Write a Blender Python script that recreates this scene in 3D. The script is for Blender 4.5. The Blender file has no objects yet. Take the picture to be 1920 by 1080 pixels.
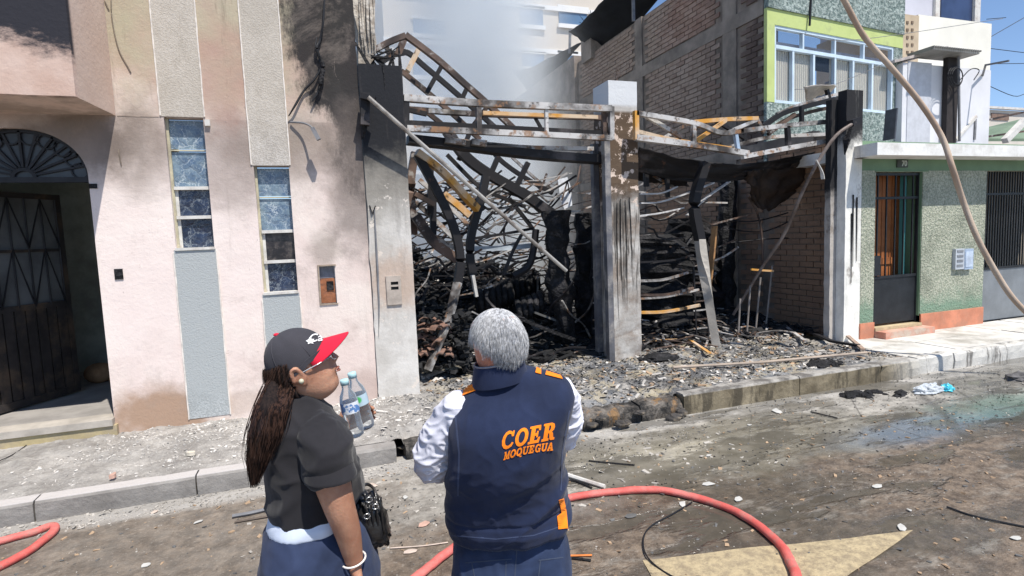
import bpy, bmesh, math, random
import numpy as np
from math import radians, sin, cos, pi, atan2, sqrt, hypot
from mathutils import Vector, Matrix, noise as mnoise

random.seed(7)
np.random.seed(7)
scene = bpy.context.scene
COL = scene.collection

# ------------------------------------------------------------------ camera
FPX = 1045.0                       # focal length in pixels of a 1920 wide picture
CAM = Vector((0.0, 0.0, 1.9))
PITCH, ROLL, YAW = radians(5.2), radians(-2.3), radians(18.9)
_F = Vector((sin(YAW), cos(YAW), 0)); _R = Vector((cos(YAW), -sin(YAW), 0)); _U = Vector((0, 0, 1))
_f2 = _F * cos(PITCH) - _U * sin(PITCH); _u2 = _U * cos(PITCH) + _F * sin(PITCH)
C_R = _R * cos(ROLL) + _u2 * sin(ROLL); C_U = _u2 * cos(ROLL) - _R * sin(ROLL); C_F = _f2
cam_data = bpy.data.cameras.new('camera')
cam = bpy.data.objects.new('camera', cam_data); COL.objects.link(cam)
m3 = Matrix((C_R, C_U, -C_F)).transposed()
cam.matrix_world = Matrix.Translation(CAM) @ m3.to_4x4()
cam_data.sensor_width = 36.0; cam_data.lens = FPX / 1920 * 36.0
cam_data.clip_start = 0.05; cam_data.clip_end = 600
scene.camera = cam

# ------------------------------------------------------------------ light
SUN_TRAVEL = Vector((-0.37, 1.0, -2.0)).normalized()
SUN_EL = math.asin(-SUN_TRAVEL.z)
SUN_AZ = atan2(-SUN_TRAVEL.x, -SUN_TRAVEL.y)          # clockwise from +Y
world = bpy.data.worlds.new('World'); scene.world = world; world.use_nodes = True
wn = world.node_tree; bg = wn.nodes['Background']
sky = wn.nodes.new('ShaderNodeTexSky'); sky.sky_type = 'NISHITA'; sky.sun_disc = False
sky.sun_elevation = SUN_EL; sky.sun_rotation = SUN_AZ
sky.air_density = 0.9; sky.dust_density = 0.1; sky.ozone_density = 3.0; sky.altitude = 1400
wn.links.new(sky.outputs[0], bg.inputs[0]); bg.inputs[1].default_value = 0.14
sd = bpy.data.lights.new('sun', 'SUN'); sd.energy = 4.9; sd.angle = radians(0.5); sd.color = (1.0, 0.95, 0.87)
sun = bpy.data.objects.new('sun', sd); COL.objects.link(sun)
sun.rotation_euler = SUN_TRAVEL.to_track_quat('-Z', 'Y').to_euler(); sun.location = (0, -5, 20)
scene.view_settings.view_transform = 'Standard'; scene.view_settings.look = 'None'
scene.view_settings.exposure = 0.32; scene.view_settings.gamma = 1.0
scene.view_settings.use_curve_mapping = False
scene.cycles.max_bounces = 8; scene.cycles.volume_bounces = 3
scene.cycles.transparent_max_bounces = 12
scene.cycles.volume_step_rate = 2.0; scene.cycles.volume_max_steps = 128

# ------------------------------------------------------------------ surveying: a sight line of the photo meets a known plane
def ray(px, py): return C_R * ((px - 960) / FPX) - C_U * ((py - 540) / FPX) + C_F
def PY(px, py, Y): d = ray(px, py); return CAM + d * (Y / d.y)
def PX(px, py, X): d = ray(px, py); return CAM + d * (X / d.x)
def PZ(px, py, z): d = ray(px, py); return CAM + d * ((z - CAM.z) / d.z)
def PW(px, py, w): return CAM + ray(px, py) * w

# ------------------------------------------------------------------ object helpers
def link(name, me, mat=None, parent=None, loc=None):
    o = bpy.data.objects.new(name, me); COL.objects.link(o)
    if mat is not None and me is not None and len(me.materials) == 0: me.materials.append(mat)
    if parent is not None: o.parent = parent
    if loc is not None: o.location = loc
    return o
def tag(o, label=None, cat=None, group=None, kind=None):
    if label: o['label'] = label
    if cat: o['category'] = cat
    if group: o['group'] = group
    if kind: o['kind'] = kind
    return o
def empty(name, loc, label=None, cat=None, group=None, kind=None):
    o = bpy.data.objects.new(name, None); COL.objects.link(o); o.location = loc; o.empty_display_size = .1
    return tag(o, label, cat, group, kind)
def part(name, M, mat, parent, smooth=False, kind=None, label=None):
    """mesh in world coordinates parented to an (unrotated) thing"""
    off = Vector((0, 0, 0)); p = parent
    while p is not None: off += p.location; p = p.parent
    me = M.mesh(name, off, smooth); o = link(name, me, mat, parent)
    if kind: o['kind'] = kind
    if label: o['label'] = label
    return o

class MB:
    def __init__(s): s.v = []; s.f = []
    def add(s, vs, fs):
        b = len(s.v); s.v.extend([tuple(v) for v in vs]); s.f.extend([tuple(i + b for i in f) for f in fs]); return s
    def box(s, x0, x1, y0, y1, z0, z1):
        return s.add([(x0,y0,z0),(x1,y0,z0),(x1,y1,z0),(x0,y1,z0),(x0,y0,z1),(x1,y0,z1),(x1,y1,z1),(x0,y1,z1)],
                     [(0,3,2,1),(4,5,6,7),(0,1,5,4),(1,2,6,5),(2,3,7,6),(3,0,4,7)])
    def prism(s, poly, d):
        """closed planar polygon (list of Vectors) extruded by vector d"""
        n = len(poly); d = Vector(d)
        vs = [Vector(p) for p in poly] + [Vector(p) + d for p in poly]
        fs = [tuple(range(n))[::-1], tuple(range(n, 2 * n))]
        fs += [(i, (i + 1) % n, (i + 1) % n + n, i + n) for i in range(n)]
        return s.add(vs, fs)
    def sweep(s, pts, w, h=None, sides=4, rot=0.0, taper=None, closed=False, upv=None):
        """rectangular (sides=4) or round bar along a polyline"""
        h = w if h is None else h; pts = [Vector(p) for p in pts]; n = len(pts); rings = []
        t0 = None; up = Vector(upv) if upv else Vector((0, 0, 1))
        for i, p in enumerate(pts):
            a = pts[max(0, i - 1)]; b = pts[min(n - 1, i + 1)]; t = (b - a)
            if t.length < 1e-9: t = Vector((0, 0, 1))
            t.normalize()
            u = up - t * up.dot(t)
            if u.length < .05: u = Vector((1, 0, 0)) - t * t.x
            if u.length < .05: u = Vector((0, 1, 0)) - t * t.y
            u.normalize(); r = t.cross(u); k = 1.0 if taper is None else taper[i] if hasattr(taper, '__len__') else 1 + (taper - 1) * i / max(1, n - 1)
            ring = []
            if sides == 4:
                for (c1, c2) in ((-1, -1), (1, -1), (1, 1), (-1, 1)): ring.append(p + r * (c1 * w / 2 * k) + u * (c2 * h / 2 * k))
            else:
                for j in range(sides):
                    a_ = 2 * pi * j / sides + rot; ring.append(p + r * (cos(a_) * w / 2 * k) + u * (sin(a_) * h / 2 * k))
            rings.append(ring)
        vs = [v for rg in rings for v in rg]; m = len(rings[0]); fs = []
        for i in range(n - 1):
            for j in range(m): fs.append((i*m+j, i*m+(j+1)%m, (i+1)*m+(j+1)%m, (i+1)*m+j))
        fs.append(tuple(range(m))[::-1]); fs.append(tuple((n-1)*m + j for j in range(m)))
        return s.add(vs, fs)
    def loft(s, rings, cap=True):
        m = len(rings[0]); n = len(rings); fs = []
        for i in range(n - 1):
            for j in range(m): fs.append((i*m+j, i*m+(j+1)%m, (i+1)*m+(j+1)%m, (i+1)*m+j))
        if cap: fs.append(tuple(range(m))[::-1]); fs.append(tuple((n-1)*m + j for j in range(m)))
        return s.add([v for r in rings for v in r], fs)
    def ball(s, c, r, seg=12, rings=8, scale=(1,1,1), R=None):
        vs = []; fs = []
        for i in range(rings + 1):
            th = pi * i / rings
            for j in range(seg):
                ph = 2 * pi * j / seg
                v = Vector((sin(th)*cos(ph)*scale[0]*r, sin(th)*sin(ph)*scale[1]*r, cos(th)*scale[2]*r))
                if R is not None: v = R @ v
                vs.append(Vector(c) + v)
        for i in range(rings):
            for j in range(seg): fs.append((i*seg+j, (i+1)*seg+j, (i+1)*seg+(j+1)%seg, i*seg+(j+1)%seg))
        return s.add(vs, fs)
    def mesh(s, name, off=Vector((0,0,0)), smooth=False):
        me = bpy.data.meshes.new(name)
        vs = [(v[0]-off[0], v[1]-off[1], v[2]-off[2]) for v in s.v]
        me.from_pydata(vs, [], s.f); me.validate()
        if smooth: me.polygons.foreach_set('use_smooth', [True] * len(me.polygons))
        me.update(); return me
    def obj(s, name, mat, parent=None, smooth=False, label=None, cat=None, group=None, kind=None, origin=None):
        if origin is None: origin = Vector((0, 0, 0))
        me = s.mesh(name, Vector(origin), smooth); o = link(name, me, mat, parent, origin)
        return tag(o, label, cat, group, kind)

def one(name, M, mat, label, cat, group=None, smooth=False):
    """a thing that is a single mesh, its origin at its base"""
    c = np.array(M.v); o = Vector((float(c[:,0].mean()), float(c[:,1].mean()), float(c[:,2].min())))
    return M.obj(name, mat, None, smooth, label, cat, group, None, o)

def smoothcurve(pts, n=8):
    """Catmull-Rom through points"""
    P = [Vector(p) for p in pts]; P = [P[0]*2 - P[1]] + P + [P[-1]*2 - P[-2]]; out = []
    for i in range(1, len(P) - 2):
        for k in range(n):
            t = k / n; a, b, c, d = P[i-1], P[i], P[i+1], P[i+2]
            out.append(0.5*((2*b)+(c-a)*t+(2*a-5*b+4*c-d)*t*t+(3*b-a-3*c+d)*t**3))
    out.append(P[-2]); return out
def jitter(pts, a): return [Vector(p) + Vector((random.uniform(-a,a), random.uniform(-a,a), random.uniform(-a,a))) for p in pts]

# ------------------------------------------------------------------ material helpers
class NT:
    def __init__(s, name):
        s.m = bpy.data.materials.new(name); s.m.use_nodes = True; s.t = s.m.node_tree; s.n = s.t.nodes
        s.b = s.n['Principled BSDF']; s.out = s.n['Material Output']; s._pos = None; s._obj = None
    def lk(s, a, inp):
        if isinstance(a, (int, float)): 
            inp.default_value = a
        elif isinstance(a, (tuple, list)):
            inp.default_value = (a[0], a[1], a[2], 1.0) if inp.type == 'RGBA' else tuple(a[:3])
        else: s.t.links.new(a, inp)
    @property
    def pos(s):
        if s._pos is None: s._pos = s.n.new('ShaderNodeNewGeometry').outputs['Position']
        return s._pos
    @property
    def obj(s):
        if s._obj is None: s._obj = s.n.new('ShaderNodeTexCoord').outputs['Object']
        return s._obj
    def scale(s, v, sc, off=(0,0,0)):
        n = s.n.new('ShaderNodeMapping'); s.lk(v, n.inputs[0]); n.inputs['Scale'].default_value = sc; n.inputs['Location'].default_value = off; return n.outputs[0]
    def noise(s, sc, det=4, rough=.6, v=None, dist=0.0, out=0):
        n = s.n.new('ShaderNodeTexNoise'); s.lk(s.pos if v is None else v, n.inputs['Vector'])
        n.inputs['Scale'].default_value = sc; n.inputs['Detail'].default_value = det; n.inputs['Roughness'].default_value = rough; n.inputs['Distortion'].default_value = dist
        return n.outputs[out]
    def vor(s, sc, v=None, feat='F1', out=0, rnd=1.0):
        n = s.n.new('ShaderNodeTexVoronoi'); n.feature = feat; s.lk(s.pos if v is None else v, n.inputs['Vector'])
        n.inputs['Scale'].default_value = sc; n.inputs['Randomness'].default_value = rnd; return n.outputs[out]
    def math(s, op, a, b=0.0, c=None, clamp=False):
        n = s.n.new('ShaderNodeMath'); n.operation = op; n.use_clamp = clamp; s.lk(a, n.inputs[0]); s.lk(b, n.inputs[1])
        if c is not None: s.lk(c, n.inputs[2])
        return n.outputs[0]
    def rng(s, v, a, b, c=0.0, d=1.0, smooth=True):
        n = s.n.new('ShaderNodeMapRange'); n.interpolation_type = 'SMOOTHSTEP' if smooth else 'LINEAR'
        s.lk(v, n.inputs[0]); s.lk(a, n.inputs[1]); s.lk(b, n.inputs[2]); s.lk(c, n.inputs[3]); s.lk(d, n.inputs[4]); return n.outputs[0]
    def mix(s, f, a, b, mode='MIX'):
        n = s.n.new('ShaderNodeMix'); n.data_type = 'RGBA'; n.blend_type = mode; s.lk(f, n.inputs[0]); s.lk(a, n.inputs[6]); s.lk(b, n.inputs[7]); return n.outputs[2]
    def xyz(s, v=None):
        n = s.n.new('ShaderNodeSeparateXYZ'); s.lk(s.pos if v is None else v, n.inputs[0]); return n.outputs
    def blob(s, c, r, amt=.6, nsc=3.0, soft=.5, det=5):
        """patch with its own shape: noisy ellipsoid mask around world point c"""
        v = s.scale(s.pos, tuple(1 / k for k in r), tuple(-ci / k for ci, k in zip(c, r)))
        ln = s.n.new('ShaderNodeVectorMath'); ln.operation = 'LENGTH'; s.lk(v, ln.inputs[0])
        d = s.math('ADD', ln.outputs['Value'], s.math('MULTIPLY', s.math('SUBTRACT', s.noise(nsc, det, .65), .5), amt * 2))
        return s.rng(d, 1 - soft, 1 + soft, 1.0, 0.0)
    def bump(s, h, dist=.01, strength=1.0, prev=None):
        n = s.n.new('ShaderNodeBump'); n.inputs['Distance'].default_value = dist; n.inputs['Strength'].default_value = strength
        s.lk(h, n.inputs['Height'])
        if prev is not None: s.lk(prev, n.inputs['Normal'])
        return n.outputs[0]
    def fin(s, col, rough=.8, bump=None, metal=0.0, spec=.4, **kw):
        s.lk(col, s.b.inputs['Base Color']); s.lk(rough, s.b.inputs['Roughness']); s.lk(metal, s.b.inputs['Metallic']); s.b.inputs['Specular IOR Level'].default_value = spec
        if bump is not None: s.lk(bump, s.b.inputs['Normal'])
        for k, v in kw.items(): s.lk(v, s.b.inputs[k.replace('_', ' ')])
        return s.m

def simple(name, col, rough=.7, var=.25, sc=8.0, bump=.002, bsc=40.0, metal=0.0, spec=.4, obj=True, dirt=None, dsc=2.5, **kw):
    t = NT(name); v = t.obj if obj else t.pos
    n = t.noise(sc, 5, .6, v); dark = tuple(c * (1 - var) for c in col); lite = tuple(min(1, c * (1 + var * .7)) for c in col)
    c = t.mix(t.rng(n, .3, .7), dark, lite)
    if dirt: c = t.mix(t.rng(t.noise(dsc, 6, .7, v), .45, .68), c, dirt)
    b = t.bump(t.noise(bsc, 4, .6, v), bump) if bump else None
    return t.fin(c, rough, b, metal, spec, **kw)
# ================================================================== MATERIALS
YP, YG, YC, ZS = 6.28, 6.0, 6.55, 0.16
def mat_pink():
    t = NT('pink_render'); X, Y, Z = t.xyz()
    base = t.mix(t.rng(t.noise(1.6, 5, .6), .35, .7), (.70, .575, .525), (.77, .675, .61))
    up = t.mix(t.rng(t.noise(2.2, 5, .6), .3, .7), (.50, .36, .28), (.50, .45, .32))
    ragged = t.math('ADD', Z, t.math('MULTIPLY', t.math('SUBTRACT', t.noise(2.5, 5), .5), 1.0))
    c = t.mix(t.rng(ragged, 2.4, 3.9), base, up)
    # smoke film, heavier in the band under the storey line
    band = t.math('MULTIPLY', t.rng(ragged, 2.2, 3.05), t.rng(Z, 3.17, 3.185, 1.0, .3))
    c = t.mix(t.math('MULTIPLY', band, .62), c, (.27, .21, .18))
    pale = t.blob((-1.6, YP, 2.0), (1.2, 1, 1.3), .7, 2.5); c = t.mix(t.math('MULTIPLY', pale, .45), c, (.86, .76, .72))
    st = t.noise(6, 7, .75, t.scale(t.pos, (1, 1, .09)), .2)
    c = t.mix(t.math('MULTIPLY', t.rng(st, .56, .74), t.rng(Z, 2.0, 3.6, .2, .75)), c, (.15, .12, .09))
    # soot cloud next to the burnt lot
    warp = t.math('MULTIPLY', t.math('SUBTRACT', t.noise(3.4, 7, .68), .5), .55)
    warp2 = t.math('MULTIPLY', t.math('SUBTRACT', t.noise(9, 6, .7, t.scale(t.pos, (1, 1, .25))), .5), .35)
    xs = t.math('ADD', t.math('ADD', X, warp), t.math('ADD', warp2, t.math('MULTIPLY', t.math('SUBTRACT', t.noise(45, 6, .8, t.scale(t.pos, (1, 1, .4))), .5), .35)))
    zz = t.math('ADD', Z, t.math('MULTIPLY', t.math('SUBTRACT', t.noise(2.2, 7, .7), .5), 1.5))
    lim = t.rng(zz, 2.2, 3.9, .62, -.2, smooth=False)
    s1 = t.math('MULTIPLY', t.rng(t.math('SUBTRACT', xs, lim), -.15, .14), t.rng(zz, 1.8, 2.75))
    c = t.mix(t.math('MULTIPLY', s1, .955), c, (.014, .014, .017))
    for (cc, r, a, col) in [((.06, YP, 1.85), (.17, 1, .17), .5, (.16, .13, .10)), ((.42, YP, 2.5), (.28, 1, .75), .75, (.17, .14, .125)), ((-.35, YP, 2.9), (.5, 1, .35), .55, (.22, .18, .15)), ((-1.55, YP, 2.9), (.3, 1, .45), .5, (.24, .19, .16)), ((-.8, YP, 2.75), (.3, 1, .5), .5, (.24, .19, .17)),
                            ((-1.55, YP, .28), (.5, 1, .26), .9, (.36, .23, .15)), ((-.8, YP, .3), (.25, 1, .12), .5, (.45, .34, .28)),
                            ((-2.0, YP, 2.95), (.5, 1, .3), .7, (.10, .075, .06)), ((-1.8, YP, 4.3), (.4, 1, .6), .35, (.38, .36, .24)),
                            ((.35, YP, .3), (.4, 1, .2), .6, (.40, .29, .25)), ((-.78, YP, 3.6), (.25, 1, .5), .5, (.42, .25, .2))]:
        c = t.mix(t.math('MULTIPLY', t.blob(cc, r, .7, 4.0), a), c, col)
    gr = t.rng(t.noise(1.1, 8, .78, None, .5), .50, .66, 0, .34); c = t.mix(gr, c, (.33, .27, .23))
    scr = t.math('MULTIPLY', t.rng(t.noise(9, 7, .8, t.scale(t.pos, (1, 1, .35)), .8), .64, .70), .5); c = t.mix(scr, c, (.36, .29, .25))
    chip = t.math('MULTIPLY', t.rng(t.noise(14, 6, .75), .66, .69), t.rng(t.noise(1.3, 3), .4, .6))
    c = t.mix(t.math('MULTIPLY', chip, .7), c, (.42, .36, .33))
    b = t.bump(t.noise(30, 5, .65), .004); b = t.bump(t.noise(2.0, 4, .5), .02, .6, b); b = t.bump(chip, .004, .8, b)
    return t.fin(c, .85, b, spec=.25)
def mat_box():
    t = NT('sooty_bay_render'); X, Y, Z = t.xyz()
    base = t.mix(t.rng(t.noise(2.5, 5), .3, .7), (.52, .36, .29), (.62, .47, .40))
    # ragged diagonal fire line on the bay's front
    zz = t.math('ADD', t.math('ADD', Z, t.math('MULTIPLY', X, .30)), t.math('MULTIPLY', t.math('SUBTRACT', t.noise(4.5, 8, .75, t.scale(t.pos, (.7, 1, 1.5))), .5), .6))
    f = t.math('MULTIPLY', t.rng(zz, 2.88, 3.06), t.rng(Y, 5.60, 5.66, 1.0, 0.0))
    c = t.mix(f, base, (.028, .028, .036))
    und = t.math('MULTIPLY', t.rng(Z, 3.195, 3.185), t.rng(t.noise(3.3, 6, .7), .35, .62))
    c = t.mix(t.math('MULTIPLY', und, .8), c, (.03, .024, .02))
    side = t.math('MULTIPLY', t.rng(Y, 5.60, 5.66), .5); c = t.mix(side, c, (.60, .47, .38))
    return t.fin(c, .85, t.bump(t.noise(25, 5), .004), spec=.25)
def mat_stucco(name, a, bcol, dist=.012, sc=45, zfade=None, dirt=None):
    t = NT(name); X, Y, Z = t.xyz()
    n = t.noise(sc, 3, .6, None, .4); c = t.mix(t.rng(n, .35, .65), a, bcol)
    c = t.mix(t.rng(t.noise(1.7, 7, .72), .42, .70, 0, .6), c, tuple(k * .55 for k in a)); c = t.mix(t.rng(t.noise(5, 7, .78, t.scale(t.pos, (1, 1, .3), (2, 5, 1))), .56, .66, 0, .5), c, tuple(k * .45 for k in a))
    if zfade: c = t.mix(t.math('MULTIPLY', t.rng(t.math('ADD', Z, t.math('MULTIPLY', t.math('SUBTRACT', t.noise(2.6, 6, .7), .5), .7)), zfade[0], zfade[1]), zfade[3] if len(zfade) > 3 else 1), c, zfade[2])
    if dirt: c = t.mix(t.blob(*dirt[:2], .8, 3.0), c, dirt[2])
    return t.fin(c, .9, t.bump(n, dist), spec=.2)
def mat_pillar():
    t = NT('scorched_grey_pillar'); X, Y, Z = t.xyz()
    base = t.mix(t.rng(t.noise(3, 6, .65), .3, .7), (.50, .47, .43), (.68, .65, .61))
    zz = t.math('ADD', Z, t.math('MULTIPLY', t.math('SUBTRACT', t.noise(3.2, 7, .7), .5), .7))
    c = t.mix(t.rng(zz, 1.8, 2.6), base, (.26, .24, .21))
    c = t.mix(t.rng(zz, 2.45, 3.0), c, (.017, .018, .022))
    fl = t.math('MULTIPLY', t.rng(t.noise(9, 6, .7), .60, .64), t.rng(Z, 2.7, 2.45)); c = t.mix(fl, c, (.70, .63, .56))
    c = t.mix(t.math('MULTIPLY', t.blob((.8, YP, 1.45), (.35, 1, .3), .9, 4), .6), c, (.45, .30, .21))
    c = t.mix(t.math('MULTIPLY', t.rng(t.noise(6, 6, .7, t.scale(t.pos, (1, 1, .1))), .55, .7), .3), c, (.16, .14, .13))
    return t.fin(c, .85, t.bump(t.noise(28, 5), .004), spec=.25)
def mat_column():
    t = NT('scorched_concrete'); X, Y, Z = t.xyz()
    base = t.mix(t.rng(t.noise(5, 6, .65), .3, .7), (.34, .31, .28), (.52, .50, .47))
    top = t.rng(Z, 3.52, 3.58); c = t.mix(top, base, (.62, .63, .64))
    zz = t.math('ADD', Z, t.math('MULTIPLY', t.math('SUBTRACT', t.noise(4, 7, .7), .5), .6))
    br = t.rng(t.noise(2.3, 7, .72), .42, .62, 0, .7); c = t.mix(t.math('MULTIPLY', br, t.rng(Z, 3.5, 3.4)), c, (.20, .14, .10))
    m = t.math('MULTIPLY', t.rng(zz, 2.2, 2.5), t.rng(Z, 3.5, 3.45)); c = t.mix(m, c, (.11, .075, .05))
    fl = t.math('MULTIPLY', t.rng(t.noise(7, 6, .7), .54, .57), t.math('MULTIPLY', t.rng(Z, 2.15, 2.3), t.rng(Z, 3.5, 3.4))); c = t.mix(fl, c, (.62, .50, .42))
    st = t.rng(t.noise(11, 5, .7, t.scale(t.pos, (1, 1, .06))), .46, .56)
    c = t.mix(t.math('MULTIPLY', t.math('MULTIPLY', st, t.rng(Z, 2.5, 2.2)), t.rng(Z, .7, 1.3, 0, .85)), c, (.05, .045, .04))
    return t.fin(c, .85, t.bump(t.noise(30, 5), .005), spec=.25)
def mat_brick(name='smoky_brick'):
    t = NT(name); X, Y, Z = t.xyz()
    oi = t.n.new('ShaderNodeObjectInfo').outputs['Random']
    r = t.math('ADD', t.math('MULTIPLY', t.noise(1.0, 5, .6, t.scale(t.pos, (3, 3.9, 10))), .75), t.math('MULTIPLY', oi, .25))
    c = t.mix(t.rng(r, .3, .7), (.22, .155, .125), (.36, .285, .235))
    red = t.math('MULTIPLY', t.blob((7.5, 9.7, 6.2), (2, 1.2, .6), .9, 1.5), .28); c = t.mix(red, c, (.34, .14, .085))
    g = t.rng(t.noise(.55, 6, .7), .38, .62); c = t.mix(t.math('MULTIPLY', g, .6), c, (.32, .245, .19))
    low = t.rng(t.math('ADD', Z, t.math('MULTIPLY', t.noise(.8, 5), 1.6)), 4.0, 5.4, 1, 0); c = t.mix(t.math('MULTIPLY', low, .4), c, (.14, .11, .09))
    near = t.math('MULTIPLY', t.rng(Y, 10.2, 8.0), t.rng(t.noise(1.1, 5), .25, .55)); c = t.mix(t.math('MULTIPLY', near, .8), c, (.06, .042, .04))
    foot_lift = t.math('MULTIPLY', t.rng(Z, 3.35, 3.0), t.rng(t.noise(1.2, 6, .7), .3, .7, .9, .5)); c = t.mix(foot_lift, c, (.30, .19, .125))  # foot coloured lighter and browner to offset the shade it stands in
    return t.fin(c, .9, t.bump(t.noise(35, 5), .005), spec=.2)
def mat_sooty(name, base, z0, z1, x=None, dark=(.02, .02, .022), rough=.85):
    t = NT(name); X, Y, Z = t.xyz()
    c = t.mix(t.rng(t.noise(4, 6, .65), .3, .7), tuple(k * .75 for k in base), base)
    zz = t.math('ADD', Z, t.math('MULTIPLY', t.math('SUBTRACT', t.noise(2.4, 7, .72), .5), 1.0))
    c = t.mix(t.rng(zz, z0, z1), c, dark)
    st = t.rng(t.noise(8, 5, .7, t.scale(t.pos, (1, 1, .08))), .56, .7); c = t.mix(t.math('MULTIPLY', st, .5), c, tuple(k * .35 for k in base)); c = t.mix(t.math('MULTIPLY', t.rng(t.noise(3.5, 7, .75, t.scale(t.pos, (1, 1, .5), (3, 0, 1))), .56, .64), .6), c, (.16, .12, .09))
    return t.fin(c, rough, t.bump(t.noise(25, 5), .004), spec=.25)
def mat_steel(name, kind):
    """burnt paint on steel: soot, ash grey, rust orange and a few blue-white remains"""
    t = NT(name); v = t.obj
    soot, ash, rust = (.016, .015, .017), (.56, .54, .52), (.30, .16, .08)
    n1 = t.noise(1.9, 5, .6, v); n2 = t.noise(5.5, 6, .7, v)
    if kind == 'ash': pass
    if kind == 'black':
        c = t.mix(t.rng(n1, .55, .72, 0, .55), soot, (.16, .14, .14)); c = t.mix(t.rng(n2, .62, .74, 0, .5), c, (.22, .10, .05))
    elif kind == 'ash':
        c = t.mix(t.rng(n1, .38, .60), (.05, .042, .038), ash); c = t.mix(t.rng(n2, .52, .62, 0, .85), c, rust); c = t.mix(t.rng(t.noise(9, 6, .75, v), .55, .62, 0, .8), c, (.04, .032, .028)); c = t.mix(t.rng(t.noise(3, 4, .6, t.scale(v, (1,1,1), (5,3,2))), .6, .68, 0, .7), c, (.55, .60, .68))
    elif kind == 'rust':
        c = t.mix(t.rng(n1, .38, .62), (.030, .022, .020), (.16, .105, .08)); c = t.mix(t.rng(n2, .56, .66, 0, .8), c, (.40, .37, .34)); c = t.mix(t.rng(t.noise(2.6, 4, .6, t.scale(v, (1,1,1), (2,7,2))), .62, .7, 0, .7), c, (.30, .15, .07))
    elif kind == 'orange':
        c = t.mix(t.rng(n1, .40, .6), (.62, .30, .05), (.62, .50, .38)); c = t.mix(t.rng(n2, .55, .68, 0, .9), c, (.06, .04, .03))
    return t.fin(c, .62, t.bump(n2, .004), .15 if kind == 'black' else .1, .35)
def mat_char():
    t = NT('charcoal'); v = t.pos
    c = t.mix(t.rng(t.noise(7, 6, .7), .45, .68), (.008, .008, .009), (.035, .033, .036)); c = t.mix(t.rng(t.noise(3, 6, .75), .60, .72, 0, .55), c, (.13, .12, .12))
    b = t.bump(t.vor(28), .01); b = t.bump(t.noise(60, 4), .006, 1, b)
    return t.fin(c, .75, b, spec=.3)

PINK, BAY, PILLAR, COLUMN, BRICK, CHAR = mat_pink(), mat_box(), mat_pillar(), mat_column(), mat_brick(), mat_char()
ST_BLACK, ST_ASH, ST_RUST, ST_ORANGE = [mat_steel('burnt_steel_' + k, k) for k in ('black', 'ash', 'rust', 'orange')]
STRIPE_UP = mat_stucco('stripe_stucco', (.42, .39, .36), (.62, .59, .56), .006, 75, (2.1, 3.5, (.50, .44, .36), .6))
STRIPE_LO = mat_stucco('stripe_stucco_grey', (.34, .36, .36), (.47, .49, .49), .006, 75, (.25, .5, (.40, .42, .42)))
STRIPE_EDGE = simple('stripe_lip', (.72, .66, .60), .85, .2, 12)
BLACKIRON = simple('black_iron', (.022, .022, .026), .5, .3, 6, .001, metal=.3)
DARKIRON = simple('old_brown_iron', (.035, .03, .03), .6, .3, 6, .001, metal=.2, dirt=(.10, .07, .05))
WHITEBAR = simple('white_frame', (.64, .62, .58), .6, .12, 12, .002, dirt=(.45, .40, .36), dsc=5)
MORTAR = simple('sooty_mortar', (.22, .18, .15), .95, .35, 2.5, .006, 20, obj=False, dirt=(.10, .085, .07), dsc=.8)
CONC_W = simple('pale_concrete', (.62, .60, .57), .85, .18, 3, .004, 30, obj=False, dirt=(.42, .40, .37))
RUBBER = simple('black_cable', (.012, .012, .014), .55, .3, 9, .001)

def grid_wall(M, x0, x1, z0, z1, y, holes, depth, face=-1):
    """wall sheet at Y=y with rectangular openings (hx0,hx1,hz0,hz1) and reveals running back by depth"""
    xs = sorted(set([x0, x1] + [h for H in holes for h in H[:2] if x0 < h < x1])); zs = sorted(set([z0, z1] + [h for H in holes for h in H[2:4] if z0 < h < z1]))
    for i in range(len(xs) - 1):
        for j in range(len(zs) - 1):
            cx, cz = (xs[i] + xs[i+1]) / 2, (zs[j] + zs[j+1]) / 2
            if any(H[0] < cx < H[1] and H[2] < cz < H[3] for H in holes): continue
            M.add([(xs[i], y, zs[j]), (xs[i+1], y, zs[j]), (xs[i+1], y, zs[j+1]), (xs[i], y, zs[j+1])], [(0, 1, 2, 3)])
    for (a, b, c, d) in [H[:4] for H in holes]:
        a0, b0, c0, d0 = max(a, x0), min(b, x1), max(c, z0), min(d, z1); e = y + depth
        if a > x0: M.add([(a0, y, c0), (a0, y, d0), (a0, e, d0), (a0, e, c0)], [(0, 1, 2, 3)])
        if b < x1: M.add([(b0, y, c0), (b0, e, c0), (b0, e, d0), (b0, y, d0)], [(0, 1, 2, 3)])
        if d < z1: M.add([(a0, y, d0), (b0, y, d0), (b0, e, d0), (a0, e, d0)], [(0, 1, 2, 3)])
        if c > z0: M.add([(a0, y, c0), (a0, e, c0), (b0, e, c0), (b0, y, c0)], [(0, 1, 2, 3)])

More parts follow.
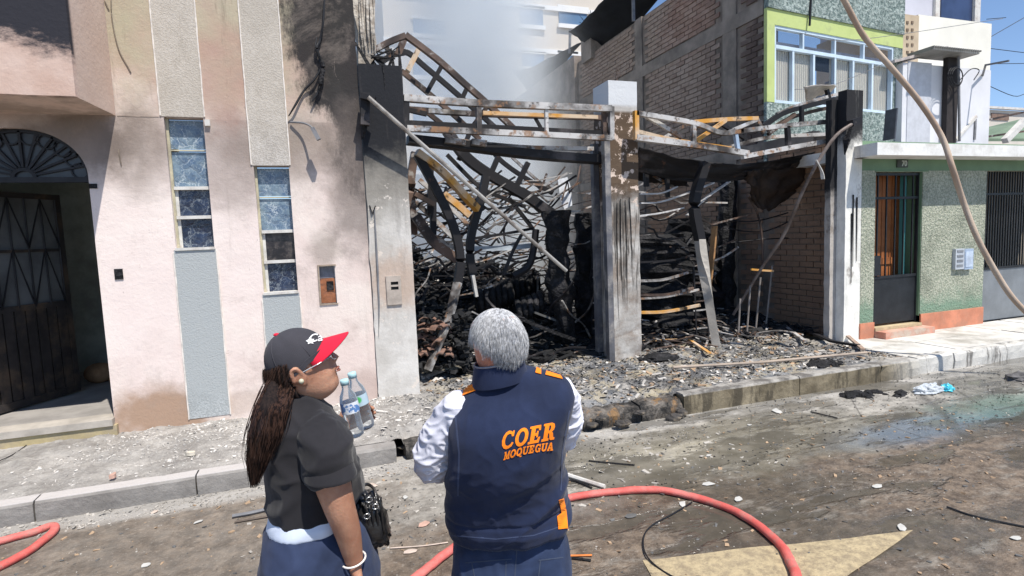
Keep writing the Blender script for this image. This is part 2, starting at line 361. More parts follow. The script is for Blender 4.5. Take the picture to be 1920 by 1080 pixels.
# ================================================================== SETTING: road, sidewalk, lot floor
def mat_road():
    t = NT('wet_asphalt'); X, Y, Z = t.xyz()
    w = t.math('MULTIPLY', t.math('SUBTRACT', t.noise(1.1, 7, .68), .5), 2.0)
    w2 = t.math('MULTIPLY', t.math('SUBTRACT', t.noise(5, 6, .7, t.scale(t.pos, (.6, 1.5, 1))), .5), .7)
    brown = t.mix(t.rng(t.noise(9, 6, .7), .35, .68), (.080, .057, .039), (.225, .17, .122))
    grey = t.mix(t.rng(t.noise(6, 7, .72), .3, .68), (.16, .148, .128), (.47, .44, .39))
    # silt washed off the lot: grey near the kerb, brown wet asphalt nearer
    d = t.math('ADD', t.math('ADD', Y, t.math('MULTIPLY', X, -.02)), t.math('ADD', w, w2))
    f = t.rng(d, 3.05, 3.75)
    leftd = t.math('ADD', X, w); f = t.math('MULTIPLY', f, t.rng(leftd, -.6, 1.2, .25, 1))
    c = t.mix(f, brown, grey)
    fine = t.rng(t.noise(45, 3, .7), .56, .72); c = t.mix(t.math('MULTIPLY', fine, .35), c, (.48, .44, .39))
    ke = t.math('MULTIPLY', t.rng(t.math('ADD', Y, t.math('MULTIPLY', w2, .4)), 4.45, 4.62), .75); c = t.mix(ke, c, (.46, .44, .41))
    yl = t.blob((3.2, 3.9, 0), (1.6, .5, 1), .8, 2); c = t.mix(t.math('MULTIPLY', yl, .35), c, (.42, .36, .22))
    wet = t.math('MULTIPLY', t.rng(t.noise(.8, 6, .62, t.scale(t.pos, (.7, 1.6, 1))), .42, .54), t.rng(X, .2, 2.6, .35, 1))
    c = t.mix(t.math('MULTIPLY', wet, .55), c, (.07, .066, .056))
    stk = t.noise(2.6, 8, .78, t.scale(t.pos, (.8, 1.8, 1)), .4); c = t.mix(t.math('MULTIPLY', t.rng(stk, .53, .66), t.rng(X, .0, 2.0, .1, .4)), c, (.36, .335, .29)); c = t.mix(t.math('MULTIPLY', t.rng(stk, .46, .34), t.rng(X, .0, 2.0, .2, .5)), c, (.07, .062, .055))
    blue = t.blob((5.2, 3.5, 0), (1.0, .22, 1), .9, 2.4); c = t.mix(t.math('MULTIPLY', blue, .45), c, (.16, .24, .34)); green_sheen = t.blob((6.6, 3.6, 0), (.9, .3, 1), .9, 2.4); c = t.mix(t.math('MULTIPLY', green_sheen, .4), c, (.10, .24, .19))  # blue and green sheen of the wet ground painted into the colour
    crack = t.rng(t.vor(.9, t.scale(t.pos, (1,1,1), (3,1,0)), 'DISTANCE_TO_EDGE'), .0, .012, .6, 0); c = t.mix(t.math('MULTIPLY', crack, t.rng(X, 2.5, 5)), c, (.05, .045, .04))
    pud = t.math('MULTIPLY', t.rng(t.noise(1.25, 6, .6, t.scale(t.pos, (.55, 1.5, 1), (4, 2, 0))), .50, .555), t.math('MULTIPLY', t.rng(Y, 2.0, 2.7), t.rng(X, .6, 1.6)))
    c = t.mix(t.math('MULTIPLY', pud, .6), c, (.075, .068, .055)); dry = t.math('SUBTRACT', 1.0, pud)
    rough = t.math('MULTIPLY', t.math('SUBTRACT', .80, t.math('MULTIPLY', wet, .6)), t.rng(pud, 0, 1, 1, .3, smooth=False))
    hgt = t.math('MULTIPLY', t.noise(55, 4, .7), t.math('SUBTRACT', 1.0, t.math('MULTIPLY', wet, .75)))
    hgt = t.math('MULTIPLY', hgt, t.rng(pud, 0, 1, 1, .12, smooth=False)); b = t.bump(hgt, .012); b = t.bump(t.math('MULTIPLY', t.noise(3.5, 5), dry), .03, .7, b)
    return t.fin(c, rough, b, spec=.55)
ROAD = mat_road()
def gridmesh(x0, x1, y0, y1, nx, ny, fz):
    M = MB()
    for j in range(ny + 1):
        for i in range(nx + 1):
            x = x0 + (x1 - x0) * i / nx; y = y0 + (y1 - y0) * j / ny; M.v.append((x, y, fz(x, y)))
    for j in range(ny):
        for i in range(nx): a = j * (nx + 1) + i; M.f.append((a, a + 1, a + nx + 2, a + nx + 1))
    return M
def nz(x, y, z=0.0, o=4): return mnoise.fractal(Vector((x, y, z)), .6, 2.1, o)
KY = 4.76
G = MB(); G.add([(-400, -400, -.03), (500, -400, -.03), (500, 500, -.03), (-400, 500, -.03)], [(0, 1, 2, 3)])
G.obj('ground', simple('far_ground', (.25, .22, .19), .95, .2, .5, 0, obj=False), kind='structure')
gridmesh(-14, 30, -9, KY + .12, 260, 90, lambda x, y: .010 * nz(x * .9, y * 1.4) - .002 + .012 * max(0, nz(x * .5 + 9, y * .7, 3))).obj('road', ROAD, smooth=True, kind='structure')

def mat_walk():
    t = NT('ashy_sidewalk'); X, Y, Z = t.xyz()
    base = t.mix(t.rng(t.noise(3, 7, .7), .3, .68), (.26, .24, .22), (.55, .52, .48))
    base = t.mix(t.rng(t.noise(11, 6, .75), .52, .66, 0, .6), base, (.26, .24, .225))
    ashf = t.math('MULTIPLY', t.rng(t.math('ADD', X, t.math('MULTIPLY', t.noise(1.5, 6), .8)), .9, 2.1), t.rng(t.math('ADD', X, t.math('MULTIPLY', t.noise(1.5, 6), .8)), 6.4, 7.4, 1, 0))
    ash = t.mix(t.rng(t.noise(7, 7, .78), .38, .64), (.075, .073, .076), (.50, .47, .43)); ash = t.mix(t.rng(t.noise(2.1, 5, .7), .45, .62, 0, .7), ash, (.20, .215, .235))
    ash = t.mix(t.rng(t.noise(2.6, 5, .7, t.scale(t.pos, (1,1,1), (7,2,1))), .48, .60, 0, .75), ash, (.48, .41, .28))
    c = t.mix(ashf, base, ash)
    wet = t.math('MULTIPLY', ashf, t.rng(t.noise(1.8, 5), .48, .6)); c = t.mix(t.math('MULTIPLY', wet, .5), c, (.05, .05, .052))
    b = t.bump(t.noise(26, 6, .75), .03); b = t.bump(t.noise(90, 3), .006, 1, b)
    return t.fin(c, t.math('SUBTRACT', .88, t.math('MULTIPLY', wet, .5)), b, spec=.35)
WALK = mat_walk()
def walk_z(x, y):
    k = min(1, max(0, (x - .5) / 2.8)); base = .155 + (.205 - .155) * k
    if x > 7.2: return base + .004 * nz(x * 2, y * 2)
    r = .028 * nz(x * 2.2, y * 2.2) + .016 * nz(x * 7, y * 7)
    if .2 < x < 7.3: r += .02 * nz(x * 5 + 3, y * 5)
    edge = min(1, max(.1, (y - KY - .14) / .2)) if x < .4 or x > 3.4 else 1
    if .6 < x < 3.5: r -= .13 * max(0, min(1, (KY + .45 + .2 * nz(x * 3, 1) - y) / .4))
    return base + r * edge
gridmesh(-6, 6.9, KY + .125, 7.6, 400, 90, walk_z).obj('sidewalk', WALK, smooth=True, kind='structure')

# kerb stones: smooth grey run on the left, broken burnt run, taller run on the right
def mat_kerb():
    t = NT('kerb_concrete'); X, Y, Z = t.xyz()
    l = t.mix(t.rng(t.noise(4, 6, .65), .3, .7), (.20, .185, .17), (.30, .28, .26))
    top = t.rng(Z, .148, .156); l = t.mix(top, l, (.48, .45, .43))  # top paler than the face: the sun's difference put into the colour
    r = t.mix(t.rng(t.noise(3, 6, .65), .3, .7), (.12, .097, .062), (.30, .25, .17)); st = t.rng(t.noise(7, 5, .7, t.scale(t.pos, (1, 1, .2))), .5, .62); r = t.mix(t.math('MULTIPLY', st, .8), r, (.06, .05, .035))
    r = t.mix(t.rng(Z, .185, .20), r, t.mix(t.rng(t.noise(4, 6, .7), .4, .6), (.13, .12, .11), (.36, .34, .31))); pale = t.rng(X, 6.2, 7.2); r = t.mix(pale, r, (.58, .56, .52)); r = t.mix(t.math('MULTIPLY', t.math('MULTIPLY', st, pale), .8), r, (.12, .11, .10))
    c = t.mix(t.rng(X, 2.0, 2.6), l, r)
    return t.fin(c, .8, t.bump(t.noise(24, 6, .7), .01), spec=.3)
KERB = mat_kerb()
kerb = empty('kerb', (0, KY, 0), kind='structure')
def kerbstone(x0, x1, h, rag=.004, y=KY):
    M = MB(); n = max(2, int((x1 - x0) / .1)); rings = []
    for i in range(n + 1):
        x = x0 + (x1 - x0) * i / n; j = lambda s: rag * nz(x * 6, s * 3.1, 2)
        rings.append([(x, y + .004 + j(0), -.04), (x, y + j(1), h * .5), (x, y + .003 + j(2), h - .022), (x, y + .02, h + j(3) * .6), (x, y + .135, h + j(4) * .5), (x, y + .135, -.04)])
    M.loft(rings); return part('kerb_stone', M, KERB, kerb)
xs = [-6, -4.1, -2.05, -1.02, -.62, .52]
for a, b in zip(xs[:-1], xs[1:]): kerbstone(a + .006, b - .006, .157 if a < -.7 else .15, .005)
xs = [3.45, 5.0, 6.25]
for a, b in zip(xs[:-1], xs[1:]): kerbstone(a + .006, b - .006, .213, .012)
for a, b, h, yy in [(6.26, 6.9, .205, .0), (6.92, 7.55, .21, .03), (7.57, 8.3, .205, .02), (8.32, 9.6, .2, .03), (9.62, 11, .2, .03), (11.02, 14, .2, .03)]: kerbstone(a, b, h, .02, KY + yy)

# paved slabs in front of the green house
SLAB = simple('worn_slab', (.60, .58, .54), .8, .2, 2.2, .006, 18, obj=False, dirt=(.33, .31, .27), dsc=1.7)
paving = empty('pavement', (7, KY, 0), kind='structure')
for i in range(8):
    for j in range(2):
        x0 = 6.91 + i * .92 + random.uniform(-.02, .02); y0 = KY + .17 + j * .56; dz = random.uniform(-.004, .006)
        part('slab', MB().box(x0 + .006, x0 + .91, y0, y0 + .55, .02, .205 + dz), SLAB, paving)

# faded yellow painted shape on the road
def mat_paint():
    t = NT('faded_yellow_paint'); n = t.noise(14, 7, .78)
    c = t.mix(t.rng(n, .36, .62), (.27, .215, .14), (.46, .37, .225)); c = t.mix(t.rng(t.noise(6, 6, .75), .62, .72), c, (.10, .08, .06))
    c = t.mix(t.rng(t.noise(70, 3, .7), .60, .68, 0, .6), c, (.18, .14, .11))
    return t.fin(c, .75, t.bump(t.noise(60, 4), .006), spec=.35)
pts = [PZ(1205, 1050, .0), PZ(1712, 997, .0), PZ(1585, 1085, .0), PZ(1500, 1140, 0), PZ(1240, 1120, 0)]
M = MB(); tri = [(p.x, p.y) for p in pts]; cx = sum(p[0] for p in tri) / 5; cy = sum(p[1] for p in tri) / 5
def roadz(x, y): return .010 * nz(x * .9, y * 1.4) - .002 + .012 * max(0, nz(x * .5 + 9, y * .7, 3))
ring = []
for i in range(5):
    a, b = tri[i], tri[(i + 1) % 5]
    for k in range(12): u = k / 12; ring.append((a[0] + (b[0] - a[0]) * u, a[1] + (b[1] - a[1]) * u))
NR = 14; vs = [(cx, cy, roadz(cx, cy) + .006)]
for r in range(1, NR + 1):
    for (x, y) in ring:
        q = r / NR; x_, y_ = cx + (x - cx) * q, cy + (y - cy) * q; vs.append((x_, y_, roadz(x_, y_) + .006))
n = len(ring); fs = [(0, 1 + i, 1 + (i + 1) % n) for i in range(n)]
for r in range(NR - 1):
    for i in range(n): a = 1 + r * n + i; b = 1 + r * n + (i + 1) % n; fs.append((a, a + n, b + n, b))
M.add(vs, fs); M.obj('road_marking', mat_paint(), kind='structure')

# ================================================================== PINK HOUSE
pink = empty('pink_house', (-1.0, YP, ZS), 'pink rendered house front with grey stucco stripes, soot blackened beside the burnt lot', 'house')
DX0, DX1, DZ0, SPR = PY(0, 500, YP).x - .75, PY(190, 560, YP).x, .31, PY(158, 330, YP).z
W = []
for (l, t_, r, b, tx, ty) in [(308, 219, 403, 465, 0, 0), (475, 311, 560, 547, 0, 0)]:
    a = PY(l, t_, YP); c = PY(r, b, YP); W.append((a.x + .0, PY(r, b, YP).x, c.z, a.z))
s1a, s1b = PY(318, 340, YP).x - .02, PY(400, 440, YP).x + .01
W[0] = (s1a + .02, s1b - .01, W[0][2], W[0][3])
s2a, s2b = PY(485, 430, YP).x - .015, PY(557, 520, YP).x + .01
W[1] = (s2a + .015, s2b - .01, W[1][2], W[1][3])
mb = (PY(597, 500, YP).x, PY(632, 566, YP).x, PY(632, 568, YP).z, PY(597, 499, YP).z)
XE = PY(690, 420, YP).x - .01
M = MB(); RR = (DX1 - DX0) / 2
RA = PY(75, 240, YP).z - SPR
holes = [(DX0, DX1, -1, SPR + RA + .001), W[0] + (0,), W[1] + (0,), mb + (0,)]
xq = [-6, XE - .0]
grid_wall(M, -6, XE, -.02, 4.75, YP, [h[:4] for h in holes[1:]] + [(DX0, DX1, -1, SPR + RA + .001)], .14)
# arch spandrels: arch radius RB centred on the fan hub
HUBX = PY(37, 332, YP).x; RB = DX1 - HUBX
N = 20
arc = [(HUBX + RB * cos(pi * i / (2 * N)), SPR + RA * sin(pi * i / (2 * N))) for i in range(N + 1)]
for i in range(N):
    a, b = arc[i], arc[i + 1]; zt = SPR + RA + .001
    M.add([(a[0], YP, a[1]), (a[0], YP, zt), (b[0], YP, zt), (b[0], YP, b[1])], [(0, 1, 2, 3)])
    M.add([(a[0], YP, a[1]), (b[0], YP, b[1]), (b[0], YP + .16, b[1]), (a[0], YP + .16, a[1])], [(0, 1, 2, 3)])
    M.add([(2*HUBX - a[0], YP, a[1]), (2*HUBX - a[0], YP, zt), (2*HUBX - b[0], YP, zt), (2*HUBX - b[0], YP, b[1])], [(0, 1, 2, 3)])
part('wall', M, PINK, pink)
# projecting bay above the door
bz = PY(217, 217, YP).z; byf = PZ(142, 181, bz).y; bx1 = PY(217, 217, YP).x
M = MB(); fr = Vector((PZ(142, 181, bz).x, byf, bz))
poly = [Vector((-6, YP - .002, bz)), Vector((-6, byf, bz)), fr, Vector((bx1, YP - .002, bz))]
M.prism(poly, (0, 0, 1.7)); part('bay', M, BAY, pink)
# stucco stripes with raised lips, one grey panel below and one pale panel above each window
for k, (a, b) in enumerate(((s1a, s1b), (s2a, s2b))):
    lo, hi = W[k][2], W[k][3]; bot = .2 if k == 0 else .17
    part('stripe', MB().box(a, b, YP - .006, YP + .01, bot, lo - .005), STRIPE_LO, pink, label='grey stucco stripe below the window')
    part('stripe', MB().box(a, b, YP - .006, YP + .01, hi + .004, 4.74), STRIPE_UP, pink, label='pale stucco stripe above the window')
    M = MB()
    for x in (a - .008, b + .002):
        pts = [Vector((x + .003 + .003 * nz(z * 4, x, 1), YP - .006, z)) for z in np.arange(bot, lo - .005, .07)]; M.sweep(pts, .013, .012)
        pts = [Vector((x + .003 + .003 * nz(z * 4, x, 2), YP - .006, z)) for z in np.arange(hi + .01, 4.74, .07)]; M.sweep(pts, .013, .012)
    part('stripe_lip', M, STRIPE_EDGE, pink, kind='stuff')
# storey line: a thin darker seam in the render
part('storey_joint', MB().box(bx1 + .01, s1a - .02, YP - .003, YP + .01, bz - .004, bz + .005), simple('joint_dark_line', (.32, .26, .22), .9, .3), pink)
# windows: patterned glass above, dark panes with white bars below
def mat_pattern(name, a, b, amt=.75):
    t = NT(name); wv = t.n.new('ShaderNodeVectorMath'); wv.operation = 'MULTIPLY_ADD'; t.lk(t.noise(7, 5, .7, None, 0, 1), wv.inputs[0]); wv.inputs[1].default_value = (.22, .22, .22); t.lk(t.pos, wv.inputs[2]); wv = wv.outputs[0]; e = t.vor(7, t.scale(wv, (1, 1, 1.0)), 'DISTANCE_TO_EDGE'); d = t.vor(15, t.scale(wv, (1.3, 1, .8), (3, 2, 1)), 'DISTANCE_TO_EDGE')
    w = t.math('MULTIPLY', t.math('MAXIMUM', t.rng(e, .0, .045, 1, 0), t.math('MULTIPLY', t.rng(d, .0, .05, 1, 0), .6)), t.rng(t.noise(5, 4, .7), .35, .6, .25, 1))
    c = t.mix(t.rng(t.noise(6, 5, .6, t.obj), .3, .7), a, b); c = t.mix(t.math('MULTIPLY', w, amt), c, (.60, .66, .68))
    return t.fin(c, t.rng(w, 0, 1, .18, .5), t.bump(e, .012), spec=.6)
GL_A = mat_pattern('patterned_glass', (.08, .13, .21), (.22, .29, .33)); GL_B = mat_pattern('patterned_glass_dark', (.008, .012, .028), (.03, .045, .09), .35)  # bluish tones stand for reflections painted into the pane colour
SOOTGLASS = simple('sooty_dark_glass', (.025, .022, .025), .3, .4, 4, .001, dirt=(.14, .12, .11), dsc=6)
OCHRE = simple('ochre_reveal', (.50, .46, .33), .85, .2, 6, .003, dirt=(.30, .26, .2))
for k, (a, b, c, d) in enumerate(W):
    w = empty('window', (0, 0, 0)); w.parent = pink; w.location = Vector(((a + b) / 2, YP, c)) - pink.location
    w['label'] = 'tall narrow window nearer the door' if k == 0 else 'tall narrow window nearer the scorched pillar'
    H = d - c; yb = YP + .085
    cuts = ([0, .245, .47, 0.76, 1.0] if k == 0 else [0, .25, .49, .76, 1.0])
    zt = [c + H * q for q in cuts]
    part('frame', MB().box(a, a + .022, yb - .03, yb + .02, c, d), OCHRE, w)
    for z in zt[1:3]: part('bar', MB().box(a + .022, b, yb - .045, yb + .02, z - .016, z + .016), WHITEBAR, w)
    part('bar', MB().box(a + .022, b, yb - .02, yb + .02, zt[3] - .006, zt[3] + .006), OCHRE, w)
    part('sill', MB().box(a - .004, b + .004, YP - .02, yb + .02, c - .012, c + .014), WHITEBAR, w)
    e0 = a + .05
    for i in range(4):
        m_ = (GL_B if i < 2 else GL_A) if k == 0 else (SOOTGLASS if i == 1 else GL_B if i == 0 else GL_A)
        x_ = a + .022 if i > 1 else e0 
        part('pane', MB().box(x_, b, yb, yb + .008, zt[i] + .014, zt[i+1] - .014), m_, w)
    part('jamb', MB().box(a + .022, e0, yb - .012, yb + .02, c + .014, zt[2] - .016), WHITEBAR, w)
# iron fan above the door and the door leaf standing ajar
fan = empty('fanlight', (0, 0, 0)); fan.parent = pink; fan.location = Vector((HUBX, YP + .08, SPR)) - pink.location
GLASSFAN = simple('dusty_fan_glass', (.05, .055, .065), .3, .3, 4, .001)
M = MB(); pts = [Vector((HUBX + RB * .98 * cos(pi * i / 24), YP + .10, SPR + RA * .98 * sin(pi * i / 24))) for i in range(25)]
M.add(pts + [p + Vector((0, .008, 0)) for p in pts], [tuple(range(25)), tuple(range(49, 24, -1))]); part('pane', M, GLASSFAN, fan)
for i in range(1, 12):
    a = pi * i / 12; wdt = .016 if i % 2 else .03
    M = MB(); M.sweep([Vector((HUBX + .09 * cos(a), YP + .085, SPR + .09 * sin(a))), Vector((HUBX + RB * .97 * cos(a), YP + .085, SPR + RA * .97 * sin(a)))], wdt, .02); part('ray_bar', M, BLACKIRON, fan)
M = MB()
for q in (.16, .97): M.sweep([Vector((HUBX + RB * q * cos(pi * i / 20), YP + .085, SPR + RA * q * sin(pi * i / 20))) for i in range(21)], .03, .03)
M.box(DX0, DX1, YP + .07, YP + .11, SPR - .05, SPR); part('rim', M, BLACKIRON, fan)
# scallops round the rim
for i in range(10):
    a = pi * (i + .5) / 10; M = MB(); c0 = Vector((HUBX + RB * .85 * cos(a), YP + .083, SPR + RA * .85 * sin(a)))
    M.sweep([c0 + Vector((.07 * cos(q), 0, .07 * sin(q))) for q in np.linspace(0, 2 * pi, 13)], .014, .014); part('scroll', M, BLACKIRON, fan)
HALL = simple('dim_hall_wall', (.48, .50, .44), .9, .12, 2, .003, obj=False, dirt=(.30, .30, .26), dsc=1.2)
HALLFLOOR = simple('hall_floor', (.30, .28, .26), .7, .2, 4, .002, obj=False)
hx = DX1 + .12
M = MB(); M.box(hx, hx + .1, YP + .15, 9.0, .2, 3.4); M.box(DX0 - 1.2, hx, 9.0, 9.1, .2, 3.4); M.box(DX0 - 1.2, hx + .1, YP + .15, 9.1, 3.22, 3.32); M.box(DX0 - 1.3, DX0 - 1.2, YP + .15, 9.1, .2, 3.4)
part('hall_wall', M, HALL, pink)
M = MB(); M.box(DX0 - 1.2, hx, YP + .02, 9.0, .1, DZ0); part('hall_floor', M, HALLFLOOR, pink)
OCH = simple('yellow_step', (.44, .36, .20), .85, .2, 4, .005, 20, dirt=(.34, .28, .2))
part('doorstep', MB().box(-6, DX1 + .03, YP - .055, YP + .02, .05, DZ0 - .06), OCH, pink)
part('threshold', MB().box(-6, DX1 + .005, YP - .075, YP + .16, DZ0 - .06, DZ0 + .004), simple('threshold_stone', (.42, .38, .33), .8, .2, 5), pink)
# leaf
lt = PZ(150, 733, DZ0 + .01); hingeX = DX0 + .02
L0 = Vector((hingeX, YP + .12, DZ0 + .02)); L1 = Vector((lt.x, lt.y, DZ0 + .02)); dirv = (L1 - L0); LW = dirv.length; dirv.normalize(); nrm = dirv.cross(Vector((0, 0, 1)))
topz = PY(108, 366, L1.y).z; LH = topz - DZ0 - .02
leaf = empty('door', (0, 0, 0)); leaf.parent = pink; leaf.location = L0 - pink.location
def LP(u, z, o=0): return L0 + dirv * u + Vector((0, 0, z)) + nrm * o
def lbox(u0, u1, z0, z1, o0, o1):
    M = MB(); M.prism([LP(u0, z0, o0), LP(u1, z0, o0), LP(u1, z1, o0), LP(u0, z1, o0)], nrm * (o1 - o0)); return M
mid = LH * .46
for (a, b, c, d) in [(0, .06, 0, LH), (LW - .06, LW, 0, LH), (.06, LW - .06, LH - .06, LH), (.06, LW - .06, mid - .03, mid + .03), (.06, LW - .06, 0, .08), (.06, LW - .06, LH * .72, LH * .72 + .03)]:
    part('door_rail', lbox(a, b, c, d, -.02, .02), DARKIRON, leaf)
npn = 12
for i in range(npn):
    a = .06 + (LW - .12) * i / npn; b = .06 + (LW - .12) * (i + 1) / npn
    part('panel', lbox(a + .008, b - .008, .08, mid - .03, -.008, .010 + .004 * (i % 2)), DARKIRON, leaf)
DOORGLASS = simple('door_glass', (.12, .125, .13), .35, .35, 2.5, .001)
part('pane', lbox(.06, LW - .06, mid + .03, LH - .06, -.012, -.006), DOORGLASS, leaf)
for i in range(9):
    u = .06 + (LW - .12) * i / 8
    M = MB(); M.sweep([LP(u, mid, .015), LP(u, LH - .06, .015)], .014); part('bar', M, BLACKIRON, leaf)
for i in range(4):
    u = .06 + (LW - .12) * i / 4; w4 = (LW - .12) / 4
    M = MB(); M.sweep([LP(u, mid, .02), LP(u + w4 / 2, LH * .74, .02), LP(u + w4, mid, .02)], .012)
    M.sweep([LP(u, LH * .74, .02), LP(u + w4 / 2, LH - .06, .02), LP(u + w4, LH * .74, .02)], .012); part('scroll', M, BLACKIRON, leaf)
M = MB(); M.ball(PZ(180, 722, DZ0) + Vector((0, .15, .12)), .14, 12, 8, (1.2, 1, .9)); one('sack', M, simple('brown_sack', (.30, .17, .09), .9, .3, 6), 'brown rounded bundle on the hall floor behind the arched doorway', 'bundle', smooth=True)

# scorched pillar at the corner of the lot
X0, X1 = PY(702, 600, YP).x, PY(785, 700, YP).x; X0 = PY(690, 420, YP).x
PT = PY(720, 123, YP).z
pill = empty('corner_pillar', ((X0 + X1) / 2, YP, ZS), 'grey rendered pillar with blackened top at the edge of the burnt lot', 'pillar')
M = MB(); n = 40; left = []; right = []
for i in range(n + 1):
    z = .05 + (PT - .05) * i / n; left.append((X0 + .012 * nz(z * 3, 1.7) + .006 * nz(z * 11, 2), YP - .025, z)); right.append((X1 + .004 * nz(z * 6, 5), YP - .025, z))
poly = left + right[::-1]
vs = poly + [(p[0], YP + .42, p[2]) for p in poly]; k = len(poly)
fs = [(i, 2*n+1-i, 2*n-i, i+1) for i in range(n)] + [(k+i, k+i+1, k+2*n-i, k+2*n+1-i) for i in range(n)] + [(i, i+1, i+1+k, i+k) for i in range(k-1)] + [(k-1, 0, k, 2*k-1)]
M.add(vs, fs); part('shaft', M, PILLAR, pill)
# groove with a conduit, drips of melted stuff
CONDUIT = simple('grey_conduit', (.20, .20, .21), .7, .3, 6)
M = MB(); M.sweep([PY(702, 392, YP - .035), PY(708, 500, YP - .035), PY(711, 575, YP - .03), PY(710, 632, YP - .03)], .03, .016, taper=[.6, 1.1, .9, .2]); part('conduit', M, CONDUIT, pill)
M = MB(); M.sweep([PY(693, 385, YP - .03), PY(698, 400, YP - .04), PY(704, 386, YP - .04)], .03, .02, taper=[.4, 1, .5]); part('conduit_mouth', M, CHAR, pill)
# plate with two slots
a, b = PY(723, 518, YP - .03), PY(754, 570, YP - .03)
M = MB(); grid_wall(M, a.x, b.x, b.z, a.z, YP - .045, [(a.x + .05, b.x - .03, a.z - .10, a.z - .065), (a.x + .05, b.x - .03, a.z - .155, a.z - .12)], .015); M.box(a.x, b.x, YP - .030, YP - .0251, b.z, a.z)
M.add([(a.x, YP - .045, b.z), (a.x, YP - .03, b.z), (a.x, YP - .03, a.z), (a.x, YP - .045, a.z), (b.x, YP - .045, b.z), (b.x, YP - .03, b.z), (b.x, YP - .03, a.z), (b.x, YP - .045, a.z)], [(0, 1, 2, 3), (4, 7, 6, 5), (3, 2, 6, 7), (0, 4, 5, 1)])
part('meter_plate', M, simple('scorched_plate', (.42, .36, .31), .8, .2, 12), pill)
part('slot', MB().box(a.x + .045, b.x - .025, YP - .0325, YP - .0305, b.z + .05, a.z - .05), CHAR, pill)
# charred wreckage on the pillar's top
for k in range(9):
    M = MB(); p0 = Vector((X0 + random.uniform(.05, X1 - X0), YP + random.uniform(0, .3), PT)); M.sweep([p0, p0 + Vector((random.uniform(-.15, .2), 0, random.uniform(.05, .28))), p0 + Vector((random.uniform(-.25, .3), 0, random.uniform(.0, .2)))], .035, taper=.4); part('charred_stub', M, CHAR, pill)
M = MB(); M.sweep([PY(717, 122, YP - .03), PY(720, 140, YP - .03), PY(722, 168, YP - .03)], .012, taper=.3); part('soot_drip', M, CHAR, pill)
# rough weathered wall end standing above it
RW = mat_stucco('flaking_old_render', (.34, .29, .24), (.60, .55, .48), .02, 14, None)
M = MB(); ZR = PY(660, 60, YP + .1)
gl = [(PY(x, y, YP + .12).x, PY(x, y, YP + .12).z) for x, y in [(652, -20), (672, 60), (672, 125), (690, 126), (703, 108), (706, 80), (700, 40), (698, -20)]]
M.prism([Vector((x, YP + .12, z)) for x, z in gl], (0, .35, 0)); part('broken_wall_end', M, RW, pink)
for q in range(5):
    M = MB(); x = 676 + q * 6; M.sweep([PY(x, -10, YP + .10), PY(x + 2 + random.uniform(-3, 3), 60, YP + .09), PY(x + 4, 112 - random.uniform(0, 25), YP + .10)], .03, .03, taper=[1, .8, .4]); part('torn_lath', M, RW, pink)

# mailbox recess (rusty metal)
RUST = simple('rusty_metal', (.34, .13, .06), .8, .35, 9, .003, dirt=(.10, .06, .05), dsc=8)
box = empty('meter_box', ((mb[0] + mb[1]) / 2, YP, mb[2]), 'small rusty metal meter box set in the pink wall', 'meter box')
M = MB(); M.box(mb[0] + .006, mb[1] - .006, YP + .03, YP + .12, mb[2] + .006, mb[2] + (mb[3] - mb[2]) * .66); part('cover', M, RUST, box)
M = MB(); M.box(mb[0] + .006, mb[1] - .006, YP + .05, YP + .13, mb[2] + (mb[3] - mb[2]) * .67, mb[3] - .004); part('dial_window', M, simple('grey_metal', (.20, .21, .24), .6, .3, 12), box)
M = MB(); M.box(mb[0] - .012, mb[1] + .012, YP - .012, YP + .02, mb[3] - .004, mb[3] + .012); M.box(mb[0] - .012, mb[0] + .004, YP - .012, YP + .02, mb[2], mb[3] - .004); M.box(mb[0] - .012, mb[1] + .012, YP - .012, YP + .02, mb[2] - .012, mb[2]); part('rim', M, simple('box_rim', (.33, .26, .2), .8, .3, 12), box)
M = MB(); M.box(PY(612, 525, YP).x, PY(626, 540, YP).x, YP + .02, YP + .03, PY(612, 545, YP).z, PY(612, 528, YP).z); part('latch', M, CHAR, box)
# small dark holes left by fittings in the wall
for (x, y, w, h) in [(223, 514, 11, 16), (175, 349, 10, 7)]:
    p = PY(x, y, YP); s = 6.6 / FPX
    M = MB(); M.sweep([p + Vector((-w*s/2, -.004, 0)), p + Vector((w*s/2, -.004, 0))], .012, h * s); one('wall_fitting', M, CHAR, 'small dark junction box low on the pink wall right of the door' if y > 400 else 'tiny dark bracket on the shaded wall beside the door arch', 'fitting')
p = PY(389, 231, YP); one('wall_clip', MB().box(p.x - .02, p.x + .025, YP - .03, YP, p.z - .03, p.z + .03), WHITEBAR, 'small white plastic clip beside the top of the first narrow window', 'clip')

# loose black cables on the facade
for pts, w, lab in [
    ([(609, -10), (606, 40), (600, 75), (594, 90), (600, 112), (603, 140), (597, 170), (585, 190)], .03, 'thick black burnt cable hanging down the pink wall from above'),
    ([(594, 70), (592, 92), (604, 118), (590, 148), (570, 170), (552, 200), (541, 218)], .022, 'black burnt cable looping left towards the second stripe')]:
    M = MB(); M.sweep(smoothcurve([PY(x, y, YP - .03 - .02 * (i % 2)) for i, (x, y) in enumerate(pts)], 6), w, sides=7, taper=list(np.interp(np.linspace(0, 1, (len(pts)-1)*6+1), [0, .5, .8, 1], [.6, 1.0, 1.1, .5])))
    one('burnt_cable', M, RUBBER, lab, 'cable')
M = MB(); cpts = [(600, 105), (606, 125), (602, 150), (598, 168)]; M.sweep(smoothcurve([PY(x, y, YP - .06) for x, y in cpts], 5), .045, sides=7, taper=[.5]*3+[1]*10+[.4]*3); one('cable_knot', M, CHAR, 'melted knot of insulation on the hanging black cable', 'cable')
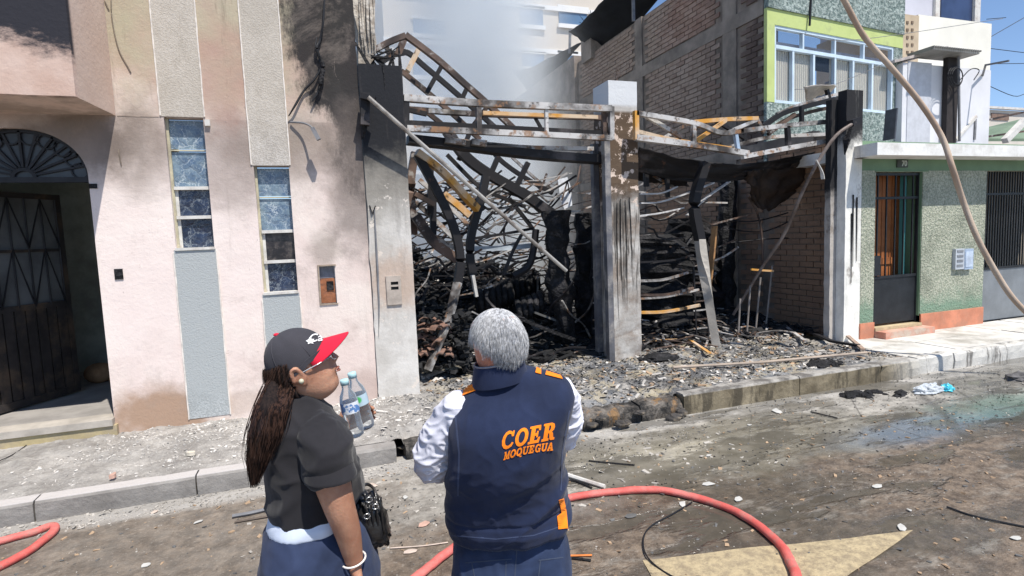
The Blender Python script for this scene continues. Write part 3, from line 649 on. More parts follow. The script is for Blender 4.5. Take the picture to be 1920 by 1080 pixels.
M = MB(); M.sweep(smoothcurve([PY(545, 229, YP - .02), PY(570, 231, YP - .08), PY(586, 240, YP - .16), PY(594, 256, YP - .18)], 6), .02, sides=8); M.sweep([PY(586, 240, YP - .17), PY(598, 262, YP - .18)], .05, .04); one('wall_lamp_arm', M, CONDUIT, 'short bent grey lamp arm stuck out of the pink wall under the cables', 'bracket')
# thin streaky cracks drawn by old ivy/wires on the top left
for pts in [[(208, -5), (210, 35), (222, 90), (240, 125), (246, 137)], [(196, 0), (205, 20)], [(222, 280), (228, 312)]]:
    M = MB(); M.sweep(smoothcurve([PY(x, y, YP - .004) for x, y in pts], 5), .016, .006, taper=[.4] + [1] * ((len(pts) - 1) * 5 - 1) + [.3]); part('scrape', M, simple('dark_scrape', (.22, .18, .14), .9), pink)
# ================================================================== BURNT LOT
XL, XR = X1, 7.5
def pts_(Y, P, dy=0):
    n = len(P); return [PY(x, y, Y + dy * i / max(1, n - 1)) for i, (x, y) in enumerate(P)]
# centre column: concrete with two steel posts on its left
cb = Vector((PY(1170, 672, YC).x, YC, ZS))
colm = empty('concrete_column', cb, 'scorched concrete column with grey top standing in the middle of the burnt frontage', 'column')
cx0, cx1 = PY(1146, 400, YC).x, PY(1194, 300, YC).x + .02
M = MB(); zt = PY(1170, 152, YC).z; rings = []
for i in range(36):
    z = .05 + (zt - .05) * i / 35; e = lambda s: .006 * nz(z * 5, s, 3) + (.012 * nz(z * 13, s, 8) if z < 3.4 else 0)
    rings.append([(cx0 + e(0), YC + e(1), z), (cx1 + e(2), YC + e(3), z), (cx1 + e(4), YC + .42, z), (cx0 + e(5), YC + .42, z)])
M.loft(rings); part('shaft', M, COLUMN, colm)
POST = simple('scorched_steel_post', (.13, .13, .145), .55, .35, 3, .002, metal=.2, dirt=(.36, .33, .30), dsc=2)
for k, (xa, xb, y0) in enumerate(((cx0 - .085, cx0 - .004, YC - .02),)):
    part('steel_post', MB().box(xa, xb, y0, y0 + .09, .05, PY(1140, 262, YC).z), POST, colm)
part('steel_post', MB().box(cx0 - .085, cx0 - .004, YC + .30, YC + .39, .05, PY(1140, 262, YC).z), POST, colm)
for (x, ya, yb, w) in [(1163, 372, 560, .02), (1172, 375, 585, .016), (1180, 370, 520, .018), (1157, 380, 620, .014)]:
    M = MB(); M.sweep(smoothcurve([PY(x, ya, YC - .008), PY(x + 2 + random.uniform(-2, 2), (ya + yb) / 2, YC - .008), PY(x + 4, yb, YC - .004)], 4), w * .8, .008, taper=[.6, 1, .8, .9, .7, .6, .4, .3, .15]); part('tar_drip', M, CHAR, colm)
for (x, y) in [(1152, 134), (1156, 128), (1160, 136)]:
    M = MB(); M.sweep([PY(1157, 152, YC + .2), PY(x, y, YC + .2), PY(x + 5, y + 8, YC + .2)], .007); part('rebar', M, ST_RUST, colm)

# right pillar pair
PXA, PXB = PY(1582, 600, YG).x, PY(1611, 640, YG).x
rp = empty('end_pillar', ((PXA + PXB) / 2, YG, ZS), 'white rendered end pillar with burnt black top beside the green house', 'pillar')
M = MB(); zt2 = PY(1590, 172, YG + .1).z
rings = []
for i in range(34):
    z = .05 + (zt2 - .05) * i / 33; e = lambda s: .008 * nz(z * 5, s, 13)
    rings.append([(PXA + e(0), YG, z), (PXB - .003, YG, z), (PXB - .003, YG + .14, z), (PXA + e(3), YG + .14, z)])
M.loft(rings); part('shaft', M, mat_sooty('sooty_white_render', (.88, .86, .80), 2.85, 3.2), rp)
GP = mat_sooty('sooty_grey_post', (.50, .46, .42), 2.0, 2.4)
ga = PY(1556, 600, YG + .13).x
M = MB(); rings = []
for i in range(34):
    z = .05 + (PY(1555, 186, YG + .14).z - .05) * i / 33; e = lambda s: .014 * nz(z * 6, s, 23)
    rings.append([(ga + e(0), YG + .142, z), (PXB - .01, YG + .142, z), (PXB - .01, YG + .24, z), (ga + e(3), YG + .24, z)])
M.loft(rings); part('inner_post', M, GP, rp)
M = MB(); M.sweep([PY(1597, 235, YG - .02), PY(1588, 262, YG - .03), PY(1584, 290, YG - .02)], .10, .03, taper=[.5, 1, .2]); part('tar_smear', M, CHAR, rp)
for (x, ya, yb) in [(1600, 365, 500), (1607, 370, 490), (1597, 400, 530)]:
    M = MB(); M.sweep([PY(x, ya, YG - .01), PY(x - 1, yb, YG - .012)], .014, taper=.4); part('tar_drip', M, CHAR, rp)

# party wall of bricks (faces the lot) with concrete posts and a band
PWE = 15.2
def wtop(y): return 6.93 if y < 12.9 else 6.93 - 0.0 * y
pw = empty('brick_party_wall', (XR + .12, 9, 0), 'tall smoke stained brick party wall on the right side of the burnt lot', 'wall')
CONCS = simple('smoky_concrete', (.26, .22, .185), .9, .3, 2, .004, 20, obj=False, dirt=(.13, .11, .095), dsc=.7)
M = MB()
M.box(XR + .012, XR + .22, 7.96, PWE, .05, 6.9); M.box(XR + .012, XR + .1, YG + .25, 7.955, .05, 3.3); part('mortar_bed', M, MORTAR, pw)
BH, BL = .094, .272
M = MB(); M.add([(-.014, 0, 0), (-.014, .256, 0), (-.014, .256, .079), (-.014, 0, .079), (.02, 0, 0), (.02, .256, 0), (.02, .256, .079), (.02, 0, .079)], [(0, 3, 2, 1), (0, 1, 5, 4), (1, 2, 6, 5), (2, 3, 7, 6), (3, 0, 4, 7)])
bme = [M.mesh('brick')]; bme[0].materials.append(BRICK)
cand = []
zz = .1; r = 0
posts = [(8.62, 8.98), (11.75, 12.05), (7.9, 7.93)]
while zz < 6.85:
    y = 6.35 + (BL / 2 if r % 2 else 0)
    while y < PWE - .3:
        band = 5.52 < zz < 5.80 or 3.18 < zz < 3.36
        inpost = any(a < y + .26 and y < b for a, b in posts)
        hole = y < 7.95 and zz > 3.2
        if not (band or inpost or hole): cand.append((y, zz))
        y += BL
    zz += BH; r += 1
# the 300 that show largest: nearest in view above the sag of the burnt roof, and the foot coloured lighter
def vis(y, z): 
    if z > 3.8: return 0 if y > 7.9 else 5
    return 1.5 if 1.2 < z < 2.9 and y > 6.7 and y < 9 else 6
cand.sort(key=lambda c: vis(*c) + c[0])
big, rest = cand[:296], cand[296:]
for (y, z) in big:
    o = link('brick', bme[0], None, pw, (0, 0, 0)); o.location = (XR + .004 + random.uniform(-.005, .005) - pw.location.x, y + random.uniform(-.004, .004) - 9, z + random.uniform(-.004, .004))
    o.rotation_euler = (random.uniform(-.012, .012), 0, 0)
M = MB()
for (y, z) in rest:
    x = XR + .004 + random.uniform(-.007, .005); y += random.uniform(-.005, .005); z += random.uniform(-.004, .004)
    a, b, c, d = x - .014, x + .02, y + .256, z + .079
    M.add([(a, y, z), (a, c, z), (a, c, d), (a, y, d), (b, y, z), (b, c, z), (b, c, d), (b, y, d)], [(0, 3, 2, 1), (0, 1, 5, 4), (1, 2, 6, 5), (2, 3, 7, 6), (3, 0, 4, 7)])
part('brick', M, BRICK, pw, kind='stuff')
part('concrete_band', MB().box(XR - .022, XR + .12, 7.96, PWE, 5.54, 5.79), CONCS, pw)
part('concrete_band', MB().box(XR - .024, XR + .12, YG + .9, PWE, 3.17, 3.38), CONCS, pw)
for a, b in posts[:2]: part('concrete_post', MB().box(XR - .018, XR + .12, a, b, .1, 6.92), CONCS, pw)
# second, lower stretch of wall further back with a broken stump
M = MB(); M.box(XR - .1, XR + .2, PWE + .01, 24, .05, 7.1); part('far_stretch', M, MORTAR, pw)
st = PX(1085, 120, XR - .2)
M = MB(); M.box(XR - .12, XR + .2, 14.1, 14.7, 6.7, 7.5); part('wall_stump', M, CONCS, pw)
M = MB()
for k in range(12): p = Vector((XR, 14.3, 7.5)); M.sweep([p, p + Vector((random.uniform(-.5, .5), random.uniform(-.4, .4), random.uniform(.1, .5)))], .04, .02, taper=.3)
part('wall_stump_stub', M, CHAR, pw)

# black shade cloths strung from the wall
CLOTH = simple('black_shade_cloth', (.012, .014, .018), .9, .3, 3, .003)
def clothsheet(name, corners, n, sag, label):
    A, B, C_, D = corners; M = MB()
    for i in range(n + 1):
        for j in range(n + 1):
            u, v = i / n, j / n; p = (A * (1 - u) + B * u) * (1 - v) + (D * (1 - u) + C_ * u) * v
            M.v.append(tuple(p + Vector((0, 0, -sag * 4 * u * (1 - u) * (.4 + .6 * v) + .05 * nz(u * 5, v * 5, sag)))))
    for i in range(n):
        for j in range(n): a = i * (n + 1) + j; M.f.append((a, a + 1, a + n + 2, a + n + 1))
    o = one(name, M, CLOTH, label, 'shade cloth', smooth=True); sm = o.modifiers.new('thickness', 'SOLIDIFY'); sm.thickness = .012; return o
clothsheet('shade_cloth', (PX(1066, 60, XR - .6), PX(1150, -25, XR - .6), Vector((XR + .6, 11.2, 7.7)), Vector((XR + .3, 14.5, 7.0))), 10, .25, 'large black shade cloth sagging over the top of the brick wall')
clothsheet('shade_cloth', (PX(958, 130, XR - .5), PX(1010, 120, XR - .5), Vector((XR + .1, 15.0, 7.45)), Vector((XR + .1, 19.5, 7.2))), 8, .2, 'small dark drooping cloth at the far end of the brick wall')
for (a, b, lab) in [((1069, 55), (1068, 100), 'thin pole propping up the large black shade cloth'), ((1187, -10), (1188, 40), 'thin pole standing at the top edge of the brick wall')]:
    M = MB(); M.sweep([PX(*a, XR - .05), PX(*b, XR - .05)], .06); one('pole', M, CONDUIT, lab, 'pole')

# lot floor and the black heap
def heap_z(x, y):
    t = max(0, min(1, (y - 6.95) / 2.6)); t = t * t * (3 - 2 * t)
    left = max(0, min(1, (4.3 - x) / 1.2)); h = .2 + t * (.28 + .85 * left)
    h += (.10 * nz(x * 1.6, y * 1.6, 4) + .06 * nz(x * 5, y * 5, 7)) * (.25 + t)
    if x < 1.6: h += .35 * max(0, min(1, (y - 6.6) / .6))
    return h
def mat_heap():
    t = NT('burnt_rubble_ash'); X, Y, Z = t.xyz()
    c = t.mix(t.rng(t.noise(8, 7, .75), .42, .66), (.009, .009, .010), (.075, .07, .068)); c = t.mix(t.rng(t.noise(2.2, 6, .75), .6, .7, 0, .7), c, (.15, .14, .13))
    fr = t.math('MULTIPLY', t.rng(t.math('ADD', Y, t.math('MULTIPLY', t.noise(2, 6), .9)), 7.7, 7.1), t.rng(X, 3.6, 4.4, .5, 1))
    c = t.mix(t.math('MULTIPLY', fr, t.rng(t.noise(6, 7, .75), .38, .54)), c, (.50, .44, .34)); 
    return t.fin(c, .85, t.bump(t.noise(22, 6, .8), .04), spec=.3)
HEAP = mat_heap()
gridmesh(XL - .1, XR, 6.75, 17, 130, 160, heap_z).obj('burnt_heap', HEAP, kind='structure')

# chips: joined slivers of rubble as real geometry
def chips(name, mat, n, pos, size, flat=.35, parent=None, aspect=1.8):
    V = np.empty((n, 8, 3)); base = np.array([(-1,-1,-1),(1,-1,-1),(1,1,-1),(-1,1,-1),(-1,-1,1),(1,-1,1),(1,1,1),(-1,1,1)], float)
    for i in range(n):
        s = size() if callable(size) else size; b = base * np.array([s * random.uniform(.6, aspect), s * random.uniform(.4, 1), s * flat * random.uniform(.4, 1.4)]) * .5
        b *= np.random.uniform(.45, 1.1, (8, 1)); a, t1, t2 = random.uniform(0, 6.28), random.gauss(0, .28), random.gauss(0, .28)
        R = np.array([[cos(a), -sin(a), 0], [sin(a), cos(a), 0], [0, 0, 1]]) @ np.array([[1, 0, 0], [0, cos(t1), -sin(t1)], [0, sin(t1), cos(t1)]]) @ np.array([[cos(t2), 0, sin(t2)], [0, 1, 0], [-sin(t2), 0, cos(t2)]])
        p = pos(); V[i] = b @ R.T + np.array(p) + np.array([0, 0, s * flat * .35])
    F = np.array([(0,3,2,1),(4,5,6,7),(0,1,5,4),(1,2,6,5),(2,3,7,6),(3,0,4,7)])
    me = bpy.data.meshes.new(name); me.from_pydata(V.reshape(-1, 3).tolist(), [], (F[None] + 8 * np.arange(n)[:, None, None]).reshape(-1, 4).tolist()); me.update()
    o = link(name, me, mat, parent); o['kind'] = 'stuff'; return o
CH_BLACK = simple('black_chips', (.014, .014, .015), .8, .5, 3, .003, 30)
CH_GREY = simple('ash_grey_chips', (.12, .118, .115), .9, .45, 2, .003, 30)
CH_PALE = simple('pale_plaster_chips', (.56, .53, .49), .85, .35, 1.3, .003, 30)
CH_TAN = simple('clay_chips', (.36, .25, .16), .9, .4, 1.5, .003, 30)
def heap_p(x0, x1, y0, y1):
    def f():
        x, y = random.uniform(x0, x1), random.uniform(y0, y1); return (x, y, heap_z(x, y))
    return f
chips('charred_debris', CH_BLACK, 7000, heap_p(XL, XR - .1, 6.85, 12), lambda: random.choice([.02, .03, .05, .08, .14]), .5, None, 3)
chips('ash_debris', CH_GREY, 1900, heap_p(XL, XR - .1, 6.85, 12), lambda: random.choice([.03, .05, .1]), .35, None, 3)
chips('pale_debris', CH_PALE, 420, heap_p(XL, XR - .1, 6.85, 11), lambda: random.choice([.03, .05, .09]), .3, None, 2.5)
def walk_p(x0, x1, y0=KY + .2, y1=6.9, fz=walk_z):
    def f():
        x = random.uniform(x0, x1); y = random.uniform(y0, y1); return (x, y, fz(x, y))
    return f
chips('ash_debris', CH_BLACK, 2200, walk_p(1.2, 6.9), lambda: random.choice([.008, .012, .018, .03]), .45, None, 2.5)
chips('ash_debris', CH_GREY, 2600, walk_p(.8, 6.9), lambda: random.choice([.008, .012, .018, .028, .04]), .3, None, 2.5)
chips('pale_debris', CH_PALE, 1300, walk_p(.4, 6.9), lambda: random.choice([.006, .01, .016, .03, .055]), .15, None, 2.6)
CH_MID = simple('dusty_grey_chips', (.30, .285, .265), .9, .4, 1.5, .003, 30)
chips('ash_debris', CH_MID, 5200, walk_p(.4, 6.9), lambda: random.choice([.005, .008, .013, .02]), .3, None, 2.2)
chips('clay_debris', CH_TAN, 900, walk_p(1.0, 6.9), lambda: random.choice([.01, .015, .03, .05]), .25, None, 2.6)
chips('pale_debris', CH_PALE, 900, walk_p(-1.3, 1.0), lambda: random.choice([.01, .015, .03]), .35)
def gp():
    while True:
        x = random.uniform(-4, 1.1); y = KY + .2 + (YP - KY - .2) * random.random() ** .7
        if nz(x * 1.3, y * 1.3, 5) + .3 * ((x + 1.4) if x < 0 else .6) > random.uniform(-.5, .5): return (x, y, walk_z(x, y))
chips('plaster_crumbs', CH_PALE, 2600, gp, lambda: random.choice([.008, .012, .02]), .4)

# charred blocks along the broken kerb
def rock(M, p, s, seed, sc=(1, 1, .7)):
    vs = []; fs = []; seg, rg = 9, 6
    for i in range(rg + 1):
        for j in range(seg):
            th = pi * i / rg; ph = 2 * pi * j / seg; d = Vector((sin(th) * cos(ph), sin(th) * sin(ph), cos(th)))
            k = 1 + .45 * mnoise.noise(d * 1.6 + Vector((seed, seed * 1.7, 0))) + .18 * mnoise.noise(d * 5 + Vector((0, seed, 3)))
            vs.append(Vector(p) + Vector((d.x * sc[0], d.y * sc[1], d.z * sc[2])) * s * k)
    for i in range(rg):
        for j in range(seg): fs.append((i*seg+j, (i+1)*seg+j, (i+1)*seg+(j+1)%seg, i*seg+(j+1)%seg))
    M.add(vs, fs)
BLK = simple('burnt_block', (.06, .055, .052), .9, .5, 3, .01, 14, dirt=(.24, .19, .13), dsc=4)
KB = NT('burnt_kerb'); kx, ky_, kz = KB.xyz(); kc = KB.mix(KB.rng(KB.noise(5, 7, .75), .4, .66), (.02, .019, .018), (.24, .21, .18)); kc = KB.mix(KB.rng(KB.noise(3.1, 6, .7, KB.scale(KB.pos, (1, 1, .3), (4, 1, 1))), .54, .62, 0, .8), kc, (.30, .17, .07)); KB = KB.fin(kc, .7, KB.bump(KB.noise(16, 6, .75), .04), spec=.4)
for (a_, b_, h_) in [(.60, 1.5, .12), (1.51, 2.3, .135), (2.31, 2.95, .15), (2.96, 3.44, .165)]:
    M = MB(); n = 24; rings = []
    for i in range(n + 1):
        x = a_ + (b_ - a_) * i / n; j = lambda s: .022 * nz(x * 5, s * 3.1, 2) + .012 * nz(x * 15, s, 6)
        rings.append([(x, KY + .01 + j(0), -.04), (x, KY + j(1), h_ * .35), (x, KY + .012 + j(5), h_ * .7), (x, KY + .03 + j(2), h_ - .02 + j(7)), (x, KY + .06 + j(3), h_ + j(3) * .8), (x, KY + .22, h_ + j(4)), (x, KY + .24, -.04)])
    M.loft(rings); part('burnt_kerb_stone', M, KB, kerb)
for k in range(30):
    x = .62 + 2.8 * k / 29 + random.uniform(-.04, .04); M = MB(); s = random.uniform(.02, .055)
    rock(M, (x, KY + random.choice([random.uniform(-.1, -.02), random.uniform(.1, .3)]), .02 + random.uniform(0, .10)), s, k * 3.3, (random.uniform(1.1, 2.2), 1.1, .7)); one('broken_kerb_block', M, BLK, 'charred lump of broken kerb lying in the burnt gap of the kerb line', 'rubble', 'charred lumps where the kerb is broken')

# ---------------- steel
def truss(name, label, group, members):
    """members: (part name, Y, [(px,py)...], width, material)"""
    allp = [PY(x, y, m[1]) for m in members for x, y in m[2]]; o = Vector((sum(p.x for p in allp) / len(allp), sum(p.y for p in allp) / len(allp), min(p.z for p in allp)))
    t = empty(name, o, label, 'truss', group)
    for nm, Y, P, w, mt in members:
        M = MB(); pp = pts_(Y, P); 
        if len(pp) > 2: pp = smoothcurve(pp, 5)
        M.sweep(pp, w, w); part(nm, M, mt, t)
    return t
A, B_, R_, O_ = ST_ASH, ST_BLACK, ST_RUST, ST_ORANGE
yf, yk = 6.36, 6.68
truss('truss_beam', 'long ash white truss beam between the scorched pillar and the concrete column', None, [
    ('chord', yf, [(757, 184), (900, 194), (1145, 204)], .075, A), ('chord', yf, [(763, 241), (900, 247), (1146, 259)], .065, A),
    ('chord', yk, [(765, 205), (900, 214), (1130, 221)], .06, R_), ('chord', yk, [(765, 231), (1130, 250)], .06, B_),
    ('post', yf, [(897, 198), (898, 246)], .06, A), ('post', yf, [(1024, 202), (1025, 250)], .04, A), ('post', yf, [(1146, 200), (1146, 262)], .06, A), ('post', yf + .05, [(1132, 208), (1133, 260)], .05, R_), ('post', yf, [(762, 180), (762, 245)], .06, B_),
    ('brace', yf + .14, [(905, 212), (1120, 220)], .045, O_), ('brace', yf + .14, [(803, 208), (872, 212)], .05, A),
    ('brace', yk, [(800, 210), (850, 250)], .05, R_), ('brace', yk, [(880, 250), (905, 215)], .04, B_), ('brace', yk, [(1000, 215), (1020, 250)], .035, B_), ('brace', yf + .16, [(765, 206), (800, 214)], .05, B_)])
truss('truss_beam', 'buckled truss beam sagging between the concrete column and the end pillar', None, [
    ('chord', yf, [(1192, 212), (1300, 231), (1350, 249), (1392, 246)], .06, A), ('chord', yk, [(1300, 229), (1362, 224), (1420, 222)], .055, O_),
    ('chord', yf, [(1386, 246), (1470, 236), (1566, 227)], .06, A), ('chord', yf, [(1192, 258), (1300, 272), (1402, 288)], .075, A),
    ('chord', yf, [(1392, 294), (1470, 279), (1560, 263)], .065, A), ('chord', yk, [(1192, 246), (1260, 262), (1380, 280)], .05, O_), ('chord', yk, [(1370, 275), (1440, 258), (1545, 252)], .05, A),
    ('post', yf, [(1192, 208), (1193, 262)], .06, O_), ('post', yf, [(1301, 230), (1300, 272)], .055, A), ('post', yf, [(1378, 246), (1385, 290)], .05, simple('blue_white_strut', (.35, .45, .58), .5, .3, 5)),
    ('brace', yf + .1, [(1212, 218), (1278, 258)], .05, A), ('brace', yf + .1, [(1305, 264), (1360, 226)], .05, O_), ('brace', yk, [(1360, 250), (1420, 224)], .05, A), ('brace', yk, [(1340, 225), (1400, 262)], .045, B_), ('brace', yk, [(1418, 222), (1432, 250)], .05, A),
    ('brace', yk, [(1245, 258), (1290, 232)], .04, A), ('post', yf, [(1476, 237), (1478, 272)], .06, B_), ('post', yf + .1, [(1503, 200), (1503, 236)], .05, B_), ('post', yk, [(1395, 240), (1396, 265)], .05, B_),
    ('brace', yk, [(1440, 252), (1490, 214)], .05, R_), ('post', yf, [(1564, 224), (1565, 266)], .05, R_)])
truss('truss_beam', 'short black truss end curling up to the top of the end pillar', None, [
    ('chord', yk, [(1430, 238), (1465, 214), (1510, 200), (1574, 184)], .07, B_), ('chord', yk + .2, [(1440, 246), (1480, 222), (1540, 205), (1580, 200)], .055, R_), ('post', yk, [(1550, 168), (1558, 200)], .05, B_), ('chord', yk, [(1456, 214), (1500, 196), (1572, 176)], .045, A)])
YA = 7.7
truss('roof_arch', 'fallen curved roof truss rising above the beam against the smoke', None, [
    ('chord', YA, [(702, 94), (732, 78), (760, 67)], .07, R_), ('chord', YA, [(760, 66), (795, 92), (830, 120), (872, 158), (912, 193), (968, 246)], .075, R_),
    ('chord', YA + .5, [(712, 118), (757, 97), (800, 128), (868, 186), (935, 245)], .065, B_), ('chord', YA + .5, [(752, 133), (800, 172), (850, 215), (900, 262)], .065, R_),
    ('rung', YA + .25, [(760, 68), (745, 104)], .09, R_), ('rung', YA + .25, [(786, 90), (764, 134)], .07, O_), ('rung', YA + .25, [(829, 122), (800, 174)], .06, B_), ('rung', YA + .25, [(876, 164), (864, 190)], .06, B_), ('rung', YA + .2, [(915, 198), (880, 245)], .06, R_), ('rung', YA + .2, [(724, 86), (732, 108)], .06, R_)])
truss('roof_arch', 'heavy black fallen arch truss running down behind the long beam to the charred posts', None, [
    ('chord', 7.6, [(838, 245), (871, 292), (915, 326), (977, 362), (1034, 400)], .13, B_), ('chord', 7.9, [(838, 290), (899, 350), (945, 372), (985, 388)], .05, B_),
    ('chord', 8.1, [(915, 270), (938, 300), (982, 332), (1036, 362)], .06, B_), ('rung', 7.9, [(934, 294), (922, 322)], .07, B_), ('rung', 7.9, [(990, 305), (968, 350)], .07, B_), ('rung', 7.9, [(955, 372), (1000, 430)], .05, B_), ('rung', 7.7, [(880, 250), (860, 300)], .06, B_), ('chord', 8.3, [(960, 295), (1010, 340), (1037, 355)], .04, A)])
truss('roof_arch', 'burnt arch truss fallen in the far left corner of the lot', None, [
    ('chord', 7.5, [(775, 375), (815, 412), (856, 452)], .06, A), ('chord', 7.4, [(786, 337), (835, 380), (886, 430)], .055, A), ('chord', 7.2, [(779, 405), (815, 455), (857, 486)], .12, R_), ('chord', 7.7, [(776, 398), (812, 440), (860, 470)], .05, A),
    ('rung', 7.4, [(808, 300), (806, 400)], .07, B_), ('rung', 7.4, [(812, 368), (812, 440)], .08, B_), ('rung', 7.4, [(778, 286), (770, 345), (775, 440)], .10, R_), ('rung', 7.3, [(776, 362), (815, 384)], .06, R_)])
truss('truss_beam', 'warped black purlin frame hanging below the buckled beam in the right bay', None, [
    ('chord', 7.0, [(1196, 290), (1290, 312), (1400, 318), (1560, 285)], .07, B_), ('chord', 7.3, [(1196, 318), (1300, 338), (1420, 330)], .05, B_), ('post', 7.2, [(1250, 300), (1252, 370)], .05, B_), ('post', 7.2, [(1210, 300), (1212, 350)], .06, B_), ('post', 7.4, [(1225, 330), (1262, 350)], .03, A), ('post', 7.4, [(1262, 330), (1235, 352)], .03, A)])

def bar(label, Y, P, w, mt, h=None, dy=0, name='steel_member', cat='steel bar', group=None, sides=4, taper=None):
    pp = pts_(Y, P, dy); pp = smoothcurve(pp, 6) if len(pp) > 2 else pp
    M = MB(); M.sweep(pp, w, h, sides=sides, taper=taper); return one(name, M, mt, label, cat, group)
bar('heavy black girder slung under the long truss beam', 6.75, [(764, 262), (880, 275), (1000, 290), (1128, 300)], .22, B_, .10, name='girder')
bar('pale strip of twisted metal above the black girder', 6.7, [(846, 262), (920, 271), (1000, 277), (1112, 279)], .05, A, .05)
bar('white painted plate stuck to the girder', 6.6, [(834, 263), (872, 268)], .09, A, .06, name='plate', cat='plate'); bar('second ash plate stuck to the girder', 6.6, [(884, 266), (911, 270)], .1, A, .07, name='plate', cat='plate')
bar('yellow steel beam leaning down from the pillar into the heap', 6.9, [(781, 285), (829, 322), (874, 370), (895, 392)], .085, O_, name='beam', cat='beam', dy=.3)
bar('short yellow beam under the long leaning one', 7.4, [(832, 364), (855, 382), (880, 404)], .085, O_, name='beam', cat='beam')
bar('black bent strut swooping down to the rubble', 6.95, [(782, 290), (815, 350), (843, 407), (857, 448), (863, 492), (857, 537)], .10, B_)
bar('grey plank leaning on the heap below the black bent strut', 6.9, [(858, 530), (840, 600), (802, 694)], .11, A, .05, name='plank', cat='plank', dy=-.25)
bar('black strut standing left of the charred posts', 7.3, [(911, 330), (902, 373), (885, 434), (881, 476), (886, 516)], .10, B_)
bar('pale broken lath stuck upright in the heap', 7.2, [(886, 516), (893, 556)], .08, CONC_W, .04, name='lath', cat='lath')
bar('light blue grey rail lying level across the back of the left bay', 7.9, [(886, 466), (950, 465), (1008, 459)], .07, simple('blue_grey_rail', (.42, .47, .52), .6, .3, 4), name='rail', cat='rail')
bar('curved black pipe bending into the heap', 7.6, [(1005, 430), (1000, 470), (990, 500), (962, 518)], .11, B_, sides=8, name='pipe', cat='pipe')
bar('thin black rod crossing the yellow wreckage', 7.4, [(978, 440), (962, 470), (944, 515)], .04, B_); bar('thin rod lying above the pale rail', 7.8, [(890, 447), (960, 436), (1000, 428)], .04, B_)
bar('burnt dark board lying across the right of the heap', 7.2, [(962, 590), (1010, 612), (1075, 636)], .16, CHAR, .05, name='board', cat='board'); bar('flat grey board on the heap behind the grey haired man', 7.5, [(1000, 585), (1040, 600)], .14, CH_GREY, .03, name='board', cat='board')
bar('pale stick lying at the foot of the heap near the pillar', 6.85, [(790, 708), (840, 690), (885, 672)], .045, A, name='stick', cat='stick'); bar('long thin stick along the left edge of the heap', 6.8, [(788, 600), (830, 606), (862, 612)], .03, B_, name='stick', cat='stick')
# lighter pole from the pillar bracket down across the left bay
p0, p1 = PY(690, 182, 6.02), PY(1062, 508, 6.3)
sp = empty('lamp_pole', p0, 'long straight pale pole sloping down from a bracket on the blackened pillar', 'pole')
M = MB(); M.sweep([p0, p1], .045, sides=10); part('tube', M, simple('pale_tube', (.40, .38, .35), .5, .25, 3, .001, metal=.3, dirt=(.14, .11, .09)), sp)
M = MB(); M.sweep([PY(685, 175, 6.15), PY(684, 235, 6.15)], .09, .09); M.sweep([PY(676, 180, 6.1), PY(704, 186, 6.06)], .06, .05); part('bracket', M, B_, sp)
M = MB(); M.sweep([PY(684, 230, 6.18), PY(679, 262, 6.2)], .08, .04, taper=.3); part('bracket_tail', M, CHAR, sp)
# the pipe on the right
pr0 = smoothcurve([PY(1603, 229, 5.75), PY(1566, 256, 5.8), PY(1530, 310, 5.9), PY(1500, 370, 6.1), PY(1470, 440, 6.4), PY(1430, 500, 6.8), PY(1375, 590, 7.3)], 6)
sp = empty('bent_pipe', pr0[0], 'long bent brown pipe drooping from the end pillar into the right bay', 'pipe')
M = MB(); M.sweep(pr0, .045, sides=9); part('tube', M, simple('rusty_grey_tube', (.22, .18, .16), .6, .35, 3, .001, dirt=(.09, .06, .045)), sp)
M = MB(); M.sweep([PY(1610, 226, 5.78), PY(1594, 232, 5.78)], .10, .09); part('bracket', M, B_, sp)
M = MB(); M.sweep(smoothcurve([PY(1530, 300, 5.88), PY(1540, 320, 5.85), PY(1543, 336, 5.85)], 4), .05, .01); part('peeled_tape', M, WHITEBAR, sp)
# right bay members
bar('leaning post, black above and bare grey below, in the right bay', 6.75, [(1322, 305), (1302, 380), (1312, 450)], .12, B_, name='post', cat='post')
bar('pale grey lower half of the leaning post in the right bay', 6.75, [(1312, 448), (1322, 520), (1344, 654)], .115, simple('bare_grey_wood', (.38, .35, .31), .85, .25, 2, .004), name='post', cat='post', dy=-.2)
bar('splintered orange board standing behind the leaning post', 7.4, [(1340, 424), (1335, 480), (1326, 560)], .11, simple('charred_pine', (.45, .24, .10), .8, .35, 3, .004, dirt=(.10, .06, .04), dsc=3), .03, taper=[.3] + [1] * 12 if False else None, name='board', cat='board')
for i, (P, w, m_) in enumerate([([(1197, 527), (1245, 524), (1290, 511)], .035, A), ([(1197, 553), (1250, 552), (1300, 540)], .035, R_), ([(1197, 560), (1250, 556), (1310, 543)], .03, A), ([(1197, 586), (1250, 584), (1312, 572)], .04, O_), ([(1197, 492), (1260, 488), (1300, 478)], .025, B_)]):
    bar(['ash white', 'rusty', 'thin grey', 'orange scorched', 'topmost black'][i] + ' curved rod crossing the dark left part of the right bay', 7.0, P, w, m_, name='curved_rod', cat='rod')
for i, (P, w) in enumerate([([(1200, 381), (1241, 378), (1302, 357), (1337, 343)], .075), ([(1194, 405), (1235, 400), (1280, 390)], .085), ([(1288, 404), (1322, 372), (1367, 341)], .07), ([(1200, 364), (1240, 362), (1270, 350)], .04)]):
    bar(['longest white strip rising to the right', 'broad lower white strip', 'steep white strip', 'short upper white strip'][i] + ' under the hanging sheets', 7.1, P, w, simple('ash_white_strip', (.62, .62, .62), .6, .3, 5, dirt=(.25, .22, .2), dsc=6), .02, name='ceiling_strip', cat='strip')
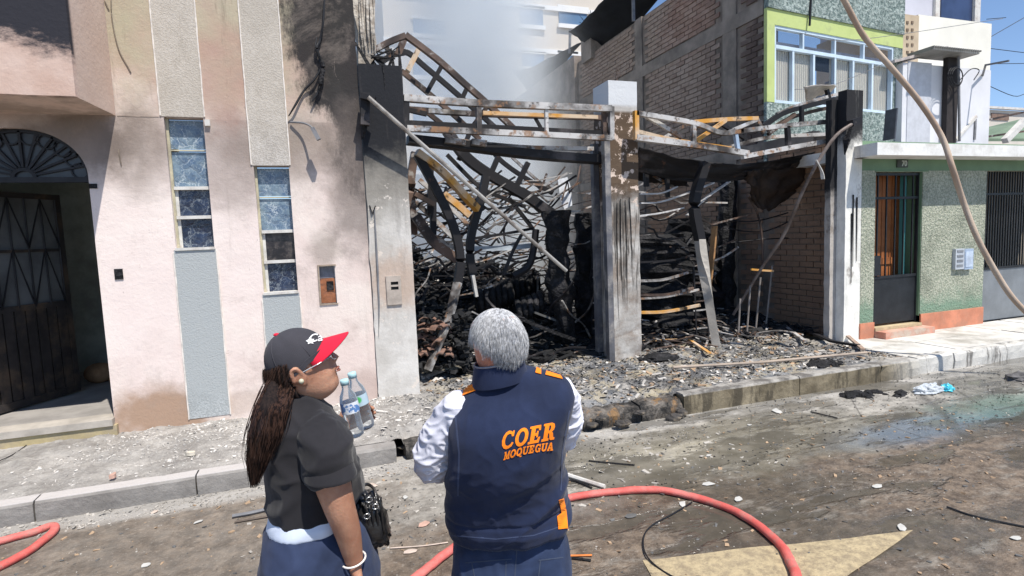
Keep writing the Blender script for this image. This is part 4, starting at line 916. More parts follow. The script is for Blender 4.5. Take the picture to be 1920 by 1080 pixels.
for i, P in enumerate([[(1366, 414), (1420, 414), (1484, 397)], [(1366, 428), (1400, 434), (1440, 432), (1495, 408)], [(1370, 455), (1440, 448), (1518, 445)]]):
    bar(['upper', 'middle', 'lower'][i] + ' black sagging wire in front of the brick side wall', 7.4, P, .022, B_, sides=6, name='wire', cat='wire')
for i, P in enumerate([[(1388, 560), (1384, 630)], [(1407, 535), (1400, 630)], [(1426, 520), (1416, 630)], [(1448, 498), (1434, 632)]]):
    bar(['shortest leftmost', 'second from the left', 'third from the left', 'tallest rightmost'][i] + ' of four thin grey rods upright in the right bay', 6.9 + .1 * i, P, .03, simple('grey_rod', (.26, .23, .21), .7, .3, 4), sides=7, name='upright_rod', cat='rod')
bar('curved rusty conduit hanging down to the four upright rods', 7.3, [(1403, 368), (1420, 400), (1428, 440), (1430, 500)], .035, R_, sides=7, name='conduit', cat='conduit')
bar('short bare copper coloured crosspiece on the upright rods', 6.95, [(1408, 505), (1432, 507), (1450, 508)], .03, O_, name='crosspiece', cat='rod')
# hanging sheets: black corrugated roofing
def corr(label, P, Y, Q, n=40, amp=.02, rows=8, mt=None, fold=.05):
    top = smoothcurve(pts_(Y, P), 8); bot = smoothcurve(pts_(Y + .25, Q), 8); M = MB(); N_ = max(len(top), len(bot))
    f = lambda L, u: L[min(len(L) - 1, int(u * (len(L) - 1)))]
    def at(L, u): k = u * (len(L) - 1); i = min(len(L) - 2, int(k)); return L[i].lerp(L[i + 1], k - i)
    for j in range(rows + 1):
        for i in range(n + 1):
            u, v = i / n, j / rows; p = at(top, u).lerp(at(bot, u), v)
            M.v.append(tuple(p + Vector((0, amp * sin(v * rows * 1.57 * 2) + fold * nz(u * 4, v * 3, Y), .4 * fold * nz(u * 6, v * 6, Y + 3)))))
    for j in range(rows):
        for i in range(n): a = j * (n + 1) + i; M.f.append((a, a + 1, a + n + 2, a + n + 1))
    o = one('roof_sheet', M, mt or B_, label, 'roof sheet', smooth=True); o.modifiers.new('thickness', 'SOLIDIFY').thickness = .008; return o
corr('long black corrugated sheet hanging under the buckled beam', [(1196, 276), (1290, 298), (1400, 306), (1548, 282)], 6.85, [(1196, 322), (1290, 340), (1380, 338), (1520, 305)], 50, .03, 16)
BRS = simple('scorched_brown_sheet', (.045, .028, .02), .75, .4, 2, .006, 12, dirt=(.012, .01, .01))
corr('large dark brown sheet drooping in front of the brick side wall', [(1398, 322), (1440, 312), (1530, 300)], 7.0, [(1408, 372), (1440, 396), (1502, 350)], 24, .01, 12, BRS, .1)
corr('black sheet flattened against the back of the concrete column', [(1196, 300), (1230, 318), (1290, 326)], 7.3, [(1196, 338), (1240, 345), (1290, 350)], 20, .02, 8)
corr('grey flap of sheet bent over the end pillar', [(1506, 163), (1540, 158), (1570, 160)], 6.6, [(1512, 190), (1535, 180), (1556, 172)], 12, .004, 6, simple('dusty_sheet', (.52, .47, .42), .8, .3, 4), .03)
M = MB(); cl = pts_(7.9, [(1046, 336), (1064, 332), (1070, 350), (1073, 385), (1058, 392), (1050, 370)]); M.prism(cl, (.02, .06, 0)); one('cloth_scrap', M, simple('white_scrap', (.72, .74, .78), .8, .2, 9), 'white torn scrap caught on the wreckage left of the concrete column', 'scrap')

# thick charred posts, noisy and tapered
def charpost(label, P, Y, w, seg=12):
    pp = smoothcurve(pts_(Y, P), 12); rings = []
    for i, p in enumerate(pp):
        k = np.interp(i / (len(pp) - 1), np.linspace(0, 1, len(w)), w); rg = []
        for j in range(seg):
            a = 2 * pi * j / seg; d = 1 + .45 * mnoise.noise(Vector((cos(a) * 1.5, sin(a) * 1.5, p.z * 4 + Y))) + .16 * mnoise.noise(Vector((cos(a) * 4, sin(a) * 4, p.z * 11)))
            rg.append(p + Vector((cos(a) * k * d, sin(a) * k * d * .9, 0)))
        rings.append(rg)
    M = MB(); M.loft(rings); one('charred_post', M, CHAR, label, 'post')
charpost('thick black charred post nearest the long sloping pole', [(1042, 395), (1046, 470), (1050, 540), (1064, 640)], 7.4, [.20, .15, .19, .10])
charpost('thick charred post close to the concrete column', [(1096, 400), (1100, 470), (1104, 560), (1100, 640)], 7.8, [.15, .19, .22, .2])
charpost('slim charred post between the thick one and the concrete column', [(1122, 410), (1120, 500), (1122, 640)], 7.5, [.12, .10, .11])
charpost('charred post deep in the dark right bay', [(1365, 340), (1362, 480), (1360, 600)], 8.6, [.16, .15, .18])
charpost('squat charred post behind the leaning grey post', [(1230, 440), (1236, 520), (1240, 600)], 8.4, [.5, .6, .7])
charpost('broad charred stack in the dark of the right bay', [(1290, 410), (1290, 500), (1300, 600)], 8.9, [.35, .5, .6])
# blackened rebar cage left of the column
lc = empty('rung_frame', PY(1130, 640, 7.3), 'blackened steel rung frame leaning just left of the concrete column', 'frame')
for x in (1116, 1131):
    M = MB(); M.sweep(pts_(7.3, [(x, 432), (x + 4, 640)]), .03); part('rail', M, ST_BLACK, lc)
for k in range(13):
    y = 440 + 16 * k; M = MB(); M.sweep(pts_(7.3, [(1112, y), (1135, y + random.uniform(-2, 2))]), .022); part('rung', M, A if k % 3 else ST_BLACK, lc)
lc = empty('rung_frame', PY(1318, 640, 7.2), 'rusty steel rung frame standing behind the leaning post of the right bay', 'frame')
for x in (1300, 1322):
    M = MB(); M.sweep(pts_(7.2, [(x, 500), (x + 6, 640)]), .025); part('rail', M, ST_BLACK, lc)
for k in range(7):
    y = 515 + 17 * k; M = MB(); M.sweep(pts_(7.2, [(1300, y), (1326, y - 3)]), .02); part('rung', M, R_ if k % 2 else A, lc)
# loops of burnt coiled netting / tyre-like rolls
for i, (x, y, Y, s, n) in enumerate([(935, 556, 7.9, .30, 6), (985, 540, 8.3, .28, 7), (1000, 575, 7.6, .25, 5)]):
    r0 = empty('coiled_roll', PY(x, y, Y), ['left', 'rear', 'front'][i] + ' charred ribbed roll lying on the heap behind the grey haired man', 'roll')
    for k in range(n):
        M = MB(); c0 = PY(x, y, Y) + Vector((.10 * k - .10 * n / 2, .03 * k, -.05 + .02 * k))
        M.sweep([c0 + Vector((.03 * cos(a), s * .6 * cos(a), s * .55 * sin(a))) for a in np.linspace(0, 2 * pi, 17)], .10, sides=7); part('coil', M, CHAR, r0, True)

# countless bent laths and rods: individuals of a few kinds, strewn through the lot
groups = [('charred_lath', 'burnt black lath strewn on the heap', 'black laths strewn over the burnt lot', ST_BLACK, 58, .035, (.5, 1.5)),
          ('ashen_lath', 'ash grey bent strip strewn on the heap', 'ash grey strips strewn over the burnt lot', ST_ASH, 72, .028, (.3, 1.1)),
          ('rusty_rod', 'rusty orange bent rod strewn on the heap', 'rusty rods strewn over the burnt lot', ST_RUST, 26, .02, (.4, 1.2))]
for nm, lab, grp, mt, cnt, w, (l0, l1) in groups:
    protos = []
    for v in range(5):
        L = random.uniform(l0, l1); M = MB(); b = random.uniform(-.25, .25); M.sweep(smoothcurve([(-L/2, 0, 0), (-L/6, b * L, .05 * L), (L/5, b * L * .7, -.02), (L/2, -b * .3, 0)], 4), w, w * .6); me = M.mesh(nm); me.materials.append(mt); protos.append(me)
    for k in range(cnt):
        o = link(nm, random.choice(protos)); x = random.uniform(XL + .2, XR - .4); y = 6.9 + 3.2 * random.random() ** 1.3
        if nm != 'charred_lath' and random.random() < .35: x = random.uniform(4.3, 7.0); y = random.uniform(6.7, 7.6)
        up = random.random() < .45 and x < 4
        o.location = (x, y, heap_z(x, y) + (random.uniform(.1, .75) if up else .05)); o.rotation_euler = (random.uniform(-.3, .3), random.uniform(-1.1, 1.1) if up else random.uniform(-.25, .25), random.uniform(0, 6.28))
        tag(o, lab, nm.split('_')[1], grp)
# overhead tangle: bent purlins hanging in depth
for k in range(130):
    x = random.uniform(XL + .3, XR - .9) if k < 60 else random.uniform(XL + .1, 3.6); y = random.uniform(7.4, 9.8); z = random.uniform(1.2, 2.9); L = random.uniform(.5, 1.9); s = random.uniform(-.5, .25); q = random.uniform(-.4, .4)
    pp = jitter([(x - L/2, y - q, z + s * .5), (x - L/5, y - q/2, z - .02), (x, y, z - .12), (x + L/4, y + q/2, z - .1 - s * .2), (x + L/2, y + q, z - s * .5)], .05); M = MB(); M.sweep(pp if k % 3 else smoothcurve(pp, 4), random.uniform(.012, .034)); one('hanging_purlin', M, random.choice([B_, B_, A, A, R_]), 'twisted purlin hanging in the tangle behind the front beams', 'purlin', 'twisted purlins in the tangle behind the front beams')
# orange-lined scraps and boards at the foot
for i, (P, w, m_) in enumerate([([(1205, 640), (1290, 636)], .05, O_), ([(1275, 625), (1330, 662)], .045, O_), ([(1225, 655), (1300, 640), (1345, 650)], .03, R_), ([(1180, 622), (1250, 628)], .03, A), ([(1500, 615), (1560, 640), (1610, 648)], .06, B_), ([(1470, 610), (1510, 640)], .05, A), ([(1590, 630), (1618, 655)], .05, simple('rusty_end', (.35, .25, .19), .7))]):
    Y = 6.4 if i < 4 else 6.15
    pp = [PZ(x, y, .27) for x, y in P]; M = MB(); M.sweep(pp, w, w * .5); one('loose_stick', M, m_, ['orange scorched stick lying flat right of the concrete column', 'pale orange stick pointing at the leaning post', 'rusty strip lying below the leaning post', 'ash grey stick touching the foot of the concrete column', 'black board lying before the end pillar', 'ash grey stick sloping down near the brick side wall', 'short rusty pipe end beside the end pillar'][i], 'stick')
M = MB(); M.sweep([PZ(1262, 689, .25), PZ(1420, 680, .26), PZ(1625, 661, .26)], .035, sides=8); one('long_pipe', M, simple('tan_pipe', (.36, .29, .23), .6, .25, 2), 'long thin tan pipe lying along the sidewalk before the right bay', 'pipe')
# lumps of ash heap by the kerb
for (x, y, s, lab) in [(1235, 672, .17, 'low mound of black ash at the foot of the concrete column'), (1545, 684, .14, 'black ash mound beside the tan pipe on the sidewalk'), (1600, 742, .09, 'black burnt lump in the gutter below the kerb')]:
    z = .2 if y < 700 else 0; M = MB(); p = PZ(x, y, z); rock(M, p + Vector((0, 0, .01)), s, x, (1.7, 1, .35))
    for k in range(40): a = random.uniform(0, 6.28); rr = random.random() ** .5 * s * 1.7; rock(M, p + Vector((cos(a) * rr, sin(a) * rr * .7, max(.01, s * .32 * (1 - rr / (s * 1.8))))), random.uniform(.015, .04), k + x)
    one('ash_mound', M, CHAR, lab, 'ash mound')
# pink-brown tile rubble at left front of the heap
TILE = simple('burnt_clay_tile', (.26, .15, .11), .9, .4, 5, .004, dirt=(.06, .045, .04), dsc=5)
tp = []
for v in range(3):
    M = MB(); M.sweep([Vector((-.06, 0, 0)), Vector((-.03, 0, .02)), Vector((.0, 0, .028)), Vector((.03, 0, .02)), Vector((.06, 0, 0))], .014, .10 + .02 * v, upv=(0, 1, 0)); me = M.mesh('clay_tile'); me.materials.append(TILE); tp.append(me)
for k in range(46):
    p = PY(random.uniform(790, 842), random.uniform(600, 668), random.uniform(6.65, 7.1)); o = link('clay_tile', random.choice(tp)); o.location = p; o.rotation_euler = (random.uniform(-.4, .4), random.uniform(-.4, .4), random.uniform(-.6, .6)); tag(o, 'burnt curved clay tile in the pile beside the scorched pillar', 'tile', 'burnt clay tiles piled beside the scorched pillar')
chips('charred_debris', CH_BLACK, 500, lambda: tuple(PY(random.uniform(786, 880), random.uniform(590, 700), random.uniform(6.7, 7.2))), lambda: random.choice([.05, .09]), .6)
# ================================================================== GREEN HOUSE
GX0 = PXB + .002
STUC_G = mat_stucco('green_roughcast', (.26, .29, .22), (.50, .50, .40), .028, 30, (.85, .5, (.16, .27, .19), .8))
STUC_UP = mat_stucco('blue_green_roughcast', (.13, .18, .17), (.40, .46, .43), .045, 18, None)
STUC_G2 = mat_stucco('smooth_green', (.20, .29, .19), (.25, .34, .24), .004, 30)
GREENP = simple('leaf_green_paint', (.15, .24, .145), .7, .12, 3, .002, obj=False)
LIME = simple('lime_green_trim', (.50, .58, .22), .8, .15, 2.5, .003, 20, obj=False, dirt=(.40, .46, .2))
PLINTH = simple('salmon_plinth', (.56, .22, .13), .8, .2, 4, .004, 30, obj=False, dirt=(.42, .20, .13))
gh = empty('green_house', (9.2, YG, ZS), 'green roughcast house with salmon plinth and lime trimmed window upstairs', 'house')
d0, d1 = PY(1640, 450, YG).x, PY(1728, 450, YG).x; dt = PY(1680, 322, YG).z; g0 = PY(1846, 450, YG).x; g1 = g0 + 1.9
ctop, cbot = PY(1700, 268, YG - .35).z, PY(1700, 291, YG - .35).z
wz1 = cbot - .0
gt = PY(1860, 320, YG).z; gb = PY(1845, 585, YG).z
M = MB(); grid_wall(M, GX0, 14, .1, gt, YG, [(d0, d1, -1, dt), (g0, g1, -1, gt - .001)], .32); part('wall', M, STUC_G, gh)
part('lintel_band', MB().box(GX0, 14, YG + .004, YG + .3, gt + .001, wz1 + .25), GREENP, gh)
part('lintel_band', MB().box(d0 - .02, d1 + .1, YG - .008, YG + .02, dt + .002, gt - .001) if gt > dt + .01 else MB().box(GX0, 14, YG - .004, YG + .003, gt - .02, gt), GREENP, gh)
part('reveal', MB().box(d1 - .012, d1 - .004, YG + .01, YG + .31, .45, dt - .005), GREENP, gh)
part('canopy', MB().box(PY(1645, 280, YG - .35).x, 14, YG - .35, YG + 1.6, cbot, ctop), simple('white_canopy', (.80, .79, .76), .8, .08, 3, .003, obj=False, dirt=(.6, .58, .54)), gh)
part('canopy_return', MB().box(GX0, PY(1645, 280, YG - .35).x - .002, YG - .1, YG + .3, cbot, ctop - .01), CONC_W, gh)
ph = PY(1732, 588, YG).z
part('plinth', MB().box(GX0 - .01, d0, YG - .022, YG + .02, .1, PY(1620, 606, YG).z), PLINTH, gh)
part('plinth', MB().box(d1, g0, YG - .022, YG + .33, .1, ph), PLINTH, gh)
part('plinth', MB().box(GX0 + .002, d0 - .002, YG + .03, YG + .33, .1, ph), PLINTH, gh)
TANFL = simple('tan_step_tread', (.52, .42, .26), .7, .2, 4, .002, obj=False, dirt=(.36, .28, .17))
part('doorstep', MB().box(d0 + .001, d1 + .05, YG - .2, YG + .5, .1, .30), simple('salmon_step', (.52, .24, .17), .75, .3, 4, .003, obj=False, dirt=(.5, .42, .34)), gh)
part('tread', MB().box(d0 + .001, d1 - .001, YG - .04, YG + .9, .302, .345), TANFL, gh)
part('back_wall', MB().box(XR + .25, 14, YG + 1.5, YG + 1.6, .1, wz1), simple('dim_interior', (.34, .30, .25), .9, .2, 2), gh)
part('side_wall', MB().box(d1 + .05, d1 + .15, YG + .33, YG + 1.5, .1, wz1), GREENP, gh)
# inner wooden door made of boards, orange brown
WOOD = simple('orange_brown_wood', (.34, .12, .04), .55, .3, 3, .002)
wd = empty('door', (0, 0, 0)); wd.parent = gh; wd.location = Vector((d0 + .1, YG + .34, .35)) - gh.location; wd['label'] = 'orange brown wooden inner door behind the barred gate'
for i in range(11):
    part('plank', MB().box(d0 - .05 + i * .105, d0 - .05 + i * .105 + .1, YG + .34 + .006 * (i % 2), YG + .38, .35, dt + .1), WOOD, wd)
part('door_rail', MB().box(d0 - .05, d0 + 1.1, YG + .325, YG + .345, 1.25, 1.35), WOOD, wd)
TEAL = simple('teal_paint', (.08, .30, .30), .5, .12, 3)
x5 = PY(1712, 450, YG + .15).x
part('door_edge', MB().box(d1 - .13, d1 - .07, YG + .2, YG + .26, .36, dt - .02), TEAL, gh)
# barred gates
IRONB = simple('gate_black', (.020, .022, .026), .5, .3, 5, .001, metal=.3)
def gate(label, x0, x1, y, zb, zm, zt_, nb, mt, pm, cross):
    g = empty('barred_gate', ((x0 + x1) / 2, y, zb), label, 'gate')
    part('panel', MB().box(x0 + .03, x1 - .03, y, y + .02, zb + .02, zm), pm, g)
    for a, b in ((x0, x0 + .035), (x1 - .035, x1)): part('stile', MB().box(a, b, y - .012, y + .03, zb, zt_), mt, g)
    for z in cross: part('rail', MB().box(x0 + .036, x1 - .036, y - .014, y + .026, z - .018, z + .018), mt, g)
    for i in range(nb):
        x = x0 + .03 + (x1 - x0 - .06) * (i + .5) / nb; part('bar', MB().box(x - .009, x + .009, y, y + .018, zm + .001, zt_), mt, g)
    return g
gd = gate('black barred door gate with solid lower panel under the small house number', d0 + .01, PY(1722, 450, YG + .05).x, YG + .06, .36, PY(1680, 520, YG + .06).z, dt - .005, 5, IRONB, IRONB, [PY(1680, 371, YG + .06).z, dt - .03, PY(1680, 520, YG + .06).z + .02])
part('lock_box', MB().box(d0 + .04, d0 + .17, YG + .03, YG + .09, PY(1680, 515, YG).z, PY(1680, 478, YG).z), IRONB, gd)
GREYP = simple('grey_gate_panel', (.22, .235, .25), .5, .2, 2, .002, metal=.2)
gate('wide barred garage gate with grey lower panel at the right edge', g0 + .02, g0 + 1.5, YG + .08, .2, PY(1860, 505, YG + .08).z, gt - .005, 22, IRONB, GREYP, [PY(1860, 364, YG + .08).z, PY(1860, 505, YG + .08).z + .02])
part('side_wall', MB().box(g0 - .12, g0 - .02, YG + .33, YG + 1.5, .1, wz1), GREENP, gh)
# upstairs: a facade set back, turned a few degrees
UA = radians(7); UO = Vector((XR - .004, 7.885, 0)); UD = Vector((cos(UA), sin(UA), 0)); UN = Vector((sin(UA), -cos(UA), 0))
def PU(px, py, off=0.0):
    d = ray(px, py); o = UO + UN * off; t = (o - CAM).dot(UN) / d.dot(UN); return CAM + d * t
def uz(px, py): p = PU(px, py); return (p - UO).dot(UD), p.z
def ubox(M, u0, u1, z0, z1, o0, o1):
    q = [UO + UD * u0 + UN * o0, UO + UD * u1 + UN * o0]; M.prism([q[0] + Vector((0,0,z0)), q[1] + Vector((0,0,z0)), q[1] + Vector((0,0,z1)), q[0] + Vector((0,0,z1))], UN * (o1 - o0)); return M
wu0 = uz(1452, 190)[0]; wu1 = uz(1674, 204)[0]; wz_b = uz(1452, 192)[1]; wz_t = uz(1452, 46)[1]
tu0 = .0; UE = uz(1690, 200)[0]
M = MB(); ubox(M, 0, UE, ctop - .6, wz_b, -.06, 0); part('upper_wall', M, STUC_UP, gh)
zt_tr = uz(1452, 17)[1]
M = MB(); ubox(M, 0, wu0 - .0, wz_b + .001, zt_tr, -.06, .005); ubox(M, wu0, UE, wz_t, zt_tr, -.06, .005); part('window_surround', M, LIME, gh)
M = MB(); ubox(M, wu1, UE, wz_b + .001, wz_t - .001, -.06, .0); part('upper_wall', M, STUC_UP, gh)
M = MB(); ubox(M, 0, UE, zt_tr + .002, zt_tr + 1.6, -.06, .03); part('upper_wall', M, STUC_UP, gh)
M = MB(); ubox(M, -.02, UE + .02, ctop - .6, zt_tr + 1.6, -4, -.26); 
wn_ = empty('window', (0, 0, 0)); wn_.parent = gh; wn_.location = PU(1560, 190) - gh.location; wn_['label'] = 'wide pale blue framed window with drawn curtains upstairs'
FRM = simple('pale_blue_frame', (.55, .66, .76), .5, .1, 4)
CURT = NT('cream_curtain'); cw = CURT.n.new('ShaderNodeTexWave'); CURT.lk(CURT.scale(CURT.pos, (1, .2, .03)), cw.inputs[0]); cw.inputs['Scale'].default_value = 6; cw.inputs['Distortion'].default_value = 1.5
CURT = CURT.fin(CURT.mix(CURT.rng(cw.outputs[1], .2, .8), (.92, .87, .72), (.68, .65, .58)), .9, CURT.bump(cw.outputs[1], .03))
WGL = NT('window_pane_glass'); WGL.b.inputs['Transmission Weight'].default_value = .0; tr = WGL.n.new('ShaderNodeBsdfTransparent'); ms = WGL.n.new('ShaderNodeMixShader'); ms.inputs[0].default_value = .12
WGL.b.inputs['Base Color'].default_value = (.1, .13, .18, 1); WGL.b.inputs['Roughness'].default_value = .05; WGL.t.links.new(tr.outputs[0], ms.inputs[1]); WGL.t.links.new(WGL.b.outputs[0], ms.inputs[2]); WGL.t.links.new(ms.outputs[0], WGL.out.inputs[0]); WGL = WGL.m
wm = wz_t - (wz_t - wz_b) * .27
cols = [uz(x, 120)[0] for x in (1489, 1528, 1568, 1602, 1638)]; tops = [uz(x, 70)[0] for x in (1508, 1568, 1622)]
for (u0, u1, z0, z1) in [(wu0, wu1, wz_b, wz_b + .05), (wu0, wu1, wz_t - .05, wz_t), (wu0, wu1, wm - .03, wm + .03), (wu0, wu0 + .05, wz_b + .05, wz_t - .05), (wu1 - .05, wu1, wz_b + .05, wz_t - .05)]:
    M = MB(); ubox(M, u0, u1, z0, z1, -.09, -.01); part('frame', M, FRM, wn_)
for u in cols: M = MB(); ubox(M, u - .025, u + .025, wz_b + .051, wm - .031, -.085, -.015); part('mullion', M, FRM, wn_)
for u in tops: M = MB(); ubox(M, u - .02, u + .02, wm + .031, wz_t - .051, -.085, -.015); part('mullion', M, FRM, wn_)
ed = [wu0 + .05] + cols + [wu1 - .05]
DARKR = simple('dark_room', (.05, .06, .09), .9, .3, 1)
for i in range(6):
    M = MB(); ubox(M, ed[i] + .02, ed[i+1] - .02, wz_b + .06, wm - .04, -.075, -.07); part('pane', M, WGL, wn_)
    if i != 2:
        M = MB(); ubox(M, ed[i] + .0, ed[i+1], wz_b + .02, wm, -.14, -.10); part('curtain', M, CURT, wn_)
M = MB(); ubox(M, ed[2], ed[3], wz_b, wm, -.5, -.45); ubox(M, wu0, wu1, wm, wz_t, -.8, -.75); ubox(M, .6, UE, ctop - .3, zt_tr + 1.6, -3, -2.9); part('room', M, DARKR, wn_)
et = [wu0 + .05] + tops + [wu1 - .05]
for i in range(4): M = MB(); ubox(M, et[i] + .015, et[i+1] - .015, wm + .035, wz_t - .055, -.105, -.10); part('pane', M, WGL, wn_)
M = MB(); ubox(M, wu0, wu1, wm + .03, wz_t - .2, -.2, -.17); part('curtain', M, simple('net_curtain', (.40, .38, .42), .9, .25, 3, .01, 6), wn_)
# cable on the facade and rebar stubs on the canopy
M = MB(); M.sweep([PU(1521, -10, .04), PU(1518, 48, .06)], .03); one('facade_cable', M, RUBBER, 'short dark cable hanging over the lime trim of the upstairs window', 'cable')
for i, x in enumerate((1606, 1612, 1618, 1628, 1648)):
    p = Vector((PY(x, 268, YG + .3).x, YG + .3, ctop)); M = MB(); M.sweep([p, p + Vector((random.uniform(-.03, .03), 0, .09 + .05 * (i % 2)))], .012); one('rebar_stub', M, ST_RUST, 'short rusty rebar stub sticking up from the left end of the white canopy', 'rebar', 'rebar stubs on the left end of the canopy')
M = MB(); p = PY(1662, 240, YG + 1.1); M.sweep([PY(1672, 205, YG + 1.6), PY(1667, 262, YG + 1.6)], .22, .03); one('dark_panel', M, simple('slate_panel', (.05, .055, .07), .6), 'dark grey panel standing between the upstairs wall and the white roof room', 'panel')
# house number
pn = PY(1692, 307, YG); np_ = empty('house_number', pn, 'small dark house number plate above the door gate', 'number plate')
part('plate', MB().box(pn.x - .12, pn.x + .10, YG - .014, YG + .004, pn.z - .055, pn.z + .055), simple('dark_plate', (.04, .05, .04), .5), np_)
def textmesh(name, s, size, mat, parent, M4, extrude=.002, offset=0.0, space=1.0):
    cu = bpy.data.curves.new(name, 'FONT'); cu.body = s; cu.size = size; cu.extrude = extrude; cu.offset = offset; cu.space_character = space; cu.align_x = 'CENTER'; cu.align_y = 'CENTER'
    to = bpy.data.objects.new(name + '_tmp', cu); COL.objects.link(to); bpy.context.view_layer.update()
    me = bpy.data.meshes.new_from_object(to.evaluated_get(bpy.context.evaluated_depsgraph_get())); bpy.data.objects.remove(to); bpy.data.curves.remove(cu)
    me.transform(M4); o = link(name, me, mat, parent); return o
FACE = Matrix(((1, 0, 0, 0), (0, 0, -1, 0), (0, 1, 0, 0), (0, 0, 0, 1)))
textmesh('digits', '70', .11, simple('digit_paint', (.45, .50, .45), .6), np_, Matrix.Translation((.02, -.0165, 0)) @ FACE, .001, .003)
# door bells
for i, (x0, x1, lab) in enumerate([(1786, 1801, 'left white intercom box with buttons on the green wall'), (1803, 1818, 'right pale blue meter box on the green wall')]):
    a, b = PY(x0, 467, YG), PY(x1, 504, YG); g = empty('intercom', ((a.x + b.x) / 2, YG, b.z), lab, 'intercom')
    part('case', MB().box(a.x, b.x, YG - .05, YG, b.z, a.z), simple('case_' + 'ab'[i], [(.46, .49, .53), (.34, .42, .54)][i], .5, .1), g)
    if i == 0:
        for r in range(4): part('button', MB().box(a.x + .03, b.x - .03, YG - .056, YG - .0505, b.z + .04 + .075 * r, b.z + .075 + .075 * r), simple('bell_button', (.22, .23, .25), .5), g)
    else: part('cover', MB().box(a.x + .02, b.x - .02, YG - .056, YG - .0505, b.z + .04, a.z - .04), simple('bell_cover', (.50, .58, .70), .4), g)

# ================================================================== WHITE ROOF ROOMS
WH = simple('white_wall_paint', (.66, .66, .69), .8, .08, 1.5, .002, obj=False, dirt=(.58, .58, .60), dsc=.7)
YW = 8.2
def WB(x0, y0, x1, y1, Y): a, b = PY(x0, y0, Y), PY(x1, y1, Y); return a.x, b.x, b.z, a.z
wr = empty('white_roof_room', (11.5, YW, ctop), 'white box shaped stair room standing on the roof behind the canopy', 'roof room')
x0 = PY(1689, 300, YW).x; x1 = PY(1852, 300, YW).x; zb = PY(1700, 118, YW).z
M = MB(); M.box(x0, x1, YW, YW + 3, 2.9, zb); part('wall', M, WH, wr)
M = MB(); a = WB(1702, 115, 1742, 268, YW); M.box(a[0], a[1], YW - .012, YW, a[2], a[3]); part('grey_patch', M, simple('grey_patch_paint', (.50, .51, .55), .8, .1), wr)
M = MB(); M.prism([PY(1678, 117, YW - .05), PY(1778, 92, YW - .05), PY(1778, 86, YW - .05), PY(1678, 112, YW - .05)], (0, 1.6, 0)); part('roof_edge', M, simple('thin_roof_edge', (.45, .40, .38), .7), wr)
a = WB(1852, 143, 1872, 265, YW); M = MB(); M.box(x1 + .01, a[1], YW + .3, YW + 3, 2.9, a[3]); part('blue_panel', M, simple('grey_blue_panel', (.16, .20, .30), .6), wr)
a = WB(1777, 92, 1791, 268, YW - .1); M = MB(); M.box(a[0], a[1], YW - .12, YW - .02, a[2], a[3]); part('dark_gap', M, simple('dark_slot', (.03, .025, .025), .9), wr)
M = MB(); M.sweep([PY(1797, 95, YW - .2), PY(1799, 265, YW - .2)], .05, sides=8); part('conduit', M, CONDUIT, wr)
M = MB(); q = [PY(1770, 86, YW - .6), PY(1858, 86, YW - .6)]; M.box(q[0].x, q[1].x, YW - .4, YW + .1, q[0].z - .0, q[0].z + .04)
for i in range(22): x = q[0].x + (q[1].x - q[0].x) * i / 21; M.box(x, x + .03, YW - .42, YW + .1, q[0].z + .04, q[0].z + .07)
part('tin_roof', M, simple('grey_tin', (.22, .21, .19), .6, .3, 2, .01), wr)
for k in range(3):
    M = MB(); c0 = PY(1795, 143, YW - .3); M.sweep([c0 + Vector(((.16 + .03 * k) * cos(t), .02 * k, (.16 + .02 * k) * sin(t))) for t in np.linspace(0, 2 * pi, 18)], .02, sides=6); part('cable_coil', M, RUBBER, wr)
M = MB(); M.sweep(smoothcurve([PY(1800, 150, YW - .3), PY(1820, 130, YW - .3), PY(1836, 132, YW - .3), PY(1826, 150, YW - .3)], 6), .02, sides=6); part('cable_loop', M, RUBBER, wr)
cr = empty('crate_box', PY(1760, 116, 9.6), 'large cream box with printed panels stacked on the white roof room', 'box')
a = WB(1722, 27, 1856, 140, 9.4); CRM = simple('cream_panel', (.80, .77, .68), .7, .06, 2)
M = MB(); M.box(a[0], a[1], 9.4, 12, a[2] - 1, a[3]); part('case', M, CRM, cr)
lx = PX(1682, 60, PY(1722, 60, 9.4).x)
M = MB(); aa = a[0] - .004; y2 = 9.4; 
TANB = simple('tan_printed_side', (.50, .40, .28), .8, .12, 3)
b0 = WB(1679, 33, 1722, 110, 9.4); M.box(b0[0], a[0] - .003, 9.38, 11.5, b0[2] - .3, a[3] - .04); part('printed_side', M, TANB, cr)
for r in range(5):
    for c_ in range(2):
        p = PY(1704 + 9 * c_ - 2, 42 + 14 * r, 9.37); M = MB(); M.box(p.x - .035, p.x + .03, 9.366, 9.379, p.z - .03, p.z + .03); part('printed_mark', M, simple('mark_brown', (.18, .13, .09), .8), cr)
ub = empty('upper_room', PY(1760, 20, 10.5), 'pale room with a dark blue window at the top right', 'building')
a = WB(1690, -40, 1838, 42, 10.6); M = MB(); M.box(a[0], a[1], 10.6, 13, a[2] - .5, a[3]); part('wall', M, simple('grey_lilac_wall', (.50, .50, .56), .8, .1, 1, obj=False), ub)
a = WB(1764, -30, 1830, 42, 10.6); M = MB(); M.box(a[0], a[1], 10.57, 10.6, a[2], a[3]); part('window', M, simple('dark_blue_glass', (.04, .06, .13), .15, .2, 2), ub)
M = MB(); a = WB(1830, -30, 1837, 48, 10.5); M.box(a[0], a[1], 10.5, 10.6, a[2], a[3]); part('frame', M, WHITEBAR, ub)
M = MB(); a = WB(1758, -30, 1764, 42, 10.5); M.box(a[0], a[1], 10.53, 10.6, a[2], a[3]); part('frame', M, WHITEBAR, ub)
M = MB(); M.sweep([PY(1842, 142, YW), PY(1848, 122, YW - .2), PY(1892, 114, YW - .6)], .035); one('antenna_arm', M, CONDUIT, 'thin grey arm sticking out right of the cable coil', 'bracket')
